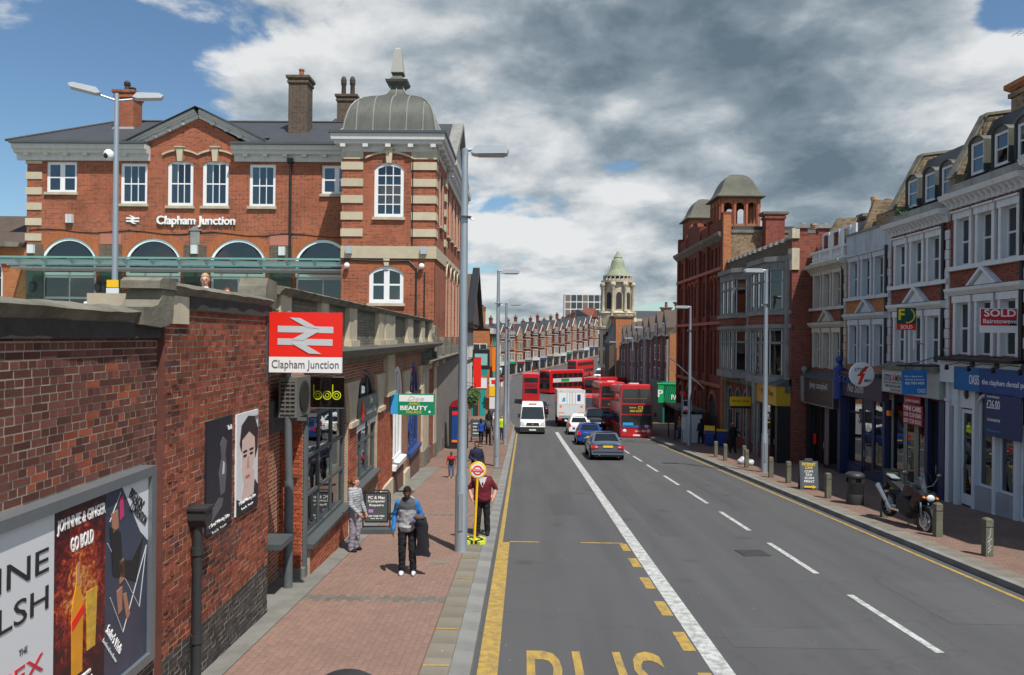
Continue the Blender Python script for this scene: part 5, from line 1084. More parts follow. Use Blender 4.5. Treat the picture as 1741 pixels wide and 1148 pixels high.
mb = MB(); mb.box(-.6, 1.1, -.025, .025, .54, .60); mb.tube((-.3, 0, .42), (-.3, 0, .55), .015, n=5); mb.tube((.3, 0, .42), (.3, 0, .55), .015, n=5); mb.path([(-.2, 0, .6), (.3, 0, .75), (.95, 0, .95)], .015, 5); mb.box(.9, 1.0, -.03, .03, .5, 1.1); mb.build('bracket', BLACK, o)
# ------------------------------------------------------------------ bay-fronted stone building (right)
BY = thing('bay_building', 'grey stone and red brick building with canted bays and battlemented parapet', 'building', (13.6, 50.1, 0), -math.pi/2)
LB = 12.2
MB().box(0, LB-.36, .02, 9, -4.2, 8.95).build('wall', BRK_R, BY)
mb = MB(); mb.prism([(-.02, -4.2), (9, -4.2), (9, 9.299), (-.02, 9.299)], 'x', LB-.355, LB); mb.build('side_wall', BRK_R, BY)
MB().box(0, LB-.36, -.04, .4, 8.35, 9.05).build('parapet', BRK_D, BY)
for i in range(13): MB().prism([(-.14, 9.051), (.46, 9.051), (.40, 9.22), (.15, 9.32), (-.08, 9.22)], 'x', i*.93+.05, i*.93+.55).build('merlon', STONE_G, BY)
for i in range(5): MB().box(LB-.36, LB+.01, .2+i*1.1, .75+i*1.1, 9.3, 9.62).build('merlon', BRK_R, BY); MB().prism([(.12+i*1.1, 9.621), (.83+i*1.1, 9.621), (.65+i*1.1, 9.82), (.3+i*1.1, 9.82)], 'x', LB-.45, LB+.1).build('merlon_cap', STONE_G, BY)
for z0, z1 in ((9.1, 9.6), (7.5, 8.6)): MB().box(LB-.5, LB+.08, -.06, .32, z0, z1).build('corner_stone', STONE, BY)
def canted(parent, cx, w, dep, zs, mat, y=0.):
    "stone canted bay; zs = [(z0,z1,kind)]"
    a, b, c, d = cx-w/2, cx-w/2+dep, cx+w/2-dep, cx+w/2
    for z0, z1, k in zs:
        if k == 'w':
            for (p, q) in (((a, y), (b, y-dep)), ((b, y-dep), (c, y-dep)), ((c, y-dep), (d, y))):
                L = math.hypot(q[0]-p[0], q[1]-p[1]); n = max(1, round(L/.95)); ang = math.atan2(q[1]-p[1], q[0]-p[0])
                e = ob('bay_light', MB().box(0, L, .0, .16, z0, z0+.12).box(0, L, .0, .16, z1-.14, z1).box(0, .13, 0, .16, z0+.12, z1-.14).box(L-.13, L, 0, .16, z0+.12, z1-.14).mesh('bay_light', mat), parent, (p[0], p[1], 0), ang)
                for i in range(n):
                    x0, x1 = .13+(L-.26)*i/n, .13+(L-.26)*(i+1)/n
                    if i: MB().box(x0-.06, x0+.06, .01, .15, z0+.12, z1-.14).build('mullion', mat, e)
                    MB().box(x0, x1, .02, .12, z0+(z1-z0)*.68, z0+(z1-z0)*.68+.1).build('transom', mat, e)
                    f = MB().box(x0+.06, x1-.06, .10, .106, z0+.12, z1-.14).build('pane', GLASS_D, e)
                    mb = MB(); mb.box(x0+.05, x0+.10, .07, .13, z0+.12, z1-.14); mb.box(x1-.10, x1-.05, .07, .13, z0+.12, z1-.14); mb.build('sash', WHITE_W, e)
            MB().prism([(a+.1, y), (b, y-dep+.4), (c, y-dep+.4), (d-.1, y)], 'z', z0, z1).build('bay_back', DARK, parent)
        else:
            o_ = {'p': 0, 'c': .14, 'b': .0}[k]; mm = {'p': mat, 'c': mat, 'b': BRK_R}[k]
            MB().prism([(a-o_, y+.3), (a-o_, y), (b-o_*.4, y-dep-o_), (c+o_*.4, y-dep-o_), (d+o_, y), (d+o_, y+.3)], 'z', z0, z1).build('bay_band', mm, parent)
ZB = [(1.55, 1.95, 'c'), (1.95, 4.55, 'w'), (4.55, 4.75, 'c'), (4.75, 5.25, 'b'), (5.25, 5.45, 'c'), (5.45, 7.75, 'w'), (7.75, 8.05, 'p'), (8.05, 8.32, 'c')]
for cx in (2.6, 8.9): canted(BY, cx, 4.6, .75, ZB, STONE_G)
for cx in (5.75,):
    for z0, z1 in ((2.0, 4.5), (5.5, 7.7)):
        for dx in (-.55, .55): window(BY, cx+dx-.42, cx+dx+.42, z0, z1, y=-.05, cols=1, rows=2, mid=.65, fr=.12, mat=STONE_G, glass=GLASS_D)
for z0, z1 in ((4.55, 4.75), (5.25, 5.45), (8.05, 8.33), (1.6, 1.95)): MB().box(0, LB, -.10, .01, z0, z1).build('string_course', STONE_G, BY)
for x in (.1, 5.0, 6.5, 11.55): MB().box(x, x+.35, -.16, .01, -4, 8.05).build('pilaster', STONE_G, BY)
MB().box(0, LB, -.3, .01, 1.2, 1.58).build('ground_cornice', STONE_D, BY)
for i in range(5):
    x = .6+i*1.75
    if x+1.2 < 8.6: window(BY, x, x+1.2, -2.2, .9, y=-.04, cols=2, rows=2, fr=.14, mat=STONE_G, glass=GLASS_D, rise=.4)
# yellow money shop at the near end
F = MB().box(8.9, LB-.05, -.75, -.02, .55, 1.55).build('fascia', pm('fascia_yellow', (.50, .30, .015), .5, var=.05), BY); text(F, 'Money Shop', 10.75, 1.12, .3, pm('dark_red_letters', (.10, .015, .02), .5), y=-.757, w=1.9, h=.42); MB().box(9.35, 9.65, -.758, -.75, 1.1, 1.35).build('logo_patch', SRED, F); MB().prism([(-.85, 1.56), (.0, 1.95), (.0, 1.56)], 'x', 8.85, LB).build('fascia_hood', DGREY, BY)
g = gz(39.5)+.12
shop_window(BY, 9.2, 10.9, g+.75, .54, -.6, BLACK, 2, 2, .8); MB().box(9.1, 10.95, -.65, -.02, g-.3, g+.74).build('stall_riser', pm('maroon_riser', (.09, .025, .028), .5), BY); door(BY, 11.0, 11.9, g, .2, -.45, BLACK); MB().box(8.85, 9.1, -.7, -.02, g-.3, .55).build('pilaster', STONE_G, BY); MB().box(11.92, LB, -.7, -.02, g-.3, .55).build('pilaster', BLACK, BY)
MB().box(9.9, 10.6, -.45, -.43, g+.95, g+1.75).build('window_card', SRED, BY); MB().box(9.3, 9.9, -.45, -.43, g+2.3, g+2.4).build('window_card', SRED, BY); MB().box(9.1, LB-.1, -.2, -.15, g, .5).build('shop_back', ROOM, BY)
mb = MB(); mb.lathe([(.15, .4), (.16, 1.6), (.2, 1.7), (.1, 1.8), (.05, 1.9), (.13, 2.0), (.15, 2.1), (.11, 2.2), (.02, 2.26)], (8.8, -.8, 0), 12); mb.build('finial_post', STONE_G, BY, smooth=True)
o = tag(MB().box(-.62, .62, -.03, .03, -.35, .35).build('hanging_sign', YEL), 'small yellow projecting shop sign on the dark stone front', 'sign'); o.location = (12.95, 44.5, .15); MB().box(-.62, .62, -.035, -.031, -.35, -.2).build('band', LETK, o); text(o, 'Money Shop', 0, .08, .2, LETK, y=-.035, w=1.0, h=.2)
mb = MB(); mb.tube((.6, 0, .2), (.75, 0, .2), .03, n=6); mb.build('bracket', BLACK, o)

# ------------------------------------------------------------------ big red brick building with two turrets
TB = thing('turret_building', 'massive dark red brick building with two bell roofed turrets and stock brick flank', 'building', (13.5, 65.0, 0), -math.pi/2)
LT = 14.8
hs = []
for i, x in enumerate((.8, 1.8, 3.7, 4.7, 5.7, 6.7, 8.6, 11.0, 12.1, 13.2)): hs += [(x, x+.6, 5.6, 8.3, .3), (x, x+.6, 9.0, 10.4), (x, x+.6, 1.4, 4.6)]
mb = MB(); wall(mb, 0, LT, -5.2, 11.0, hs, rev=.35); shell(mb, 0, LT, 0, 8, -5.2, 11.0, skip='fr'); mb.build('wall', BRK_M, TB)
for h in hs: MB().box(h[0]-.02, h[1]+.02, .30, .34, h[2], h[3]).build('window', GLASS_D, TB)
MB().box(.1, LT-.1, .8, .9, -4, 10.8).build('inner_partition', DARK, TB)
for x in (.0, 2.8, 7.6, 10.1, 14.28): MB().box(x, x+.5, -.22, .01, -5.2, 11.0).build('pier', BRK_M, TB)
for z in (4.95, 8.65, .6): MB().box(0, LT, -.28, .01, z, z+.22).build('string_course', TERRA, TB)
for i, (x, w) in enumerate(((3.5, 4.0), (10.8, 3.2))):
    for k in range(3): a = x+w*k/3+.05; hood(TB, a, a+w/3-.1, 8.0, .38, TERRA, w=.12, prj=.12, key=False)
for x in (.6, 3.6, 6.4, 11.2):
    mb = MB(); P = arch_pts(x, x+1.9, -1.4, -.1, 10); mb.prism([(x, -4.9)]+P+[(x+1.9, -4.9)], 'y', -.02, .05); mb.build('dark_arch_door', DARK, TB); hood(TB, x-.2, x+2.1, -1.4, 1.45, TERRA, w=.3, prj=.15, key=False)
MB().prism([(.0, 10.6), (-.2, 10.7), (-.5, 11.0), (-.55, 11.2), (.4, 11.25), (.4, 10.6)], 'x', -.3, LT+.05).build('cornice', STONE_D, TB)
MB().box(0, LT, -.1, .3, 11.25, 12.2).build('parapet', BRK_M, TB)
for x in (0, 2.8, 7.6, 10.1, 14.2): MB().box(x, x+.6, -.18, .4, 11.25, 12.55).build('parapet_pier', BRK_M, TB)
MB().prism([(3.3, 12.2), (7.6, 12.2), (6.8, 13.0), (4.1, 13.0)], 'y', -.08, .3).build('shaped_gable', BRK_M, TB)
mb = MB(); mb.prism([(.0, -5), (10, -5), (10, 10.2), (6, 11.1), (.0, 11.1)], 'x', LT-.02, LT+.25); mb.build('flank_wall', BRK_Y, TB); MB().box(LT-.02, LT+.28, -.22, .30, -5, 12.3).build('flank_quoin', BRK_O, TB); MB().prism([(.30, 11.1), (6, 11.1), (10.2, 10.2), (10.2, 10.4), (6, 11.3), (.30, 11.3)], 'x', LT-.1, LT+.32).build('flank_coping', STONE_D, TB)
chimney(TB, LT+.6, 3.0, .8, 1.25, 3, 12.4, BRK_R, STONE_D, [], TERRA)
for i in range(3): mb = MB(); mb.lathe([(.2, 0), (.18, 1.5), (.22, 1.52), (.22, 1.65)], (LT-.4, 5.3+i*.75, 10.2), 10); mb.build('chimney_pot', TERRA_B, TB, smooth=True)
MB().box(.3, LT-.1, .5, 8, 11.0, 11.6).build('roof', SLATE, TB)
def turret(x, y, zb, parent):
    hw = 1.38
    t = MB().box(x-hw, x+hw, y-hw, y+hw, zb-.6, zb).build('turret_base', BRK_M, parent)
    hol = [(-1.14+.83*i, -1.14+.83*i+.62, zb+.35, zb+1.85, .31) for i in range(3)]
    for k in range(4):
        mb = MB(); wall(mb, -hw, hw, zb, zb+2.2, hol, y=-hw, rev=.25); mb.xf(Matrix.Translation((x, y, 0)) @ Matrix.Rotation(R(90*k), 4, 'Z')); mb.build('turret_arcade', brickmat('turret_terracotta', (.40, .17, .09), (.44, .20, .11), (.34, .13, .07), (.36, .17, .10), ms=.005) if 'turret_terracotta' not in MATS else MATS['turret_terracotta'], t)
        for q in (-1.34, -.45, .38, 1.2): mb = MB(); mb.box(q, q+.16, -hw-.06, -hw, zb+.1, zb+2.1); mb.xf(Matrix.Translation((x, y, 0)) @ Matrix.Rotation(R(90*k), 4, 'Z')); mb.build('turret_pilaster', TERRA, t)
    P = [(1.68, 2.2), (1.7, 2.27), (1.5, 2.45), (1.3, 2.75), (1.15, 3.1), (1.0, 3.45), (.8, 3.75), (.54, 3.95), (.22, 4.07), (.05, 4.1)]
    MB().lathe([(r, zb+z) for r, z in P], (x, y, 0), sq=True).build('bell_roof', TILE_G, t, smooth=30)
turret(11.2, 1.6, 11.75, TB); turret(1.7, 1.6, 11.75, TB)
mb = MB(); mb.tube((9.5, .0, .2), (7.6, -2.4, 2.6), .045, n=6); mb.build('flagpole', WHITE_W, TB)

# ------------------------------------------------------------------ next block on the right: gabled shops beyond the side street
def simple_windows(o, rows, cols, x0, x1, zlist, w, h, y=-.03, mat=None, glass=None, nm='window'):
    for i in range(cols):
        cx = x0+(x1-x0)*(i+.5)/cols
        for z in zlist: window(o, cx-w/2, cx+w/2, z, z+h, y=y, cols=1, rows=2, fr=.12, mat=mat or WHITE, glass=glass or GLASS_D, name=nm)
for k in range(4):
    Y0 = 83.0+9.2*k-.3; z0 = gz(Y0-4)
    r = thing('gabled_shop', ['orange flanked gabled shop beside the green bookmaker', 'gabled brick shop with steep tiled roof, second beyond the bookmaker', 'gabled brick shop with steep tiled roof, third beyond the bookmaker', 'gabled brick shop with steep tiled roof nearest the domed store'][k], 'shop', (14.35, Y0, z0), -math.pi/2, 'gabled shops along the far right side')
    MB().box(0, 9.0, .0, 9, -1, 9.0).build('wall', BRK_R, r); MB().box(9.001, 9.12, .02, 9, -1, 9.2).build('flank_wall', BRK_O, r)
    MB().prism([(-.3, 8.9), (4.5, 13.0), (9.3, 8.9)], 'x', .0, 9.05).build('roof', TILE_G, r)
    for c in (2.3, 6.7): MB().prism([(c-1.3, 8.6), (c+1.3, 8.6), (c+1.3, 9.8), (c, 11.6), (c-1.3, 9.8)], 'y', -.12, 2.2).build('gable', TILE, r); window(r, c-.6, c+.6, 8.9, 10.3, y=-.2, cols=2, rows=2, fr=.1, name='gable_window')
    simple_windows(r, 2, 4, .2, 8.8, [3.9, 6.3], 1.1, 1.7); MB().box(0, 9, -.4, .0, 2.7, 3.5).build('fascia', [DGREY, BLUE, BROWN, DGREY][k], r); MB().box(.3, 8.7, -.05, .01, .3, 2.6).build('shopfront', GLASS_D, r)
    for x in (.0, 3.0, 6.0, 8.8): MB().box(x, x+.2, -.25, .02, -1, 8.6).build('pilaster', STONE_G, r)
    chimney(r, 8.6, 5, .8, 1.2, 9, 14.0, BRK_R, STONE_D, [(-.2, .7, 0), (.25, .7, 0)], TERRA)
PP = thing('bookmaker_shop', 'low shop with bright green fascia behind the bus stop', 'shop', (.75, 73.0, gz(74)))
MB().box(12.9, 21, .0, 8, -1, 4.2).build('wall', pm('teal_render', (.01, .14, .12), .5), PP); F = MB().box(12.4, 20.2, -.25, -.01, 2.2, 4.0).build('fascia', GREENB, PP); mb = MB(); mb.box(12.3, 20.3, -.3, .0, 4.001, 4.12); mb.build('fascia_trim', pm('lime_trim', (.02, .55, .12), .4), F)
text(F, 'PADDY', 14.62, 2.75, .5, LETW, y=-.275, w=1.9, h=.5, bold=.02); text(F, 'POWER', 17.2, 2.75, .5, LETW, y=-.26, w=2.2, h=.62, bold=.02); text(F, 'P', 12.62, 3.1, .5, LETW, y=-.26, w=.5, h=.7, bold=.02)
MB().box(12.95, 15.7, -.262, -.25, 2.35, 3.9).build('stripe_panel', pm('stripe_dark', (.004, .12, .06), .4), F)
for i in range(12): MB().prism([(13.0+i*.2, 2.4), (13.06+i*.2, 2.4), (13.36+i*.2, 3.8), (13.30+i*.2, 3.8)], 'y', -.268, -.2621).build('stripe', GREENB, F)
MB().box(13.1, 20, -.06, -.001, .2, 2.1).build('shopfront', GLASS_D, PP)
# ------------------------------------------------------------------ domed corner department store
AH = thing('corner_store', 'pale stone corner store with columned drum tower and green dome', 'store', (14.2, 121, -6.2)); AH.scale = (.88, .88, .93)
MB().box(.5, 14, .5, 24, 0, 13.6).build('wall', BRK_R, AH); MB().box(.4, 14.2, .3, 24.2, 13.6, 14.4).build('cornice', STONE, AH)
MB().box(-1.2, 5.2, -4.2, 2.5, 0, 5.2).build('ground_storey', BLACK, AH); MB().box(-1.4, 5.4, -4.4, 2.7, 5.2, 5.8).build('canopy_band', DGREY, AH); text(AH, 'DEBENHAMS', 1.2, 5.5, .5, SILV, y=-4.42, w=3.4, h=.32)
mb = MB(); mb.lathe([(3.35, 5.8), (3.35, 12.3), (3.9, 12.5), (3.9, 12.9), (3.3, 13.0), (3.3, 15.2), (3.5, 15.3), (2.5, 15.6), (2.5, 20.6)], (1.0, 0, 0), 24); mb.build('drum', STONE, AH, smooth=30)
for i in range(8):
    a = R(45*i+22); c, s = math.cos(a), math.sin(a)
    o = MB().lathe([(.30, 15.6), (.26, 16), (.22, 19.4), (.32, 19.6), (.32, 20)], (1+2.95*c, 2.95*s, 0), 10).build('column', STONE, AH, smooth=True); MB().lathe([(.5, 20), (.55, 20.3), (.4, 20.6)], (1+2.9*c, 2.9*s, 0), 8).build('entablature_block', STONE, o); MB().lathe([(.45, 13), (.35, 14.2), (.2, 15), (.3, 15.6)], (1+3.3*c, 3.3*s, 0), 8).build('scroll_base', STONE, o)
    a = R(45*i); c, s = math.cos(a), math.sin(a)
    mb = MB(); P = arch_pts(-.5, .5, 18.4, 18.9, 8); mb.prism([(-.5, 16)]+P+[(.5, 16)], 'y', -2.53, -2.3); mb.xf(Matrix.Translation((1, 0, 0)) @ Matrix.Rotation(a, 4, 'Z')); mb.build('belfry_opening', DARK, AH)
    mb = MB(); mb.box(-.55, .55, -3.40, -3.2, 6.4, 8.8); mb.box(-.55, .55, -3.40, -3.2, 9.4, 11.6); mb.xf(Matrix.Translation((1, 0, 0)) @ Matrix.Rotation(a, 4, 'Z')); mb.build('drum_window', GLASS_D, AH)
    mb = MB(); mb.lathe([(.9, 0), (.9, .25)], (0, -3.35, 14.2), 14, ax='y'); mb.xf(Matrix.Translation((1, 0, 0)) @ Matrix.Rotation(a, 4, 'Z')); mb.build('oculus', STONE, AH)
mb = MB(); mb.lathe([(3.0, 20.6), (3.05, 21.0), (2.7, 21.05)], (1, 0, 0), 20); mb.build('drum_cornice', STONE, AH, smooth=30)
for i in range(20): a = R(18*i); MB().lathe([(.08, 21.05), (.12, 21.3), (.08, 21.7)], (1+2.6*math.cos(a), 2.6*math.sin(a), 0), 6).build('baluster', STONE, AH)
mb = MB(); mb.lathe([(2.7, 21.7), (2.7, 21.9), (2.4, 21.9)], (1, 0, 0), 20); mb.build('balustrade_rail', STONE, AH)
mb = MB(); mb.lathe([(2.45, 21.6), (2.3, 22.0), (1.7, 22.6), (1.35, 23.4), (1.2, 24.2), (1.05, 24.6), (.75, 24.9), (.8, 25.1), (.4, 25.7), (.1, 26.2)], (1, 0, 0), 16); mb.build('dome', COPPER, AH, smooth=True)
mb = MB(); mb.tube((1, 0, 26), (1, 0, 28.9), .05, n=6); mb.build('flagpole', WHITE, AH)
MB().box(-1.6, -1.2, -4.6, -4.3, 5.9, 12).build('banner_sign', BLACK, AH); text(AH, 'DEBENHAMS', -1.4, 9, .5, LETW, y=-4.62, w=4.6, h=.26, rot=(R(90), R(-90), 0))
RA = thing('orange_gable_building', 'orange brick flank wall with white windows standing before the domed store', 'building', (13.75, 112, gz(112)))
MB().box(.0, 2.7, .0, 9, -1, 13.0).build('flank_wall', BRK_O, RA); MB().box(-.3, 3.0, -.15, 9, 13.0, 13.3).build('coping', STONE_D, RA); MB().box(2.701, 6.5, 1.0, 9, -1, 12.2).build('rear_wall', BRK_Y, RA)
for z in (5.2, 8.6): window(RA, 3.3, 4.7, z, z+1.9, y=.95, cols=2, rows=2, fr=.14)
MB().prism([(-1.1, 9.2), (.0, 12.3), (.0, 9.0), (-1.0, 8.8)], 'y', .2, 6).build('side_roof', SLATE, RA); MB().box(-.9, -.001, .2, 6, -1, 9.0).build('side_wall', BRK_D, RA)

# ------------------------------------------------------------------ distant terrace climbing the hill, and the tower block behind it
HA = Vector((27, 55)).normalized(); ang = math.atan2(HA.y, HA.x); HW = 4.72
hroot = None
for k in range(15):
    p = Vector((-6.9, 184.5)) + HA*HW*k; z = gz(p.y)+.1
    lab = ('orange' if k % 4 == 2 else 'deep') + ' red brick hill terrace house above a ' + ['pale', 'green', 'maroon', 'dark grey', 'pale', 'navy blue', 'brown', 'cream'][k % 8] + ' shop fascia'
    if hroot is None:
        r = thing('hill_house', lab, 'house', (p.x, p.y, z), ang, 'terrace houses climbing the far hill'); hroot = r
        MB().box(0, HW, 0, 8, -1.5, 9.6).build('wall', BRK_M, r); MB().prism([(-.3, 9.5), (4, 12.6), (8.3, 9.5)], 'x', 0, HW).build('roof', SLATE, r)
        MB().prism([(.7, 9.4), (4.0, 9.4), (4.0, 10.4), (2.36, 12.6), (.7, 10.4)], 'y', -.5, .0).build('gable', BRK_M, r); MB().prism([(.55, 10.3), (2.36, 12.72), (4.17, 10.3)], 'y', -.4, 4).build('gable_roof', SLATE, r)
        for a, b in (((.5, 10.25), (2.36, 12.75)), ((4.22, 10.25), (2.36, 12.75))): MB().prism([a, b, (b[0], b[1]+.13), (a[0], a[1]+.13)], 'y', -.62, -.4).build('gable_verge', CREAM, r)
        MB().box(.9, 3.8, -.55, .0, 3.2, 9.4).build('bay', BRK_M, r); MB().box(.85, 3.85, -.66, -.55, 3.2, 5.2).build('bay_stone', CREAM, r)
        for z_, h in ((3.6, 1.9), (6.6, 1.8), (9.7, 1.1)):
            for c in (1.5, 2.36, 3.2): window(r, c-.34, c+.34, z_, z_+h, y=-.70, cols=1, rows=2, fr=.10, mat=CREAM, glass=GLASS_D)
        for z_ in (5.3, 6.2, 8.6, 9.3): MB().box(.8, 3.9, -.72, -.0, z_, z_+.16).build('stone_band', CREAM, r)
        MB().box(0, HW, -.9, .0, 2.6, 3.15).build('fascia', WHITE_W, r); MB().box(.2, HW-.2, -.55, -.02, .3, 2.5).build('shopfront', GLASS_D, r); MB().box(-.12, .12, -.9, .0, 0, 3.3).build('pilaster', CREAM, r)
        chimney(r, .2, 4.5, .9, .6, 11, 14.0, BRK_R, STONE_D, [(-.2, .5, 0), (.2, .5, 0)], TERRA)
        kids = list(r.children)
    else:
        r = copy_tree(hroot); r.location = (p.x, p.y, z); r['label'] = lab; r.scale = (1, 1, 1+.05*math.sin(k*2.1))
        if k % 4 == 2:
            for c in r.children:
                if c.name.startswith(('wall', 'bay.', 'gable.')) : c.data = c.data.copy(); c.data.materials[0] = BRK_O
        fz = [c for c in r.children if c.name.startswith('fascia')][0]; me = fz.data.copy(); fz.data = me; me.materials[0] = [WHITE_W, GREEN, RED_D, DGREY, WHITE_W, BLUE, BROWN, CREAM][k % 8]
EB = thing('hill_end_building', 'striped red brick and white house at the top end of the hill terrace', 'house', (21.4, 243.5, gz(243)), ang)
MB().box(0, 8, 0, 9, -2, 13).build('wall', BRK_R, EB); MB().prism([(1, 13), (7, 13), (4, 16)], 'y', -.3, 4).build('gable', BRK_R, EB)
for i in range(9): MB().box(0, 8, -.12, -.001, 3+1.1*i, 3.4+1.1*i).build('stone_stripe', CREAM, EB)
simple_windows(EB, 3, 4, .5, 7.5, [4, 7, 10], 1.0, 1.8, y=-.2); MB().prism([(-.2, 12.9), (4.5, 15.5), (9.2, 12.9)], 'x', 0, 8).build('roof', SLATE, EB)
FB = thing('tower_block', 'pale modern office block with brown panels behind the hill terrace', 'building', (16, 300, gz(300)-2))
MB().box(0, 17, 0, 10, 0, 21.5).build('wall', WHITE_W, FB); MB().box(17, 19.4, -.5, 10, 0, 27).build('stair_tower', TILE, FB); MB().box(19.4, 26, .0, 10, 0, 26.5).build('high_wing', WHITE_W, FB)
for i in range(7):
    for z in (12.5, 15.5, 18.5): MB().box(.4+i*2.35, 2.4+i*2.35, -.1, -.001, z, z+2.4).build('panel' if i == 0 else 'window', pm('brown_panel', (.17, .13, .09), .6) if i in (0, 3) and 'brown_panel' not in MATS else (MATS['brown_panel'] if i in (0, 3) else GLASS_D), FB)
for i in range(3):
    for z in (12.5, 15.6, 18.7, 21.8): MB().box(19.8+i*2.1, 21.4+i*2.1, -.1, -.001, z, z+2.5).build('panel', MATS['brown_panel'], FB)
mb = MB(); mb.tube((18, 2, 27), (18, 2, 33), .12, n=6); mb.tube((16.6, 2, 30), (19.4, 2, 30), .08, n=5); 
for x in (16.6, 17.4, 18.6, 19.4): mb.box(x-.15, x+.15, 1.8, 2.1, 29.4, 31.6)
mb.build('phone_mast', STEEL, FB)

# ------------------------------------------------------------------ left side beyond the station
TU = thing('tudor_pub', 'dark gabled half timbered building with brown tiled roof beyond the station', 'pub', (-5.0, 59, gz(64)), math.pi/2)
MB().box(0, 13, .0, 9, -2, 9.2).build('wall', BRK_D, TU); MB().prism([(-.6, 9.1), (6.5, 13.6), (13.6, 9.1)], 'y', -.6, 9).build('roof', TILE, TU)
mb = MB(); mb.prism([(-.2, 8.9), (6.5, 13.3), (13.2, 8.9)], 'y', -.35, .0); mb.build('gable', BLACK, TU)
for a, b in (((-1.0, 8.7), (6.5, 13.7)), ((14.0, 8.7), (6.5, 13.7))): MB().prism([a, b, (b[0], b[1]+.45), (a[0], a[1]+.45)], 'y', -.95, -.36).build('barge_board', BLACK, TU)
for i in range(8): MB().box(.7+i*1.6, 1.05+i*1.6, -.06, -.001, 3.4, 5.6).build('plaster_panel', WHITE, TU); MB().box(.7+i*1.6, 1.05+i*1.6, -.06, -.001, 6.0, 8.4).build('plaster_panel', WHITE, TU)
MB().box(0, 13, -.3, -.001, 2.4, 3.2).build('fascia', BLACK, TU); MB().box(.2, 12.8, -.05, -.001, .2, 2.3).build('pub_front', GLASS_D, TU)
MB().box(-1.2, -.001, .6, 7, -2, 8.0).build('side_wing', BRK_R, TU); MB().prism([(-1.5, 8.0), (-1.5, 8.3), (.1, 9.6), (.1, 8.0)], 'y', .5, 7).build('wing_roof', TILE, TU)
OB = thing('orange_shop_block', 'orange brick shop block with tall ribbed chimneys past the dark pub', 'building', (-3.75, 80, gz(86)), math.pi/2)
MB().box(0, 24, 0, 9, -2, 9.6).build('wall', BRK_O, OB); MB().box(-.1, 24, -.4, .0, 9.3, 9.9).build('cornice', CREAM, OB); MB().prism([(.2, 9.8), (4, 12.0), (8.8, 9.8)], 'x', 0, 24).build('roof', TILE, OB)
for i in range(4): chimney(OB, 3+5.5*i, 2, 2.2, .8, 9.5, 13.0, BRK_O, STONE_D, [], TERRA_B)
for i in range(4):
    x = 1+5.8*i
    window(OB, x, x+4.4, 4.2, 8.4, y=-.08, cols=4, rows=3, fr=.15, glass=GLASS_D); MB().box(x-.4, x-.1, -.3, .0, -1, 9.3).build('pilaster', [BRK_O, TEAL, BRK_O, TEAL][i], OB)
for (y0, y1, z0, z1, m) in ((.3, 2.6, 5.0, 8.2, DARK), (.3, 2.6, 3.4, 4.5, WHITE), (.4, 1.0, .3, 3.2, TEAL), (1.2, 2.8, 2.2, 3.0, SRED), (1.2, 3.4, .2, 2.0, DARK)): MB().box(-.08, -.001, y0, y1, z0, z1).build('flank_sign' if m is not DARK else 'flank_window', m, OB)
for y in (.3, 1.05, 1.8, 2.55): MB().box(-.12, -.0805, y, y+.07, 5.0, 8.2).build('flank_mullion', WHITE, OB)
for z in (5.0, 6.2, 7.3, 8.15): MB().box(-.115, -.0805, .3, 2.6, z, z+.07).build('flank_transom', WHITE, OB)
for i, m in enumerate((BLACK, SRED, WHITE, TEAL, WHITE_W)): MB().box(.3+4.7*i, 4.8+4.7*i, -.6, -.001, 2.6, 3.6).build('fascia', m, OB); MB().box(.5+4.7*i, 4.6+4.7*i, -.1, -.002, .2, 2.5).build('shopfront', GLASS_D, OB)
LF = thing('far_left_block', 'pale stuccoed shop block before the hill terrace', 'building', (-5.0, 105, gz(110)), math.pi/2)
MB().box(0, 50, 0, 9, -3, 8.6).build('wall', CREAM, LF); MB().prism([(.0, 8.5), (4, 11), (8.8, 8.5)], 'x', 0, 50).build('roof', SLATE, LF)
simple_windows(LF, 2, 14, .3, 49.7, [4.2, 6.4], 1.2, 1.6)
for i in range(9): MB().box(.2+5.5*i, 5.4+5.5*i, -.5, -.001, 2.7, 3.5).build('fascia', [SRED, WHITE, GREENB, BLUE, WHITE_W, RED_D, TEAL, WHITE, DGREY][i], LF); MB().box(.4+5.5*i, 5.2+5.5*i, -.1, -.002, .2, 2.6).build('shopfront', GLASS_D, LF)
RF = thing('far_right_block', 'dark brick block beyond the domed store', 'building', (30, 200, gz(200)-1)); MB().box(0, 30, 0, 20, -3, 13).build('wall', BRK_R, RF); MB().prism([(-.3, 13), (10, 18), (20.3, 13)], 'x', 0, 30).build('roof', SLATE, RF)
for i in range(9):
    for z in (4, 7.3, 10.3): window(RF, 1+3.2*i, 2.4+3.2*i, z, z+2, y=-.05, cols=1, rows=2, glass=GLASS_D)
BK = thing('rear_roofs', 'brown roofed building seen behind the station wing', 'building', (-60, 62, 3)); MB().box(0, 28, 0, 10, 0, 6).build('wall', BRK_D, BK); MB().prism([(-.5, 6), (5, 9), (10.5, 6)], 'x', -.5, 28.5).build('roof', TILE, BK)
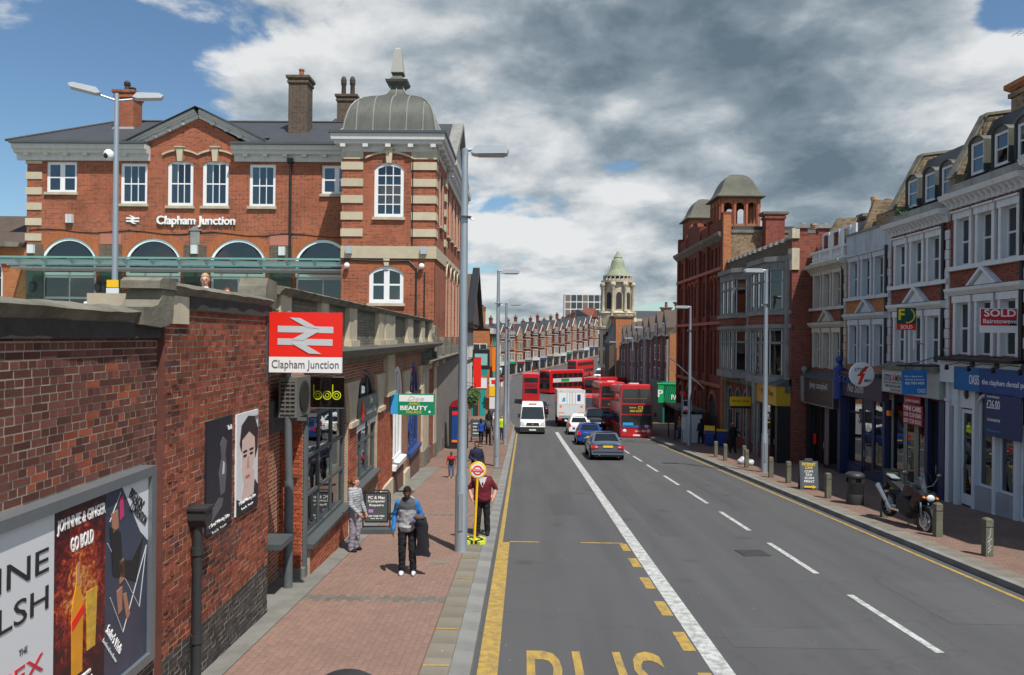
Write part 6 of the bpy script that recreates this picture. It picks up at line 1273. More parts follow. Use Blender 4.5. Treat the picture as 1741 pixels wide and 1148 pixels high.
# ------------------------------------------------------------------ vehicles (local: front towards +y unless stated, z up from the road)
CG = pm('car_glass', (.012, .015, .017), .06, var=.4, sc=1.5, spec=.8); PLY = pm('plate_yellow', (.80, .50, .02), .4); PLW = pm('plate_white', (.75, .75, .72), .4)
TRIM = pm('black_trim', (.022, .022, .023), .55, var=.2)
def pitch(o, y, rz=0):
    s = math.atan((gz(y+1.5)-gz(y-1.5))/3); o.rotation_euler = (s*math.cos(rz), -s*math.sin(rz) if rz else 0, rz); return o
def wheel(parent, x, y, r, w, rimm=None, side=1):
    t = MB().lathe([(r*.62, -w/2), (r*.95, -w/2), (r, -w*.3), (r, w*.3), (r*.95, w/2), (r*.62, w/2)], (0, 0, 0), 22, ax='x').build('wheel', RUBBER, parent, smooth=40, loc=(x, y, r))
    MB().lathe([(r*.64, -.03), (r*.6, .02*side), (r*.2, .03*side), (.01, .045*side)], (side*w*.36, 0, 0), 18, ax='x').build('rim', rimm or ALU, t, smooth=50)
    for k in range(5):
        mb = MB(); mb.box(-.015, .015, -.05, .05, r*.12, r*.6); mb.xf(Matrix.Translation((side*w*.43, 0, 0)) @ Matrix.Rotation(R(72*k), 4, 'X')); mb.build('spoke', rimm or ALU, t)
    return t
def loft(mb, secs, m=0):
    rows = []
    for (y, z0, z1, hw, zt) in secs:    # y, sill, belt, half-width, crown
        h = [(hw*.90, z0), (hw*.985, z0+(z1-z0)*.22), (hw, z0+(z1-z0)*.55), (hw*.975, z0+(z1-z0)*.82), (hw*.90, z1), (hw*.45, zt), (0, zt+.01)]
        rows.append([(x, y, z) for x, z in h] + [(-x, y, z) for x, z in h[-2::-1]])
    mb.grid(rows, m); mb.face(rows[0], m); mb.face(rows[-1][::-1], m)
    mb.grid([[r[0], r[-1]] for r in rows], m)
def car(label, cat, loc, L, W, H, paint, kind, rz=0., extra=None, name='car'):
    o = thing(name, label, cat, loc); pitch(o, loc[1], rz); hw = W/2; r = -L/2; f = L/2; bz = H*.64
    if kind == 'saloon': S = [(r, .42, .86, hw*.80, .90), (r+.10, .28, .92, hw*.93, .97), (r+.55, .22, .95, hw*.98, 1.0), (r+1.3, .2, bz, hw, bz+.03), (0, .2, bz, hw, bz+.03), (f-1.5, .2, bz-.02, hw, bz+.02), (f-.6, .22, .80, hw*.97, .86), (f-.12, .28, .66, hw*.88, .70), (f, .38, .58, hw*.75, .60)]; G = (r+.62, r+1.45, f-2.15, f-1.45)
    else: S = [(r, .40, .80, hw*.84, .84), (r+.10, .26, bz-.04, hw*.95, bz), (r+.5, .2, bz, hw, bz+.03), (0, .2, bz, hw, bz+.03), (f-1.2, .2, bz-.03, hw, bz), (f-.5, .22, .82, hw*.95, .88), (f-.1, .28, .66, hw*.85, .70), (f, .38, .58, hw*.7, .6)]; G = (r+.16, r+.72, f-1.85, f-1.05)
    mb = MB(); loft(mb, S); 
    for x0, x1 in ((-1, 1),):
        pass
    body = mb.build('body', paint, o, smooth=50)
    a, b, c, d = G; bw, tw = hw*.90, hw*.70; z0, z1 = bz-.01, H
    Q = lambda y, w, z: [(-w, y, z), (w, y, z)]
    rows = [[(-bw, a, z0), (-tw, b, z1-.04), (-tw, c, z1-.05), (-bw, d, z0)], [(bw, a, z0), (tw, b, z1-.04), (tw, c, z1-.05), (bw, d, z0)]]
    mb = MB(); mid = [[(-tw*.98, b, z1-.04), (-tw*.98, c, z1-.05)], [(-tw*.5, b+.02, z1), (-tw*.5, c-.02, z1-.01)], [(0, b+.02, z1+.01), (0, c-.02, z1)], [(tw*.5, b+.02, z1), (tw*.5, c-.02, z1-.01)], [(tw*.98, b, z1-.04), (tw*.98, c, z1-.05)]]
    mb.grid(mid); mb.face([(-bw, a, z0), (bw, a, z0), (tw, b, z1-.04), (-tw, b, z1-.04)]); mb.face([(-bw, d, z0), (bw, d, z0), (tw, c, z1-.05), (-tw, c, z1-.05)])
    for s in (-1, 1): mb.face([(s*bw, a, z0), (s*tw, b, z1-.04), (s*tw, c, z1-.05), (s*bw, d, z0)])
    mb.build('roof', paint, o, smooth=30)
    def gl(name, pts, off):
        c_ = sum((Vector(p) for p in pts), Vector())/len(pts); off = Vector(off)
        MB().face([(c_ + (Vector(p)-c_)*1. + off) for p in pts]) if False else None
        mb = MB(); mb.face([Vector(p)+off for p in pts]); return mb.build(name, CG, o)
    lerp = lambda p, q, t: tuple(p[i]+(q[i]-p[i])*t for i in range(3))
    A, B, C, D = (-bw, a, z0), (bw, a, z0), (tw, b, z1-.04), (-tw, b, z1-.04)
    gl('rear_window', [lerp(lerp(A, B, .08), lerp(D, C, .08), .14), lerp(lerp(A, B, .92), lerp(D, C, .92), .14), lerp(lerp(A, B, .90), lerp(D, C, .90), .88), lerp(lerp(A, B, .10), lerp(D, C, .10), .88)], (0, -.012, .008))
    A, B, C, D = (-bw, d, z0), (bw, d, z0), (tw, c, z1-.05), (-tw, c, z1-.05)
    gl('windscreen', [lerp(lerp(A, B, .05), lerp(D, C, .05), .06), lerp(lerp(A, B, .95), lerp(D, C, .95), .06), lerp(lerp(A, B, .93), lerp(D, C, .93), .93), lerp(lerp(A, B, .07), lerp(D, C, .07), .93)], (0, .012, .008))
    for s in (-1, 1):
        lo = lambda t: (s*(bw+.006), a+(d-a)*t, z0+.05); hi = lambda t: (s*(tw+.02), b+(c-b)*t, z1-.10)
        for (t0, t1, u0, u1) in ((.12, .46, .02, .46), (.50, .90, .51, .98)): mb = MB(); mb.face([lo(t0), lo(t1), hi(u1), hi(u0)]); mb.build('side_window', CG, o)
        m_ = MB().ell((s*(hw+.09), d-.35, bz+.06), (.11, .07, .08), 10, 6).build('wing_mirror', paint, o)
        t0 = .22 if kind == 'saloon' else .2
        if kind == 'saloon': MB().prism([(s*hw*.56, .64), (s*hw*.965, .64), (s*hw*.965, .80), (s*hw*.60, .80)], 'y', r-.03, r+.14).build('tail_light', TAIL, o); MB().prism([(s*hw*.62, .695), (s*hw*.75, .695), (s*hw*.75, .735), (s*hw*.62, .735)], 'y', r-.036, r-.03).build('reverse_light', HEADL, o)
        else: MB().prism([(s*hw*.72, .70), (s*hw*.99, .66), (s*hw*.99, .92), (s*hw*.86, .98)], 'y', r-.02, r+.22).build('tail_light', TAIL, o)
        MB().ell((s*hw*.72, f-.16, .64), (.17, .1, .09), 12, 8).build('headlight', HEADL, o)
    mb = MB(); mb.prism([(-hw*.94, .30), (hw*.94, .30), (hw*.97, .46), (hw*.95, .56), (-hw*.95, .56), (-hw*.97, .46)], 'y', r-.07, r+.10); mb.build('bumper', paint, o); MB().box(-hw*.9, hw*.9, r-.085, r-.069, .43, .475).build('bumper_strip', TRIM if kind == 'saloon' else paint, o); MB().box(-hw*.8, hw*.8, r-.02, r+.2, .2, .30).build('diffuser', TRIM, o)
    pz = .68 if kind == 'saloon' else .50; MB().box(-.26, .26, r-.036 if kind == 'saloon' else r-.09, r-.02 if kind == 'saloon' else r-.07, pz, pz+.11).build('number_plate', PLY, o); MB().ell((0, r-.03, .86 if kind == 'saloon' else .82), (.04, .015, .04), 8, 6).build('badge', CHROME, o)
    if kind == 'saloon': MB().box(-hw*.75, hw*.75, r-.012, r+.02, .80, .815).build('boot_line', TRIM, o)
    else: MB().box(-hw*.02, hw*.02, r-.02, r+.0, .84, .88).build('boot_handle', TRIM, o)
    mb = MB(); mb.tube((-.45, r-.05, .27), (-.45, r+.2, .27), .03, n=8); mb.build('exhaust', CHROME, o)
    wr = .31
    for y in (r+.78, f-.80):
        for s in (-1, 1):
            MB().lathe([(wr+.06, -.02), (wr+.06, .012)], (s*(hw-.01), y, wr+.02), 20, ax='x').build('wheel_arch', TRIM, o); wheel(o, s*(hw-.09), y, wr, .2, side=s)
    if extra: extra(o)
    return o
car('dark grey saloon car seen from behind, following the small blue hatchback', 'car', (4.48, 41.5, gz(41.5)), 4.5, 1.80, 1.42, CARGREY, 'saloon')
car('small blue hatchback car queuing between the grey saloon and white cab', 'car', (4.45, 51.3, gz(51.3)), 3.8, 1.70, 1.44, CARBLUE, 'hatch')
def taxi_sign(o): MB().prism([(-.5, 1.45), (.5, 1.45), (.44, 1.66), (-.44, 1.66)], 'y', -.6, -.45).build('roof_sign', WHITE, o)
car('white hatchback with white roof sign queuing behind the box lorry', 'car', (4.45, 61.2, gz(61.2)), 3.9, 1.74, 1.46, CARWHITE, 'hatch', extra=taxi_sign)
car('black taxi cab half hidden beside the parked red bus', 'taxi', (6.35, 67.0, gz(67)), 4.5, 1.75, 1.78, CARBLACK, 'hatch', rz=math.pi)
car('dark car waiting between the white van and the lorry', 'car', (2.0, 88, gz(88)), 4.2, 1.75, 1.45, CARBLACK, 'saloon')
car('white car climbing the far hill beyond the crossing bus', 'car', (13.4, 196, gz(196)), 4.2, 1.8, 1.5, CARWHITE, 'hatch', rz=-.45)
# ------------------------------------------------------------------ double-decker buses (front towards -y)
BUSG = pm('bus_glass', (.016, .02, .022), .07, var=.5, sc=.8, spec=.8); UNDER = pm('underbody', (.02, .02, .02), .8); CREAMS = pm('ad_white', (.62, .64, .66), .5, var=.1)
def bus(label, loc, rz, full=True, L=10.4, dest=None, ad=False, grp='red double decker buses'):
    o = thing('double_decker_bus', label, 'bus', loc, 0, grp); pitch(o, loc[1], rz); W, H = 1.26, 4.36
    def ring(y, k, top): return [(-W*k, y, .32), (-W*k, y, 2.3), (-W*k*.985, y, top-.28), (-W*k*.93, y, top-.09), (-W*k*.8, y, top), (W*k*.8, y, top), (W*k*.93, y, top-.09), (W*k*.985, y, top-.28), (W*k, y, 2.3), (W*k, y, .32)]
    R_ = [ring(0, .955, H-.12), ring(.12, .99, H-.03), ring(.4, 1, H), ring(L-.3, 1, H), ring(L-.05, .98, H-.05), ring(L, .95, H-.1)]
    mb = MB(); mb.grid(R_); mb.face(R_[0]); mb.face(R_[-1][::-1]); mb.grid([[r[0], r[-1]] for r in R_]); mb.build('body', RED, o, smooth=35)
    f = lambda x0, x1, z0, z1, y=-.012: [(x0, z0), (x1, z0), (x1, z1), (x0, z1)]
    w = MB(); w.prism([(-1.08, 2.92), (1.08, 2.92), (1.10, 3.4), (1.04, 3.98), (-1.04, 3.98), (-1.10, 3.4)], 'y', -.02, .05); w.build('upper_windscreen', BUSG, o)
    MB().prism([(-1.12, 2.06), (1.12, 2.06), (1.12, 2.76), (-1.12, 2.76)], 'y', -.018, .05).build('blind_box', LETK, o)
    MB().prism([(-1.16, .98), (1.16, .98), (1.16, 1.96), (-1.16, 1.96)], 'y', -.022, .05).build('windscreen', BUSG, o)
    if full:
        bl = MB().box(-.62, .55, -.022, -.0181, 2.18, 2.68).build('destination_blind', pm('blind_dark', (.02, .02, .02), .5) if 'blind_dark' not in MATS else MATS['blind_dark'], o)
        if dest: text(bl, dest[0], .30, 2.53, .3, LETY, y=-.026, w=.36, h=.24, bold=.0); text(bl, dest[1], -.02, 2.28, .2, LETY, y=-.026, w=.95, h=.15, bold=.01); text(bl, dest[2], -.30, 2.53, .2, LETY, y=-.026, w=.52, h=.16)
        MB().box(-1.1, 1.1, -.032, -.0221, .98, 1.18).build('dash_panel', pm('dash_blue', (.03, .10, .30), .5) if 'dash_blue' not in MATS else MATS['dash_blue'], o); MB().box(-1.05, -.25, -.036, -.0225, 1.18, 1.38).build('cab_blind', BLUEL, o); MB().box(.62, .9, -.036, -.0225, 1.02, 1.2).build('notice', PAPER, o)
        mb = MB(); mb.tube((-1.0, -.03, 3.22), (1.0, -.03, 3.22), .02, n=6); mb.build('handrail', TERRA, o)
        for s in (-1, 1):
            MB().tube((s*.3, -.03, 1.0), (s*.85, -.035, 1.12), .012, n=5).build('wiper', TRIM, o); MB().ell((s*.92, -.005, .74), (.15, .05, .13), 12, 8).build('headlight', HEADL, o); MB().ell((s*1.42, -.12, 2.0), (.1, .06, .2), 8, 6).build('mirror', TRIM, o)
            mb = MB(); mb.tube((s*1.2, 0, 2.15), (s*1.42, -.12, 2.15), .02, n=5); mb.build('mirror_arm', TRIM, o)
        MB().prism([(-1.2, .30), (1.2, .30), (1.22, .48), (-1.22, .48)], 'y', -.06, .1).build('bumper', RED, o); MB().box(-.27, .27, -.075, -.061, .36, .47).build('number_plate', PLW, o); text(o, 'abellio', .12, .74, .2, LETW, y=-.016, w=.46, h=.15); MB().box(.42, .70, -.02, -.012, .68, .80).build('fleet_badge', PLW, o)
        MB().box(-.45, .3, 1.0, 2.2, H-.02, H+.10).build('roof_pod', WHITE_W, o)
    n = 6
    for s in (-1, 1):
        for i in range(n):
            y0 = .7+i*(L-1.2)/n
            MB().box(s*W-.012 if s > 0 else -W-.012, s*W+.012 if s > 0 else -W+.012, y0, y0+(L-1.2)/n-.14, 2.95, 3.75).build('upper_window', BUSG, o)
            if not (s < 0 and i == n-1): MB().box(s*W-.012, s*W+.012, y0, y0+(L-1.2)/n-.14, 1.25, 2.05).build('lower_window', BUSG, o)
        for y in (2.3, L-2.9): MB().lathe([(.56, -.02), (.56, .016)], (s*W*.995, y, .5), 20, ax='x').build('wheel_arch', UNDER, o); wheel(o, s*(W-.13), y, .48, .27, side=s, rimm=RED_D)
        if ad: MB().box(s*W-.016, s*W+.016, .9, L-.9, 2.14, 2.84).build('side_advert', CREAMS, o); MB().box(s*W-.018, s*W+.018, 3.2, 5.6, 2.2, 2.78).build('advert_patch', GREENB, o)
    MB().box(-1.0, 1.0, L-.04, L+.012, 3.05, 3.75).build('rear_upper_window', BUSG, o); MB().box(-.95, .95, L-.04, L+.012, 1.5, 2.2).build('rear_window', BUSG, o); MB().box(-.9, .9, L-.04, L+.010, 2.35, 2.9).build('rear_advert', RED_D, o)
    for s in (-1, 1): MB().box(s*1.05-.1, s*1.05+.1, L-.04, L+.012, .8, 1.3).build('tail_light', TAIL, o)
    MB().box(-1.15, 1.15, .1, L-.1, .2, .33).build('underframe', UNDER, o)
    return o
bus('red double decker bus with lit yellow route blind standing at the bus stop', (8.72, 57.3, gz(61)-.02), -.035, dest=('C3', 'EARLS COURT', 'Clapham'))
bus('red double decker bus close behind the bus at the stop', (8.35, 69.2, gz(74)), -.02, dest=('35', 'CLAPHAM JUNCTION', ''))
bus('red double decker bus turning behind the lorry at the junction', (8.9, 97, gz(100)), -.62, full=False)
bus('red double decker bus crossing the junction with a white side advert', (3.7, 134, gz(136)), -.72, full=False, ad=True)
bus('red double decker bus coming down the far hill', (11.6, 181, gz(185)), -.52, full=False)
bus('red double decker bus seen from behind, ahead of the white van', (1.0, 117.6, gz(112)), math.pi, full=False)
def taper(mb, z0, z1, k): mb.v = [(x*(1-k*max(0, min(1, (z-z0)/(z1-z0)))), y, z) for x, y, z in mb.v]; return mb
def van(label, loc, paint, rz=0, W=1.0, H=2.62, L=5.9):
    o = thing('panel_van', label, 'van', loc); pitch(o, loc[1], rz)
    P = [(0, .40), (-.02, .78), (.06, .98), (.30, 1.14), (.82, 1.28), (1.45, 2.28), (1.72, 2.50), (2.3, H), (L-.1, H), (L, H-.1), (L, .40)]
    mb = MB(); xs = [(-W, .0), (-W*.96, 1), (W*.96, 1), (W, 0)]
    mb.prism(P, 'x', -W, W); taper(mb, 1.1, H, .14); mb.build('body', paint, o, smooth=25)
    mb = MB(); mb.face([(-W*.95, .80, 1.30), (W*.95, .80, 1.30), (W*.84, 1.40, 2.26), (-W*.84, 1.40, 2.26)]); mb.v = [(x, y-.02, z+.012) for x, y, z in mb.v]; mb.build('windscreen', BUSG, o)
    for s in (-1, 1):
        MB().prism([(s*W*.97, .86), (s*W*.62, .80), (s*W*.66, 1.02), (s*W*.97, 1.20)], 'y', -.035, .12).build('headlight', HEADL, o); MB().box(s*(W+.02) if s > 0 else s*(W+.22), s*(W+.22) if s > 0 else s*(W+.02), .95, 1.08, 1.38, 1.72).build('wing_mirror', TRIM, o)
        mb = MB(); mb.face([(s*(W*.985), 1.15, 1.42), (s*(W*.985), 2.1, 1.42), (s*W*.905, 2.05, 2.1), (s*W*.905, 1.6, 2.1)]); mb.build('side_window', BUSG, o)
        for y in (.95, L-1.2): MB().lathe([(.42, -.02), (.42, .014)], (s*W*.99, y, .38), 18, ax='x').build('wheel_arch', TRIM, o); wheel(o, s*(W-.12), y, .35, .22, side=s)
        MB().tube((s*.2, .78, 1.31), (s*.7, .84, 1.36), .012, n=5).build('wiper', TRIM, o)
    MB().prism([(-W*.55, .80), (W*.55, .80), (W*.48, 1.04), (-W*.48, 1.04)], 'y', -.04, .06).build('grille', TRIM, o); MB().lathe([(.08, -.06), (.08, -.04)], (0, 0, .92), 14, ax='y').build('badge', CHROME, o)
    MB().prism([(-W*.99, .30), (W*.99, .30), (W*.99, .70), (-W*.99, .70)], 'y', -.09, .2).build('bumper', TRIM, o); MB().box(-.27, .27, -.11, -.091, .42, .53).build('number_plate', PLW, o)
    MB().box(-.32, .32, 1.60, 1.64, 2.44, 2.54).build('roof_label', pm('pale_red', (.55, .16, .16), .5) if 'pale_red' not in MATS else MATS['pale_red'], o); MB().box(-W*.9, W*.9, .2, L-.2, .25, .42).build('underframe', UNDER, o)
    return o
van('white panel van with black bumper coming uphill along the kerb', (.72, 59.6, gz(62)), CARWHITE)
van('red mail van waiting beside the lorry', (6.95, 80.5, gz(83)), RED)
van('white van parked on the far hill by the domed store', (17.6, 178, gz(178)), CARWHITE, rz=-.5)
# box lorry seen from behind
o = thing('box_lorry', 'white box lorry with closed rear doors and blue poster, seen from behind', 'lorry', (4.32, 67.6, gz(71))); pitch(o, 71)
MB().box(-1.25, 1.25, 0, 6.2, 1.15, 3.55).build('box_body', CARWHITE, o); mb = MB(); mb.box(-1.28, 1.28, -.04, .08, 3.36, 3.58); mb.box(-1.28, -1.18, -.04, .08, 1.1, 3.36); mb.box(1.18, 1.28, -.04, .08, 1.1, 3.36); mb.build('door_frame', WHITE_W, o)
for s in (-1, 1):
    d = MB().box(.02 if s > 0 else -1.17, 1.17 if s > 0 else -.02, -.03, -.001, 2.25, 3.34).build('rear_door', WHITE, o)
    for x in (.12, .38): MB().tube((s*x, -.05, 2.28), (s*x, -.05, 3.3), .014, n=5).build('lock_bar', STEEL, d)
    MB().box(s*.95-.11, s*.95+.11, -.04, -.001, 1.95, 2.15).build('marker_lamp', AMBER, o); MB().box(s*1.02-.16, s*1.02+.16, -.05, .1, .80, .98).build('tail_light', TAIL, o); MB().box(s*.9-.3, s*.9+.3, -.036, -.001, 1.42, 1.52).build('reflective_strip', pm('orange_strip', (.75, .25, .04), .4) if 'orange_strip' not in MATS else MATS['orange_strip'], o)
MB().box(-1.2, 1.2, -.035, -.001, 1.22, 2.22).build('tail_lift', CREAMS, o); MB().box(.55, .85, -.036, -.0301, 2.55, 3.15).build('blue_poster', BLUE, o); MB().prism([(-.85, 2.5), (-.55, 2.5), (-.55, 2.9), (-.75, 2.85)], 'y', -.036, -.0301).build('door_picture', BLUEL, o); MB().box(-1.2, 1.2, -.03, .2, .98, 1.14).build('rear_bar', STEEL, o); MB().box(-.9, .9, .2, 6.0, .55, 1.1).build('chassis', UNDER, o); MB().box(-.5, .5, -.04, .0, .66, .82).build('number_plate', PLY, o)
for y in (1.4, 5.6):
    for s in (-1, 1): wheel(o, s*1.02, y, .46, .36, side=s)
mb = MB(); mb.prism([(6.3, .5), (8.1, .5), (8.15, 1.6), (7.9, 2.7), (6.3, 2.8)], 'x', -1.15, 1.15); mb.build('cab', CARWHITE, o)

# ------------------------------------------------------------------ parked motorcycle on the right pavement
mk = thing('motorcycle', 'black and silver motorcycle leaning on its stand beside the stone bollard', 'motorcycle', (10.70, 20.9, gz(20.9)+.12)); mk.rotation_euler = (R(-6), R(4), R(-84)); mk.scale = (1.1, 1.1, 1.14)
# local: front at +x
WB = .74; wr = .32
def moto_wheel(x, w, disc):
    t = MB(); rows = []
    for i in range(28):
        a = 2*math.pi*i/28; rows.append([((wr-.055+.055*math.cos(b))*math.cos(a), .9*w*math.sin(b), (wr-.055+.055*math.cos(b))*math.sin(a)) for b in [2*math.pi*k/8 for k in range(8)]])
    rows.append(rows[0]); t.grid(rows, closed=True); W_ = t.build('wheel', RUBBER, mk, smooth=True, loc=(x, 0, wr))
    mb = MB(); mb.lathe([(wr-.10, -.045), (wr-.085, -.04), (wr-.085, .04), (wr-.10, .045)], (0, 0, 0), 24, ax='y', cap=False); mb.lathe([(.05, -.06), (.05, .06)], (0, 0, 0), 12, ax='y'); mb.build('rim', ALU, W_)
    for k in range(10):
        mb = MB(); mb.box(.04, wr-.09, -.012, .012, -.014, .014); mb.xf(Matrix.Rotation(R(36*k), 4, 'Y')); mb.build('spoke', ALU, W_)
    for s in ((-1, 1) if disc else (1,)): MB().lathe([(.07, s*.062), (.15, s*.062), (.15, s*.066), (.07, s*.066)], (0, 0, 0), 20, ax='y', cap=False).build('brake_disc', CHROME, W_)
moto_wheel(WB, .055, True); moto_wheel(-WB, .075, False)
for s in (-1, 1):
    f = MB().tube((WB, s*.1, wr), (WB-.22, s*.1, .92), .028, .034, 8).build('fork_leg', CHROME, mk, smooth=True)
MB().prism([(WB-.28, .60), (WB-.02, .66), (WB+.22, .60), (WB+.30, .52), (WB+.20, .66), (WB-.02, .72), (WB-.24, .68)], 'y', -.07, .07).build('front_mudguard', BLACK, mk)
def slab(name, P, w0, w1, mat, bev=.03):
    mb = MB(); n = len(P); rows = []
    for k, (yy, sc) in enumerate(((-w1, .82), (-w0, .96), (-w0*.5, 1), (w0*.5, 1), (w0, .96), (w1, .82))):
        cx = sum(p[0] for p in P)/n; cz = sum(p[1] for p in P)/n; rows.append([(cx+(p[0]-cx)*sc, yy, cz+(p[1]-cz)*sc) for p in P])
    mb.grid(rows, closed=True); mb.face(rows[0]); mb.face(rows[-1][::-1]); return mb.build(name, mat, mk, smooth=35)
BP = pm('bike_black', (.014, .014, .016), .2, var=.2, coat=.6); slab('fuel_tank', [(-.10, .80), (-.02, 1.02), (.22, 1.08), (.42, 1.0), (.46, .84), (.2, .74)], .13, .19, BP)
slab('fairing', [(.30, .55), (.42, .98), (.62, 1.05), (.80, .95), (.72, .80), (.58, .72), (.50, .50)], .17, .22, BP); slab('engine', [(-.22, .28), (-.28, .62), (.0, .72), (.32, .70), (.38, .42), (.25, .24)], .14, .2, TRIM)
slab('seat', [(-.62, .86), (-.60, .94), (-.35, .90), (-.12, .86), (-.08, .80), (-.4, .80)], .11, .15, TRIM); slab('tail_fairing', [(-.35, .74), (-.12, .84), (-.40, .86), (-.72, .97), (-.92, 1.02), (-.86, .88), (-.6, .80)], .09, .13, TRIM)
slab('grab_rail', [(-.95, 1.03), (-.9, 1.07), (-.6, 1.02), (-.62, .99)], .10, .12, STEEL)
mb = MB(); mb.path([(.0, -.2, .35), (-.35, -.22, .32), (-.62, -.22, .48)], .035, 8); mb.tube((-.55, -.22, .44), (-1.02, -.22, .74), .055, .07, 10); mb.build('exhaust', CHROME, mk, smooth=True)
mb = MB(); mb.path([(.38, .0, 1.02), (.42, .25, 1.12), (.28, .40, 1.10)], .016, 6); mb.path([(.38, .0, 1.02), (.42, -.25, 1.12), (.28, -.40, 1.10)], .016, 6); mb.build('handlebar', TRIM, mk)
for s in (-1, 1):
    m_ = MB().ell((.36, s*.46, 1.36), (.03, .09, .055), 10, 6).build('mirror', TRIM, mk); MB().tube((.38, s*.30, 1.12), (.36, s*.44, 1.34), .01, n=5).build('mirror_stem', TRIM, m_)
    MB().ell((.78, s*.17, .90), (.05, .04, .03), 8, 6).build('indicator', AMBER, mk)
mb = MB(); rows = []
for (x, z, w) in ((.72, 1.0, .15), (.64, 1.15, .17), (.55, 1.32, .16), (.49, 1.42, .11)): rows.append([(x-.06*(t*t), w*t, z) for t in (-1, -.5, 0, .5, 1)])
mb.grid(rows); mb.build('windshield', glassmat('smoke_screen', (.62, .66, .68), 1.0), mk, smooth=True)
MB().ell((.79, 0, .90), (.05, .11, .08), 12, 8).build('headlight', HEADL, mk); mb = MB(); mb.tube((-.05, .14, .32), (-.02, .34, .02), .014, n=6); mb.build('side_stand', TRIM, mk); MB().prism([(-.86, .80), (-1.0, .62), (-1.04, .64), (-.92, .84)], 'y', -.08, .08).build('rear_mudguard', TRIM, mk); mb = MB(); mb.tube((-WB, .09, wr), (.0, .09, .42), .035, n=8); mb.tube((-WB, -.09, wr), (.0, -.09, .42), .035, n=8); mb.build('swing_arm', ALU, mk); MB().box(-.02, .22, -.19, -.16, .42, .66).build('radiator_grille', ALU, mk)
# ------------------------------------------------------------------ street lamps
def lamp(label, x, y, side, grp='tall grey street lamps', H=9.15):
    z = gz(y)+.12; o = thing('street_lamp', label, 'street lamp', (x, y, z), 0, grp)
    mb = MB(); mb.lathe([(.155, 0), (.145, .05), (.142, 1.7), (.115, 1.78), (.105, 4.0), (.068, H)], (0, 0, 0), 18); mb.build('pole', STEEL, o, smooth=40)
    mb = MB(); mb.tube((0, 0, H-.02), (side*.16, 0, H-.01), .04, n=8); mb.lathe([(.07, H-.15), (.08, H), (.02, H+.03)], (0, 0, 0), 12); mb.build('bracket', STEEL, o)
    h = MB(); h.prism([(side*.14, H-.10), (side*.22, H-.13), (side*.96, H-.12), (side*.99, H-.02), (side*.92, H+.05), (side*.24, H+.05)], 'y', -.17, .17); hd = h.build('lamp_head', ALU, o)
    MB().box(min(side*.3, side*.9), max(side*.3, side*.9), -.12, .12, H-.155, H-.131).build('lens', pm('lamp_lens', (.35, .36, .34), .3) if 'lamp_lens' not in MATS else MATS['lamp_lens'], hd)
    MB().box(-.05, .05, -.16, -.125, .5, 1.35).build('access_door', STEEL, o); mb = MB(); mb.lathe([(.16, 0), (.17, .02)], (0, 0, 7.6), 12); mb.tube((side*.08, 0, 7.6), (side*.2, 0, 7.55), .02, n=6); mb.build('banner_clip', STEEL, o)
    return o
for y, x, l in ((16.82, -1.40, 'tall grey street lamp rising beside the yellow temporary bus stop'), (34.57, -1.25, 'tall grey street lamp on the left kerb past the child'), (47.9, -1.2, 'tall grey street lamp on the left kerb short of the white van'), (63.5, -1.35, 'tall grey street lamp on the left kerb behind the white van'), (82, -2.0, 'tall grey street lamp by the orange shop block')): lamp(l, x, y, 1)
for y, x, l in ((33.63, 10.9, 'tall grey street lamp among the bollards before the yellow shop'), (48.9, 10.9, 'tall grey street lamp beside the bus shelter'), (68, 11.0, 'tall grey street lamp by the green bookmaker'), (92, 13.4, 'tall grey street lamp before the gabled shops'), (110, 13.6, 'tall grey street lamp before the domed store')): lamp(l, x, y, -1)
o = thing('forecourt_lamp', 'twin headed grey lamp post with camera dome on the station forecourt', 'lamp post', (-11.2, 20, 3.3))
mb = MB(); mb.lathe([(.09, 0), (.085, .1), (.075, 3), (.06, 7.0), (.05, 7.15)], (0, 0, 0), 14); mb.build('pole', STEEL, o, smooth=40)
for s in (-1, 1):
    d = Vector((s*.90, s*.42, 0)); mb = MB(); mb.tube((0, 0, 6.95), d*.42+Vector((0, 0, 7.05)), .028, n=8); h = mb.build('arm', STEEL, o)
    mb = MB(); mb.prism([(.38, -.04), (.5, -.08), (1.10, -.05), (1.16, .02), (1.05, .08), (.5, .08)], 'y', -.15, .15); mb.xf(Matrix.Translation((0, 0, 7.08)) @ Matrix.Rotation(math.atan2(d.y, d.x), 4, 'Z') @ Matrix.Rotation(R(-6), 4, 'Y')); mb.build('lamp_head', ALU, h)
MB().ell((-.16, -.08, 5.45), (.13, .13, .16), 12, 8).build('camera_dome', WHITE, o); MB().ell((-.18, -.14, 5.42), (.08, .09, .09), 10, 6).build('camera_lens', BLACK, o); MB().box(-.16, .16, -.12, -.095, 1.85, 2.05).build('yellow_plate', YEL, o); MB().box(-.17, .17, -.12, -.095, 1.25, 1.83).build('notice_plate', PAPER, o)
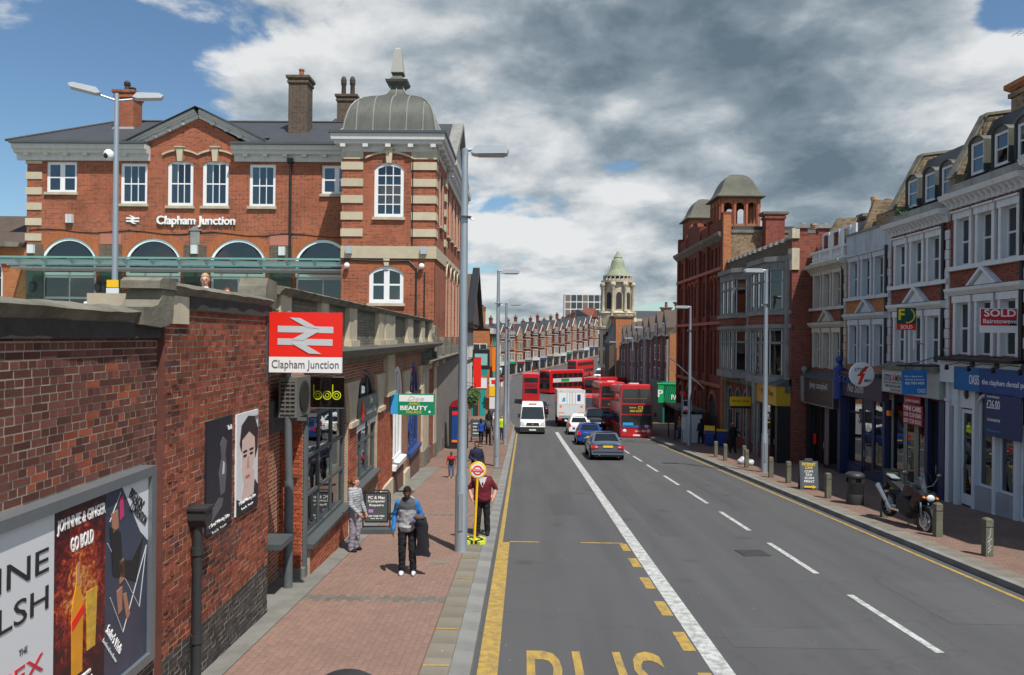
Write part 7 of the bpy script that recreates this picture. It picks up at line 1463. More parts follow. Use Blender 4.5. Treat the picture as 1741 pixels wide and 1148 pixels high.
# ------------------------------------------------------------------ station sign and shop signs on the left
o = thing('station_sign', 'red and white station name sign with silver double arrow above the footway', 'sign', (-4.17, 11.95, .24)); o.scale = (.94, .94, .94)
b = MB().box(.03, 1.29, -.03, .03, 3.52, 4.29).build('red_panel', SRED, o); w = MB().box(.03, 1.29, -.03, .03, 3.25, 3.519).build('white_panel', WHITE, o)
arrows(b, lambda x, y: (.03+(x-232)*.002582, 4.29-(y-757)*.002582), SILV, -.031, .004); text(w, 'Clapham Junction', .66, 3.375, .2, LETG, y=-.034, w=1.16, h=.185)
mb = MB(); mb.box(-.10, -.02, .0, .10, 3.1, 4.35); mb.box(-.02, .5, .032, .07, 4.08, 4.14); mb.box(-.02, .5, .032, .07, 3.36, 3.42); mb.build('bracket', GREYP, o)
o = thing('air_conditioner', 'grey box air conditioner with side grille mounted above the salon window', 'air conditioner', (-4.52, 13.55, 2.38))
MB().box(.0, .34, 0, .85, 0, .74).build('casing', pm('ac_beige', (.15, .145, .13), .6, grime=.3), o); MB().box(.04, .30, -.006, .0, .05, .66).build('grille_back', DARK, o)
for i in range(8): MB().box(.04, .30, -.02, -.006, .06+i*.078, .09+i*.078).build('grille_bar', MATS['ac_beige'], o)
for x in (.12, .21): MB().box(x, x+.015, -.024, -.02, .05, .66).build('grille_bar', MATS['ac_beige'], o)
MB().lathe([(.28, 0), (.30, .02), (.26, .03)], (.341, .42, .37), 20, ax='x').build('fan_guard', TRIM, o); mb = MB(); mb.box(-.1, .5, .05, .10, -.06, -.001); mb.box(-.1, .5, .72, .77, -.06, -.001); mb.box(-.2, -.1, .0, .8, -.3, .3); mb.build('wall_bracket', GREYP, o)
o = tag(MB().box(0, .76, -.008, .008, 0, .60).build('salon_sign', glassmat('smoked_acrylic', (.28, .28, .26), .9)), 'smoked square projecting salon sign with lime green lettering', 'sign'); o.location = (-4.36, 14.75, 2.46)
mb = MB(); mb.box(-.05, .0, -.02, .02, -.02, .62); mb.box(0, .76, -.012, .012, -.02, .0); mb.box(0, .76, -.012, .012, .60, .62); mb.build('sign_frame', GREYP, o)
for cx, st_ in ((.23, -.08), (.42, None), (.61, -.08)):      # the three letters are ringed discs, two of them with a tall stem
    for r0, r1 in ((.070, .090), (.030, .045)): mb = MB(); mb.lathe([(r0, 0), (r1, 0), (r1, .004), (r0, .004)], (cx, -.014, .245), 20, ax='y', cap=False); mb.build('letter_ring', LIME, o)
    if st_: MB().box(cx+st_-.008, cx+st_+.010, -.0165, -.0145, .245, .46).build('letter_stem', LIME, o)
o = thing('grey_downpipe', 'fat grey downpipe in the shaded recess beside the salon window', 'drainpipe', (-4.08, 6, 0), LA)
mb = MB(); mb.tube((7.62, .10, 1.2), (7.62, .10, -.85), .085, n=12); mb.tube((7.62, .16, 3.3), (7.62, .10, 1.2), .07, n=12); mb.build('pipe', GREYP, o, smooth=True); mb = MB(); mb.box(8.36, 8.44, -.03, .04, -.85, 2.3); mb.build('trim_post', GREYP, o)
MB().box(6.7, 7.5, -.05, .45, .18, .28).build('ledge', DGREY, o)
o = tag(MB().box(0, 1.22, -.04, .04, 0, .70).build('projecting_sign', GREEN), 'green and white beauty shop sign projecting over the footway', 'sign'); o.location = (-4.18, 24.5, 1.30)
MB().box(.04, 1.18, -.044, -.0401, .44, .66).build('white_band', WHITE, o); text(o, 'Dee', .6, .55, .2, SILV, y=-.048, w=.55, h=.14, shear=.3); text(o, 'AFRO', .54, .37, .1, LETY, y=-.046, w=.36, h=.08); text(o, 'BEAUTY', .54, .23, .2, LETW, y=-.046, w=.92, h=.15, bold=.03); text(o, 'PALACE', .54, .09, .1, LETY, y=-.046, w=.50, h=.08); MB().ell((1.05, -.042, .10), (.04, .01, .04), 10, 6).build('dot', WHITE, o); MB().box(-.24, -.001, -.05, .05, .02, .70).build('side_box', BLUEL, o)
# ------------------------------------------------------------------ temporary bus stop
o = thing('temporary_bus_stop', 'yellow temporary bus stop pole with round sign on a weighted base', 'bus stop', (-1.16, 17.75, gz(17.75)+.125)); o.rotation_euler = (0, R(2.2), 0)
mb = MB(); mb.tube((0, 0, .05), (0, 0, 1.62), .032, n=10); mb.build('pole', YEL, o, smooth=True)
d = MB().lathe([(.19, -.03), (.205, -.02), (.205, .02), (.19, .03)], (0, 0, 1.74), 28, ax='y').build('round_head', YEL, o); MB().lathe([(.165, -.036), (.165, -.0301)], (0, 0, 1.74), 26, ax='y').build('white_disc', WHITE, d)
mb = MB(); mb.lathe([(.085, -.042), (.118, -.042), (.118, -.0361), (.085, -.0361)], (0, 0, 1.74), 26, ax='y', cap=False); mb.build('roundel_ring', SRED, d); MB().box(-.15, .15, -.047, -.0421, 1.71, 1.77).build('roundel_bar', SRED, d); text(d, 'BUS STOP', 0, 1.74, .1, LETW, y=-.050, w=.22, h=.035)
for i in range(4):
    a = R(45+90*i); mb = MB(); mb.box(.04, .30, -.09, .09, 0, .085); mb.xf(Matrix.Rotation(a, 4, 'Z')); q = mb.build('base_weight', pm('hi_vis', (.55, .62, .04), .5), o) if i == 0 else mb.build('base_weight', MATS['hi_vis'], o)
    mb = MB(); mb.box(.12, .20, -.092, .092, .0, .088); mb.xf(Matrix.Rotation(a, 4, 'Z')); mb.build('black_band', TRIM, q)
# ------------------------------------------------------------------ right pavement furniture
BOLM = pm('bollard_stone', (.145, .14, .10), .9, var=.25, sc=9, bump=.004, bsc=40, grime=.5, gsc=4)
bl = [(10.56, 40.8, 'outermost of the row, past the grey refuse sacks'), (10.56, 38.9, 'just beyond the white refuse sacks'), (11.25, 37.9, 'set back behind the white refuse sacks'), (10.65, 35.5, 'beside the white refuse sacks'), (10.55, 31.7, 'just uphill of the street lamp'), (10.65, 29.9, 'just beyond the internet cafe board'), (10.6, 25.9, 'beside the black litter bin'), (10.75, 22.2, 'half hidden behind the motorcycle'), (10.75, 19.35, 'at the front wheel of the motorcycle'), (10.66, 17.15, 'with white scratched graffiti'), (10.7, 14.6, 'uphill of the graffiti scratched one')]
bme = None
for x, y, l in bl:
    o = thing('bollard', 'square stone bollard ' + l, 'bollard', (x, y, gz(y)+.12), random.uniform(-.06, .06), 'stone bollards along the right kerb')
    if not bme:
        bme = (MB().box(-.085, .085, -.085, .085, -.05, .66).mesh('post', BOLM), MB().box(-.068, .068, -.068, .068, .655, .69).mesh('groove', BOLM), MB().lathe([(.085, .69), (.085, .84), (.055, .875)], (0, 0, 0), sq=True).mesh('cap', BOLM))
    for n_, me in zip(('post', 'groove', 'cap'), bme): ob(n_, me, o)
    if 'graffiti' in l:
        mb = MB(); rnd = random.Random(3)
        for i in range(7): z = .1+i*.08; mb.tube((rnd.uniform(-.05, .0), -.0865, z), (rnd.uniform(0, .06), -.0865, z+.09), .006, n=4)
        stuff(mb.build('graffiti_scrawl', WHITE_W, o)); 
o = thing('litter_bin', 'black round litter bin with domed hood between two stone bollards', 'litter bin', (10.95, 24.6, gz(24.6)+.12))
def bin_(o):
    mb = MB(); mb.lathe([(.26, 0), (.27, .03), (.27, .35), (.265, .36), (.27, .37), (.28, .72), (.29, .74)], (0, 0, 0), 24); mb.build('body', IRON, o, smooth=40)
    mb = MB(); mb.lathe([(.29, .90), (.30, .93), (.29, 1.0), (.22, 1.05), (.08, 1.07), (.01, 1.075)], (0, 0, 0), 24); mb.build('hood', IRON, o, smooth=50); mb = MB()
    for i in range(4): a = R(45+90*i); mb.prism([(.275*math.cos(a+d_), .275*math.sin(a+d_)) for d_ in (-.45, 0, .45)] + [(.24*math.cos(a+d_), .24*math.sin(a+d_)) for d_ in (.45, 0, -.45)], 'z', .735, .905)
    mb.build('aperture_post', IRON, o); MB().lathe([(.2, .6), (.2, .88)], (0, 0, 0), 16).build('liner', DARK, o)
bin_(o)
o = thing('litter_bin', 'black round litter bin top just showing above the near left footway', 'litter bin', (-1.70, 7.12, gz(7.12)+.12)); bin_(o); o.scale = (1, 1, .885)
def a_board(label, loc, rz, w, h, lines, back=None, name='pavement_board', loop=False, base=None):
    o = thing(name, label, 'pavement sign', loc, rz); t = R(11)
    for s in (-1, 1):
        mb = MB(); mb.box(-w/2, w/2, -.012, .012, 0, h); mb.xf(Matrix.Translation((0, s*h*math.sin(t), 0)) @ Matrix.Rotation(s*t, 4, 'X')); p = mb.build('panel', back or DGREY, o)
        if s < 0:
            M = Matrix.Translation((0, s*h*math.sin(t), 0)) @ Matrix.Rotation(s*t, 4, 'X'); q = ob('board_face', MB().box(-w/2+.04, w/2-.04, -.018, -.0121, .05, h-.05).mesh('board_face', base or LETK), o); q.matrix_local = M
            for (s_, z, tw, th, m_) in lines: text(q, s_, 0, z*h, .2, m_, y=-.022, w=tw*w, h=th*h, bold=.012)
    return o
o = a_board('internet cafe pavement board with yellow and white lettering', (10.78, 28.15, gz(28.15)+.12), R(-8), .66, 1.08, [('INTERNET', .89, .72, .10, LETY), ('CAFE', .77, .40, .09, LETY), ('COPY', .64, .48, .08, LETW), ('FAX', .53, .34, .08, LETW), ('SCAN', .42, .50, .08, LETW), ('PRINT', .30, .56, .08, LETW)], base=pm('board_grey', (.085, .10, .11), .4)); MB().prism([(-.2, .10), (.1, .10), (.1, .06), (.24, .13), (.1, .20), (.1, .16), (-.2, .16)], 'y', -.240, -.225).build('arrow', LETY, o)
mb = MB(); mb.prism([(-.16, 1.05), (.16, 1.05), (.12, 1.16), (-.12, 1.16)], 'y', -.03, .03); mb.build('handle', DGREY, o)
a_board('black price board with yellow writing by the navy shopfront', (13.3, 26.9, gz(26.9)+.12), R(-20), .55, .95, [('BARBERS', .85, .7, .09, LETY), ('SPECIAL', .70, .7, .07, LETY), ('CUT  5', .55, .7, .07, LETY), ('WASH  7', .42, .7, .07, LETY), ('SHAVE  4', .29, .7, .07, LETY)])
o = thing('swing_board', 'black swinging pavement board advertising computer repairs', 'pavement sign', (-3.72, 18.75, gz(18.75)+.12), R(4))
mb = MB(); mb.path([(-.34, 0, .12), (-.34, 0, 1.0), (-.28, 0, 1.08), (.28, 0, 1.08), (.34, 0, 1.0), (.34, 0, .12)], .02, 8); mb.build('frame', BLACK, o); bd = MB().prism([(-.29, .26), (.29, .26), (.31, .34), (.31, .96), (.29, 1.03), (-.29, 1.03), (-.31, .96), (-.31, .34)], 'y', -.015, .015).build('panel', BLACK, o); fc = MB().box(-.27, .27, -.019, -.0151, .30, .99).build('panel_face', DGREY, o)
for s_, z, w_, h_ in (('PC & Mac', .90, .42, .08), ('Computer', .80, .44, .08), ('Repairs', .70, .36, .07), ('020 7228 7000', .43, .40, .045), ('we fix it', .37, .3, .03)): text(fc, s_, 0, z, .1, LETW, y=-.022, w=w_, h=h_, bold=.02)
MB().box(-.2, -.08, -.022, -.0191, .52, .60).build('sticker', pm('lilac', (.45, .22, .55), .5), fc); MB().prism([(-.36, .0), (.36, .0), (.42, .03), (.36, .13), (-.36, .13), (-.42, .03)], 'y', -.20, .20).build('base', DGREY, o)
# refuse sacks
for i, (x, y, s, l) in enumerate(((10.95, 37.1, .27, 'larger white refuse sack slumped by a bollard'), (11.15, 36.6, .21, 'smaller white refuse sack slumped by a bollard'))):
    mb = MB(); mb.ell((0, 0, s*.6), (s, s*.8, s*.75), 18, 12); mb.v = [tuple(Vector(v)*(1+.25*noise.noise(Vector(v)*5+Vector((i*5, 0, 0))))) for v in mb.v]; mb.v = [(a, b, max(0, c)) for a, b, c in mb.v]; mb.lathe([(.05, s*1.25), (.09, s*1.42)], (0, 0, 0), 8)
    o = mb.build('refuse_sack', pm('sack_plastic', (.50, .52, .55), .35, var=.15, sc=8, bump=.02, bsc=9) if i == 0 else MATS['sack_plastic'], smooth=70); tag(o, l, 'bag', 'white refuse sacks'); o.location = (x, y, gz(y)+.12)
# bus shelter and its stop
o = thing('bus_shelter', 'dark roofed bus shelter with white end panel beside the red bus', 'bus shelter', (11.0, 51.6, gz(54)+.12)); mb = MB(); mb.prism([(-.3, 2.35), (1.6, 2.25), (1.65, 2.4), (-.35, 2.55)], 'y', -.2, 5.0); mb.build('roof', DGREY, o)
for x in (0, 1.4):
    for y in (0, 2.4, 4.8): MB().box(x-.04, x+.04, y-.04, y+.04, -.3, 2.3).build('post', BLACK, o)
MB().box(.05, 1.35, -.1, -.02, -.1, 2.1).build('end_panel', pm('panel_white', (.60, .62, .66), .4, var=.05), o)
MB().box(1.36, 1.40, .1, 4.7, .2, 2.0).build('rear_glass', GLASS, o); MB().box(.9, 1.2, .4, 4.4, .45, .52).build('bench', SRED, o)
o = thing('bus_stop', 'bus stop pole with red roundel flag beside the shelter', 'bus stop', (10.75, 50.4, gz(50.4)+.12)); mb = MB(); mb.tube((0, 0, 0), (0, 0, 3.5), .05, n=10); mb.build('pole', STEEL, o); MB().box(.06, .62, -.03, .03, 2.2, 2.95).build('flag', WHITE, o); MB().lathe([(.2, -.04), (.2, .04)], (.02, 0, 3.4), 18, ax='y').build('roundel', SRED, o); MB().box(.08, .60, -.034, -.0301, 2.55, 2.92).build('flag_top', LETK, o); MB().box(.1, .58, -.035, -.0301, 2.22, 2.3).build('flag_strip', SRED, o); MB().box(-.02, .2, -.06, -.04, 1.0, 1.8).build('timetable', PAPER, o)
for i, (x, y) in enumerate(((12.3, 49.2), (12.95, 48.6))):
    o = thing('wheelie_bin', ['blue wheelie bin with raised yellow lid by the dark stone front', 'blue wheelie bin with closed yellow lid by the dark stone front'][i], 'bin', (x, y, gz(y)+.12), R(-15)); MB().prism([(-.26, .08), (.26, .08), (.32, 1.0), (-.32, 1.0)], 'y', -.36, .34).build('body', BLUEP, o); mb = MB(); mb.box(-.34, .34, -.40, .36, 0, .06); mb.xf(Matrix.Translation((0, 0, 1.02)) @ Matrix.Rotation(R([34, 0][i]), 4, 'X')); mb.build('lid', YEL, o)
    for s in (-1, 1): MB().lathe([(.1, -.03), (.1, .03)], (s*.24, .32, .1), 12, ax='x').build('wheel', RUBBER, o)
# ------------------------------------------------------------------ left pavement, far furniture
o = thing('advert_kiosk', 'dark pavement kiosk with red rounded top and blue poster', 'kiosk', (-3.9, 44.2, gz(44.2)+.12)); MB().box(-.55, .55, -.3, .5, -.2, 2.5).build('body', BLACK, o); MB().prism([(-.56, 2.5)] + arch_pts(-.56, .56, 2.5, 2.95, 8)[1:-1] + [(.56, 2.5)], 'y', -.32, .52).build('rounded_top', RED_D, o); MB().box(-.38, .1, -.33, -.301, .4, 2.3).build('blue_poster', BLUE, o); MB().box(-.36, .08, -.335, -.3301, 2.05, 2.25).build('poster_patch', SRED, o); MB().box(-.36, .08, -.335, -.3301, .42, .55).build('poster_patch', AMBER, o)
o = thing('barrier_board', 'grey chalk style board standing across the far footway', 'board', (-3.0, 49.5, gz(49.5)+.12)); MB().box(-.55, .55, -.03, .03, .35, 1.5).build('panel', DGREY, o)
for s in (-1, 1): MB().box(s*.5-.03, s*.5+.03, -.25, .25, -.1, .35).build('foot', BLACK, o)
for i in range(4): MB().box(-.4, .3-.1*(i % 2), -.036, -.0301, .55+i*.22, .62+i*.22).build('chalk_line', WHITE_W, o)
o = thing('parking_sign', 'yellow and white notice plates on a thin pole by the left kerb', 'sign', (-1.75, 44.5, gz(44.5)+.12)); mb = MB(); mb.tube((0, 0, 0), (0, 0, 3.9), .035, n=8); mb.build('pole', STEEL, o); MB().box(-.33, .1, -.05, -.036, 3.15, 3.75).build('yellow_plate', YEL, o); MB().box(-.33, .1, -.05, -.036, 2.4, 3.1).build('white_plate', PAPER, o)
o = thing('no_entry_sign', 'round red no entry sign on a pole behind the street lamps', 'sign', (-2.1, 66, gz(66)+.12)); mb = MB(); mb.tube((0, 0, 0), (0, 0, 4.6), .04, n=8); mb.build('pole', STEEL, o); dd = MB().lathe([(.33, -.06), (.33, -.04)], (0, 0, 4.3), 20, ax='y').build('disc', SRED, o); MB().box(-.24, .24, -.065, -.061, 4.24, 4.36).build('bar', WHITE, dd)
BANN = [(-4.2, 66, SRED, 'red vertical shop banner hanging past the dark pub', 3.6), (-3.9, 72, TEAL, 'teal vertical shop banner hanging past the dark pub', 4.6), (-3.1, 79.5, AMBER, 'orange vertical shop banner on the orange brick block', 5.0)]
for x, y, m, l, z in BANN: o = tag(MB().box(-.35, .35, -.03, .03, 0, 2.6).build('shop_banner', m), l, 'banner'); o.location = (x, y, gz(y)+z); mb = MB(); mb.box(-1.0, .35, -.02, .02, 2.6, 2.66); mb.build('banner_arm', BLACK, o)
o = thing('shop_lightbox', 'white projecting light box sign with red mark on the far left shops', 'sign', (-3.0, 78.8, gz(79)+3.4)); MB().box(-.7, .7, -.1, .1, 0, .9).build('box', WHITE, o); MB().box(-.5, .1, -.11, -.101, .25, .7).build('mark', SRED, o); MB().box(-.9, -.7, -.03, .03, .3, .4).build('bracket', BLACK, o)
o = thing('pub_screen', 'dark framed projecting picture sign on the pub corner', 'sign', (-4.1, 70, gz(70)+5.2)); MB().box(-.8, .8, -.1, .1, 0, 1.9).build('frame', BLACK, o); MB().box(-.6, .6, -.12, -.101, .4, 1.5).build('picture', pm('pale_teal', (.25, .48, .50), .4), o); MB().box(-1.1, -.8, -.04, .04, .9, 1.0).build('bracket', BLACK, o)
o = thing('hanging_basket', 'leafy hanging flower basket outside the pub', 'plant', (-4.0, 56.5, gz(56)+2.9)); stuff(leaf_ball('foliage', pm('basket_leaf', (.06, .12, .03), .6, var=.5), o, (0, 0, 0), (.55, .55, .6), 700, .12, 6)); mb = MB(); mb.lathe([(.05, -.5), (.28, -.3), (.34, -.05)], (0, 0, 0), 12); mb.build('bowl', TILE, o); mb = MB(); mb.path([(0, 0, -.05), (0, 0, .9), (-.95, 0, 1.0)], .02, 5); mb.build('bracket', BLACK, o)
o = thing('hanging_basket', 'second leafy hanging basket further along the pub front', 'plant', (-4.0, 60.5, gz(60)+3.1)); stuff(leaf_ball('foliage', MATS['basket_leaf'], o, (0, 0, 0), (.5, .5, .55), 600, .12, 9)); mb = MB(); mb.lathe([(.05, -.5), (.28, -.3), (.34, -.05)], (0, 0, 0), 12); mb.build('bowl', TILE, o); mb = MB(); mb.path([(0, 0, -.05), (0, 0, .9), (-.95, 0, 1.0)], .02, 5); mb.build('bracket', BLACK, o)
# ------------------------------------------------------------------ people: capsules fused by a voxel remesh into one skin, coloured by body region
_DG = None
def cloth(name, col, **k): return MATS.get(name) or pm(name, col, .85, var=.14, sc=14, bump=.004, bsc=60, spec=.2, **k)
def stripes(name, c1, c2, f):
    m, t = newmat(name); z = t.n('ShaderNodeSeparateXYZ', ins={0: t.n('ShaderNodeTexCoord').outputs['Object']}).outputs[2]
    k = t.math('GREATER_THAN', t.math('FRACT', t.math('MULTIPLY', z, f)), .62); b = t.n('ShaderNodeBsdfPrincipled', ins={'Base Color': t.mix(k, c1, c2), 'Roughness': .85}); out(t, b.outputs[0]); return m
REMESH = []
def person(label, loc, rz, h, top, legs, skin, hairm, shoes, pose=None, vox=.014, stout=1., hair='short', arms=None, lower=None, sleeves='long', grp=None, bag=0., hood=False, bow=0., child=False, sc=None):
    P = dict(kl=(.10, -.02, .50), kr=(-.10, -.02, .50), al=(.10, .03, .09), ar=(-.10, .03, .09), el=(.25, .02, 1.14), er=(-.25, .02, 1.14), wl=(.26, -.08, .90), wr=(-.26, -.08, .90), lean=0., nod=0., turn=0.)
    P.update(pose or {}); V = Vector; mb = MB(); S = []      # S: (p, q, radius, region)
    ln = lambda z: -P['lean']*max(0, z-.9)
    st = stout
    rows = []
    for z, a, b in ((.84, .10, .09), (.88, .155, .115), (.96, .172, .122), (1.06, .155, .112), (1.16, .158, .115), (1.27, .178, .122), (1.37, .185, .112), (1.43, .15, .09), (1.475, .085, .072), (1.50, .06, .06)):
        k = (st if z < 1.4 else 1)*(1+bag*.9 if z < 1.44 else 1); rows.append([(a*k*math.cos(t), ln(z)+b*k*math.sin(t)*(1.12 if st > 1.1 else 1), z) for t in [2*math.pi*i/16 for i in range(16)]])
    mb.grid(rows, closed=True); mb.face(rows[0][::-1]); mb.face(rows[-1])
    S += [(V((0, ln(1), 1.32 if lower else 1.07)), V((0, ln(1.3), 1.40)), .15*st, 'top'), (V((-.1, ln(1.35), 1.36)), V((.1, ln(1.35), 1.36)), .09, 'top'), (V((-.07, 0, .84)), V((.07, 0, .84)), .10*st, 'hip'), (V((0, ln(1), .97)), V((0, ln(1.1), 1.24 if lower else 1.0)), .155*st, 'low')]
    def limb(pts, rs, reg, m=10):
        for i in range(len(pts)-1):
            mb.tube(pts[i], pts[i+1], rs[i], rs[i+1], m); mb.ell(pts[i+1], (rs[i+1],)*3, m, 6); S.append((V(pts[i]), V(pts[i+1]), (rs[i]+rs[i+1])/2, reg[i]))
        mb.ell(pts[0], (rs[0],)*3, m, 6)
    for s, k, a in ((1, P['kl'], P['al']), (-1, P['kr'], P['ar'])):
        hp = (s*.092, .0, .90); limb([hp, k, (a[0], a[1], a[2]-.01)], (.092*min(st, 1.15), .066+bag*.12, .050+bag*.16), ('legs', 'legs'), 12)
        toe = (a[0]+s*.02, a[1]-.15, .035); mb.ell((a[0]+s*.01, a[1]-.055, .045), (.046, .125, .045), 12, 8); S.append((V((a[0], a[1]+.03, .04)), V(toe), .045, 'shoe'))
    sh = 1.405
    for s, e, w in ((1, P['el'], P['wl']), (-1, P['er'], P['wr'])):
        s0 = (s*.172, ln(sh), sh); limb([s0, e, w], (.058+bag*.05, .046+bag*.08, .034+bag*.06), ('arm', 'fore'), 10)
        d = (V(w)-V(e)).normalized(); pc = V(w)+d*.055; mb.ell(tuple(pc), (.024, .036, .05), 10, 6, rot=d.to_track_quat('Z', 'Y').to_matrix()); S.append((V(w)+d*.02, V(w)+d*.17, .028, 'hand'))
        side = d.cross(V((s, 0, 0))).normalized()
        for i, (o_, L) in enumerate(((-.030, .058), (-.010, .07), (.010, .066), (.030, .05))):
            b0 = V(w)+d*.085+side*o_; b1 = b0+d*L*.55+V((-s*.006, 0, 0)); b2 = b1+d*L*.4+V((-s*.016, 0, 0)); mb.tube(b0, b1, .0115, .0105, 6); mb.tube(b1, b2, .0105, .009, 6); mb.ell(b2, (.009,)*3, 6, 4)
        b0 = V(w)+d*.04+side*(-.035); b1 = b0+d*.035+side*(-.022); b2 = b1+d*.032+side*(-.006); mb.tube(b0, b1, .014, .012, 6); mb.tube(b1, b2, .012, .010, 6); mb.ell(b2, (.010,)*3, 6, 4)
    HM = Matrix.Translation((0, ln(1.5), 1.50)) @ Matrix.Rotation(P['turn'], 4, 'Z') @ Matrix.Rotation(P['nod'], 4, 'X'); hp = lambda x, y, z: tuple(HM @ V((x, y, z)))
    mb.tube((0, ln(1.45), 1.44), hp(0, .0, .08), .056, .052, 10); RH = HM.to_3x3()
    mb.ell(hp(0, .005, .145), (.076, .096, .112), 18, 14, rot=RH); mb.ell(hp(0, -.03, .085), (.052, .058, .062), 12, 10, rot=RH); mb.ell(hp(0, -.097, .125), (.014, .02, .024), 8, 6, rot=RH); mb.ell(hp(0, -.083, .155), (.045, .02, .012), 10, 6, rot=RH)
    for s in (-1, 1): mb.ell(hp(s*.078, .01, .135), (.012, .022, .032), 8, 6, rot=RH)
    S += [(V(hp(0, 0, .02)), V(hp(0, 0, .2)), .08, 'skin')]
    if hood: mb.ell((0, ln(1.45)+.075, 1.455), (.125, .075, .07), 14, 8); mb.ell((0, ln(1.45), 1.44), (.115, .10, .045), 14, 8); S.append((V((-.05, ln(1.45)+.085, 1.45)), V((.05, ln(1.45)+.085, 1.45)), .085, 'low' if lower else 'top')); mb.ell((0, ln(.95), .95), (.195, .145, .05), 16, 8)
    me = mb.mesh('raw', skin); tmp = bpy.data.objects.new('raw', me); rm = tmp.modifiers.new('r', 'REMESH'); rm.mode = 'VOXEL'; rm.voxel_size = vox
    o = ob('person', None); tag(o, label, 'person', grp)
    REMESH.append((tmp, o, S, dict(top=top, legs=legs, skin=skin, shoe=shoes, arm=(arms or top), fore=(arms or top) if sleeves == 'long' else skin, hand=skin, hip=legs, low=lower or top), hp, RH, vox, hair, hairm))
    o.location = loc; o.rotation_euler = (0, 0, rz); k = h/1.76; o.scale = sc or (k, k, k)
    return o
def finish_people():
    for r in REMESH: COL.objects.link(r[0])
    bpy.context.view_layer.update(); dg = bpy.context.evaluated_depsgraph_get(); done = [bpy.data.meshes.new_from_object(r[0].evaluated_get(dg)) for r in REMESH]
    for r in REMESH: bpy.data.objects.remove(r[0], do_unlink=True)
    for me, (tmp, o, S, MT, hp, RH, vox, hair, hairm) in zip(done, REMESH):
        bm = bmesh.new(); bm.from_mesh(me)
        for _ in range(3): bmesh.ops.smooth_vert(bm, verts=bm.verts, factor=.5, use_axis_x=True, use_axis_y=True, use_axis_z=True)
        keys = list(MT); slots = []; 
        for k in keys:
            if MT[k] not in slots: slots.append(MT[k])
        def reg(p):
            b, bd = None, 9
            for (a, c, r, k) in S:
                d = c-a; t = max(0, min(1, (p-a).dot(d)/max(d.length_squared, 1e-9))); q = (p-a-d*t).length-r
                if q < bd: bd, b = q, k
            return b
        bm.normal_update()
        for f in bm.faces: f.material_index = slots.index(MT[reg(f.calc_center_median())]); f.smooth = True
        for v in bm.verts:
            if all(slots[f.material_index] is not MT['skin'] for f in v.link_faces): v.co += v.normal*(noise.noise(v.co*Vector((11, 11, 17)).x if False else Vector((v.co.x*10, v.co.y*10, v.co.z*16)))*.012+.004)
        me.materials.clear()
        for m in slots: me.materials.append(m)
        bm.to_mesh(me); bm.free()
        ob('body', me, o)
        # face details and hair
        if vox < .02:
            for s in (-1, 1):
                MB().ell(hp(s*.031, -.082, .140), (.012, .008, .006), 8, 6, rot=RH).build('eye', LETK, o); MB().ell(hp(s*.031, -.088, .158), (.018, .006, .004), 8, 5, rot=RH).build('eyebrow', hairm or LETK, o)
            MB().ell(hp(0, -.086, .078), (.022, .008, .006), 8, 5, rot=RH).build('mouth', cloth('lip', (.30, .09, .08)), o)
        if hairm:
            mb = MB(); mb.ell((0, .008, .150), (.083, .103, .119), 20, 14); keep = []
            for f in mb.f:
                c = sum((Vector(mb.v[i]) for i in f), Vector())/len(f)
                if hair == 'crop': ok = c.z > .19+max(0, -c.y)*.35 or (c.y > .02 and c.z > .10)
                else: ok = c.z > .195-max(0, c.y)*.5 or (c.y > .0 and c.z > .06) or (c.y > -.03 and c.z > .10 and hair != 'short')
                if ok: keep.append(f)
            mb.f = keep; mb.m = [0]*len(keep)
            if hair == 'tail': mb.ell((0, .13, .14), (.035, .05, .06), 10, 8); mb.ell((0, .13, .05), (.03, .03, .07), 10, 8)
            if hair == 'long': mb.ell((0, .07, .03), (.085, .05, .13), 12, 8)
            if hair == 'cap': mb.box(-.06, .06, -.17, -.08, .185, .197)
            mb.v = [tuple(Vector(v)*(1+.03*noise.noise(Vector(v)*40))) for v in mb.v]; mb.v = [hp(*v) for v in mb.v]; mb.build('hair' if hair != 'cap' else 'cap', hairm, o, smooth=60)
pg = lambda x, y: (x, y, gz(y)+.122)
blk = cloth('black_cloth', (.018, .018, .021)); nav = cloth('navy_cloth', (.022, .026, .05)); brg = cloth('burgundy_cloth', (.13, .018, .028)); jean = cloth('denim', (.07, .11, .19)); gry = cloth('grey_cloth', (.36, .37, .39)); dgr = cloth('dark_grey_cloth', (.075, .08, .09)); bcl = cloth('blue_cloth', (.03, .16, .42)); rcl = cloth('red_cloth', (.40, .02, .025)); wcl = cloth('white_cloth', (.66, .67, .68)); lil = cloth('lilac_cloth', (.25, .23, .27)); hi = cloth('hivis_cloth', (.45, .62, .03)); tan = cloth('tan_cloth', (.32, .22, .13))
hd = cloth('dark_hair', (.014, .011, .010)); ha = cloth('auburn_hair', (.19, .065, .03)); hb = cloth('fair_hair', (.42, .28, .13))
str_ = stripes('striped_jersey', (.33, .35, .37), (.19, .20, .22), 19)
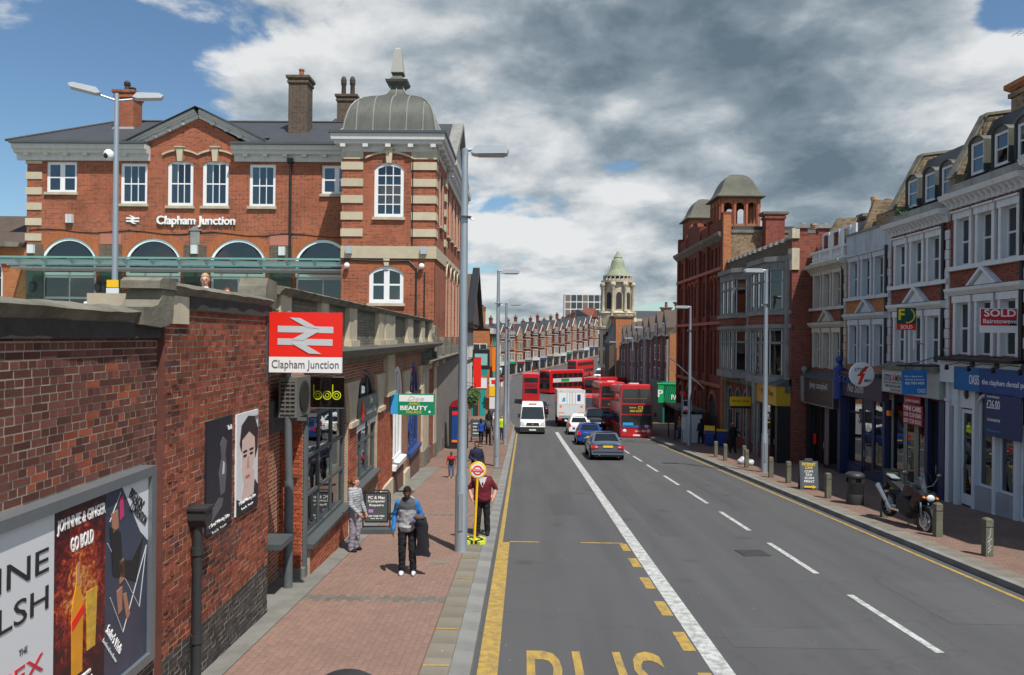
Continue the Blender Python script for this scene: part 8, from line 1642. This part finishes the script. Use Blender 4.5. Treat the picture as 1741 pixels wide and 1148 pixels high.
# main figures
A = person('man in blue and grey hooded top looking down, coat over his arm', pg(-2.29, 14.67), R(4), 1.80, dgr, blk, SKIND, hd, cloth('pale_shoe', (.55, .57, .60)), dict(kl=(.10, -.06, .50), kr=(-.10, -.03, .50), al=(.12, .0, .09), ar=(-.10, .02, .09), er=(-.255, .03, 1.14), wr=(-.265, -.07, .89), el=(.27, .0, 1.15), wl=(.15, -.22, 1.10), lean=.10, nod=.50), vox=.0105, hair='crop', arms=bcl, lower=gry, bag=.07, hood=True)
B = person('woman in striped grey hooded top and sweatpants standing by the shop doorway', pg(-3.80, 16.66), R(68), 1.68, str_, lil, SKINL, ha, blk, dict(er=(-.24, -.05, 1.15), wr=(-.20, -.24, .96), el=(.24, -.02, 1.13), wl=(.25, -.12, .90), kl=(.09, -.02, .50), al=(.09, .03, .09), turn=.35), vox=.0105, hair='tail', bag=.10, hood=True)
C = person('stout man in burgundy shirt standing behind the temporary bus stop sign', pg(-1.02, 18.6), R(2), 1.80, brg, blk, SKINL, hd, blk, dict(er=(-.33, .06, 1.14), wr=(-.27, -.04, .94), el=(.33, .06, 1.14), wl=(.27, -.04, .94), kl=(.11, 0, .5), al=(.13, .03, .09), ar=(-.12, .03, .09)), vox=.0115, stout=1.25, sleeves='short', bag=.10)
mb = MB(); mb.prism([(-.10, 1.46), (.10, 1.46), (.055, 1.33), (.0, 1.22), (-.055, 1.33)], 'y', -.185, -.15); mb.build('neckerchief', wcl, C)
D = person('woman in black padded jacket with tied hair walking behind the lamp post', pg(-1.72, 27.1), R(14), 1.74, nav, blk, SKINM, hd, blk, dict(wr=(-.12, -.2, 1.08), turn=-.5, kl=(.09, -.10, .52), al=(.09, -.12, .09), ar=(-.09, .16, .12)), vox=.013, hair='tail', bag=.16, hood=True)
E_ = person('small child in red and black top, jeans and yellow shoes', pg(-2.93, 30.0), R(10), 1.06, rcl, jean, SKINM, cloth('cap_navy', (.03, .05, .12)), cloth('yellow_shoe', (.62, .42, .02)), dict(kl=(.10, -.06, .5), al=(.11, -.05, .09)), vox=.016, hair='cap', sc=(.68, .66, .605), arms=rcl, lower=blk)
F1 = person('pedestrian in bright blue top walking past the grey board', pg(-2.75, 47.6), R(175), 1.66, cloth('royal_cloth', (.02, .08, .38)), blk, SKINM, hd, wcl, dict(kl=(.09, -.12, .52), al=(.09, -.16, .1), ar=(-.09, .2, .14)), vox=.022, hair='long')
F2 = person('pedestrian in dark clothes with a rucksack beside a bicycle', pg(-2.25, 47.0), R(185), 1.78, blk, blk, SKINL, hd, blk, dict(kl=(.09, -.1, .52), al=(.09, -.14, .1)), vox=.022)
o = tag(MB().ell((0, 0, 0), (.17, .13, .26), 12, 8).build('rucksack', dgr, smooth=True), 'grey rucksack worn by the pedestrian with the bicycle', 'bag'); o.location = (-2.25, 46.80, gz(46.8)+.12+1.26)
o = thing('bicycle', 'dark bicycle wheeled along the left footway', 'bicycle', pg(-1.90, 47.0), R(80))
for x in (-.5, .5):
    rows = []; mb = MB()
    for i in range(21): a = 2*math.pi*i/20; rows.append([((.32+.018*math.cos(b))*math.cos(a), .018*math.sin(b), (.32+.018*math.cos(b))*math.sin(a)) for b in (0, 1.57, 3.14, 4.71)])
    mb.grid(rows, closed=True); w_ = mb.build('wheel', RUBBER, o, loc=(x, 0, .34))
    for k in range(6): MB().tube((0, 0, 0), (.31*math.cos(k*1.047), 0, .31*math.sin(k*1.047)), .004, n=4).build('spoke', ALU, w_)
mb = MB(); mb.path([(-.5, 0, .34), (-.05, 0, .32), (.38, 0, .85), (-.18, 0, .85), (-.05, 0, .32)], .016, 6); mb.path([(-.5, 0, .34), (-.18, 0, .85)], .012, 6); mb.path([(.5, 0, .34), (.38, 0, .85), (.36, 0, 1.0)], .014, 6); mb.build('frame', BLACK, o); MB().ell((-.2, 0, .95), (.13, .07, .03), 10, 6).build('saddle', BLACK, o); MB().path([(.36, -.25, 1.02), (.36, 0, 1.0), (.36, .25, 1.02)], .013, 6).build('handlebar', BLACK, o)
I1 = person('fair haired woman in white top looking over the stone parapet', (-5.45, 12.5, 3.3), R(20), 1.64, wcl, jean, SKINL, hb, blk, dict(turn=-.1), vox=.012, hair='tail')
I2 = person('man seen to the chin behind the stone parapet', (-7.3, 18, 3.3), R(25), 1.74, wcl, blk, SKINL, ha, blk, vox=.016, hair='crop')
I3 = person('person in white cap crossing the station forecourt', (-16.8, 28, 3.3), R(30), 1.80, gry, jean, SKINL, wcl, blk, vox=.02, hair='cap')
# far pedestrians
FARP = [((12.27, 43.6), 20, 1.78, blk, blk, SKIND, 'pedestrian in black walking in shade by the bollards'), ((12.0, 50.3), 200, 1.72, nav, blk, SKINM, 'pedestrian in navy by the blue wheelie bins'), ((11.6, 55.2), -80, 1.72, tan, jean, SKINL, 'passenger in tan coat waiting inside the bus shelter'), ((11.9, 56.4), -60, 1.60, hi, jean, SKINM, 'passenger in lime top waiting behind the bus shelter'), ((-2.9, 61), 180, 1.74, blk, blk, SKINL, 'pedestrian in black walking beneath the hanging baskets'), ((-2.4, 63.5), 10, 1.68, wcl, nav, SKINM, 'pedestrian in white top passing the pub'), ((-3.0, 67), 180, 1.76, dgr, blk, SKINL, 'pedestrian in dark grey beyond the pub'), ((-2.6, 71.5), 0, 1.7, blk, jean, SKINL, 'pedestrian in black top and jeans near the orange shop block'), ((-1.55, 51.5), 5, 1.75, hi, nav, SKINL, 'person in lime hi vis vest near the left kerb'), ((-3.1, 76), 180, 1.7, rcl, blk, SKINL, 'pedestrian in red outside the far left shops'), ((12.9, 46.0), 200, 1.7, dgr, blk, SKINL, 'pedestrian in grey close to the dark stone front')]
for k in range(9): FARP.append(((-4.2+k*2.6+(k*37 % 5)*.3, 186+k*5.3), (k*77) % 360, 1.6+.03*(k % 5), [blk, wcl, rcl, jean, dgr][k % 5], [blk, jean, nav][k % 3], SKINL, ['shopper in black on the far hill pavement', 'shopper in white on the far hill pavement', 'shopper in red on the far hill pavement', 'shopper in denim blue on the far hill pavement', 'shopper in grey on the far hill pavement'][k % 5]))
for i, ((x, y), a, h, t_, l_, s_, lab) in enumerate(FARP):
    person(lab, pg(x, y), R(a), h, t_, l_, s_, hd if i % 3 else hb, blk, dict(kl=(.09, -.08, .52), al=(.09, -.10, .09), ar=(-.09, .12, .11)), vox=.03 if y < 100 else .045, hair=['short', 'long', 'crop'][i % 3], bag=.08, grp='shoppers on the far hill' if y > 150 else None)
# coat carried by the man in the hooded top
o = thing('carried_coat', 'dark coat hanging over the forearm of the man in the hooded top', 'coat', pg(-2.29, 14.67), R(4))
mb = MB(); rows = []
for i in range(15):
    z = 1.20-.056*i; rows.append([])
    for k in range(12):
        a = 2*math.pi*k/12; wob = 1+.22*math.sin(3*a+i*.35)+.12*noise.noise(Vector((k*.8, i*.4, 2)))
        sx, sy = (.085+.03*math.sin(i*.45+.6)+.004*i)*wob, (.08 if i < 3 else .055)*wob
        if i == 0: sx *= .6; sy *= .6
        rows[-1].append((.25+.006*i+sx*math.cos(a), -.19+.004*i+sy*math.sin(a), z+.02*math.sin(2*a)))
mb.grid(rows, closed=True); mb.face(rows[0]); mb.face(rows[-1][::-1]); mb.build('coat_body', cloth('coat_cloth', (.022, .022, .028)), o, smooth=70)
mb = MB(); mb.tube((.33, -.14, 1.06), (.40, -.12, .58), .065, .05, 10); mb.ell((.40, -.12, .58), (.05, .05, .02), 10, 6); mb.build('coat_sleeve', MATS['coat_cloth'], o, smooth=70); mb = MB(); mb.ell((.24, -.22, 1.19), (.11, .07, .055), 12, 8); mb.build('coat_collar', cloth('coat_lining', (.10, .07, .06)), o, smooth=True)
finish_people()
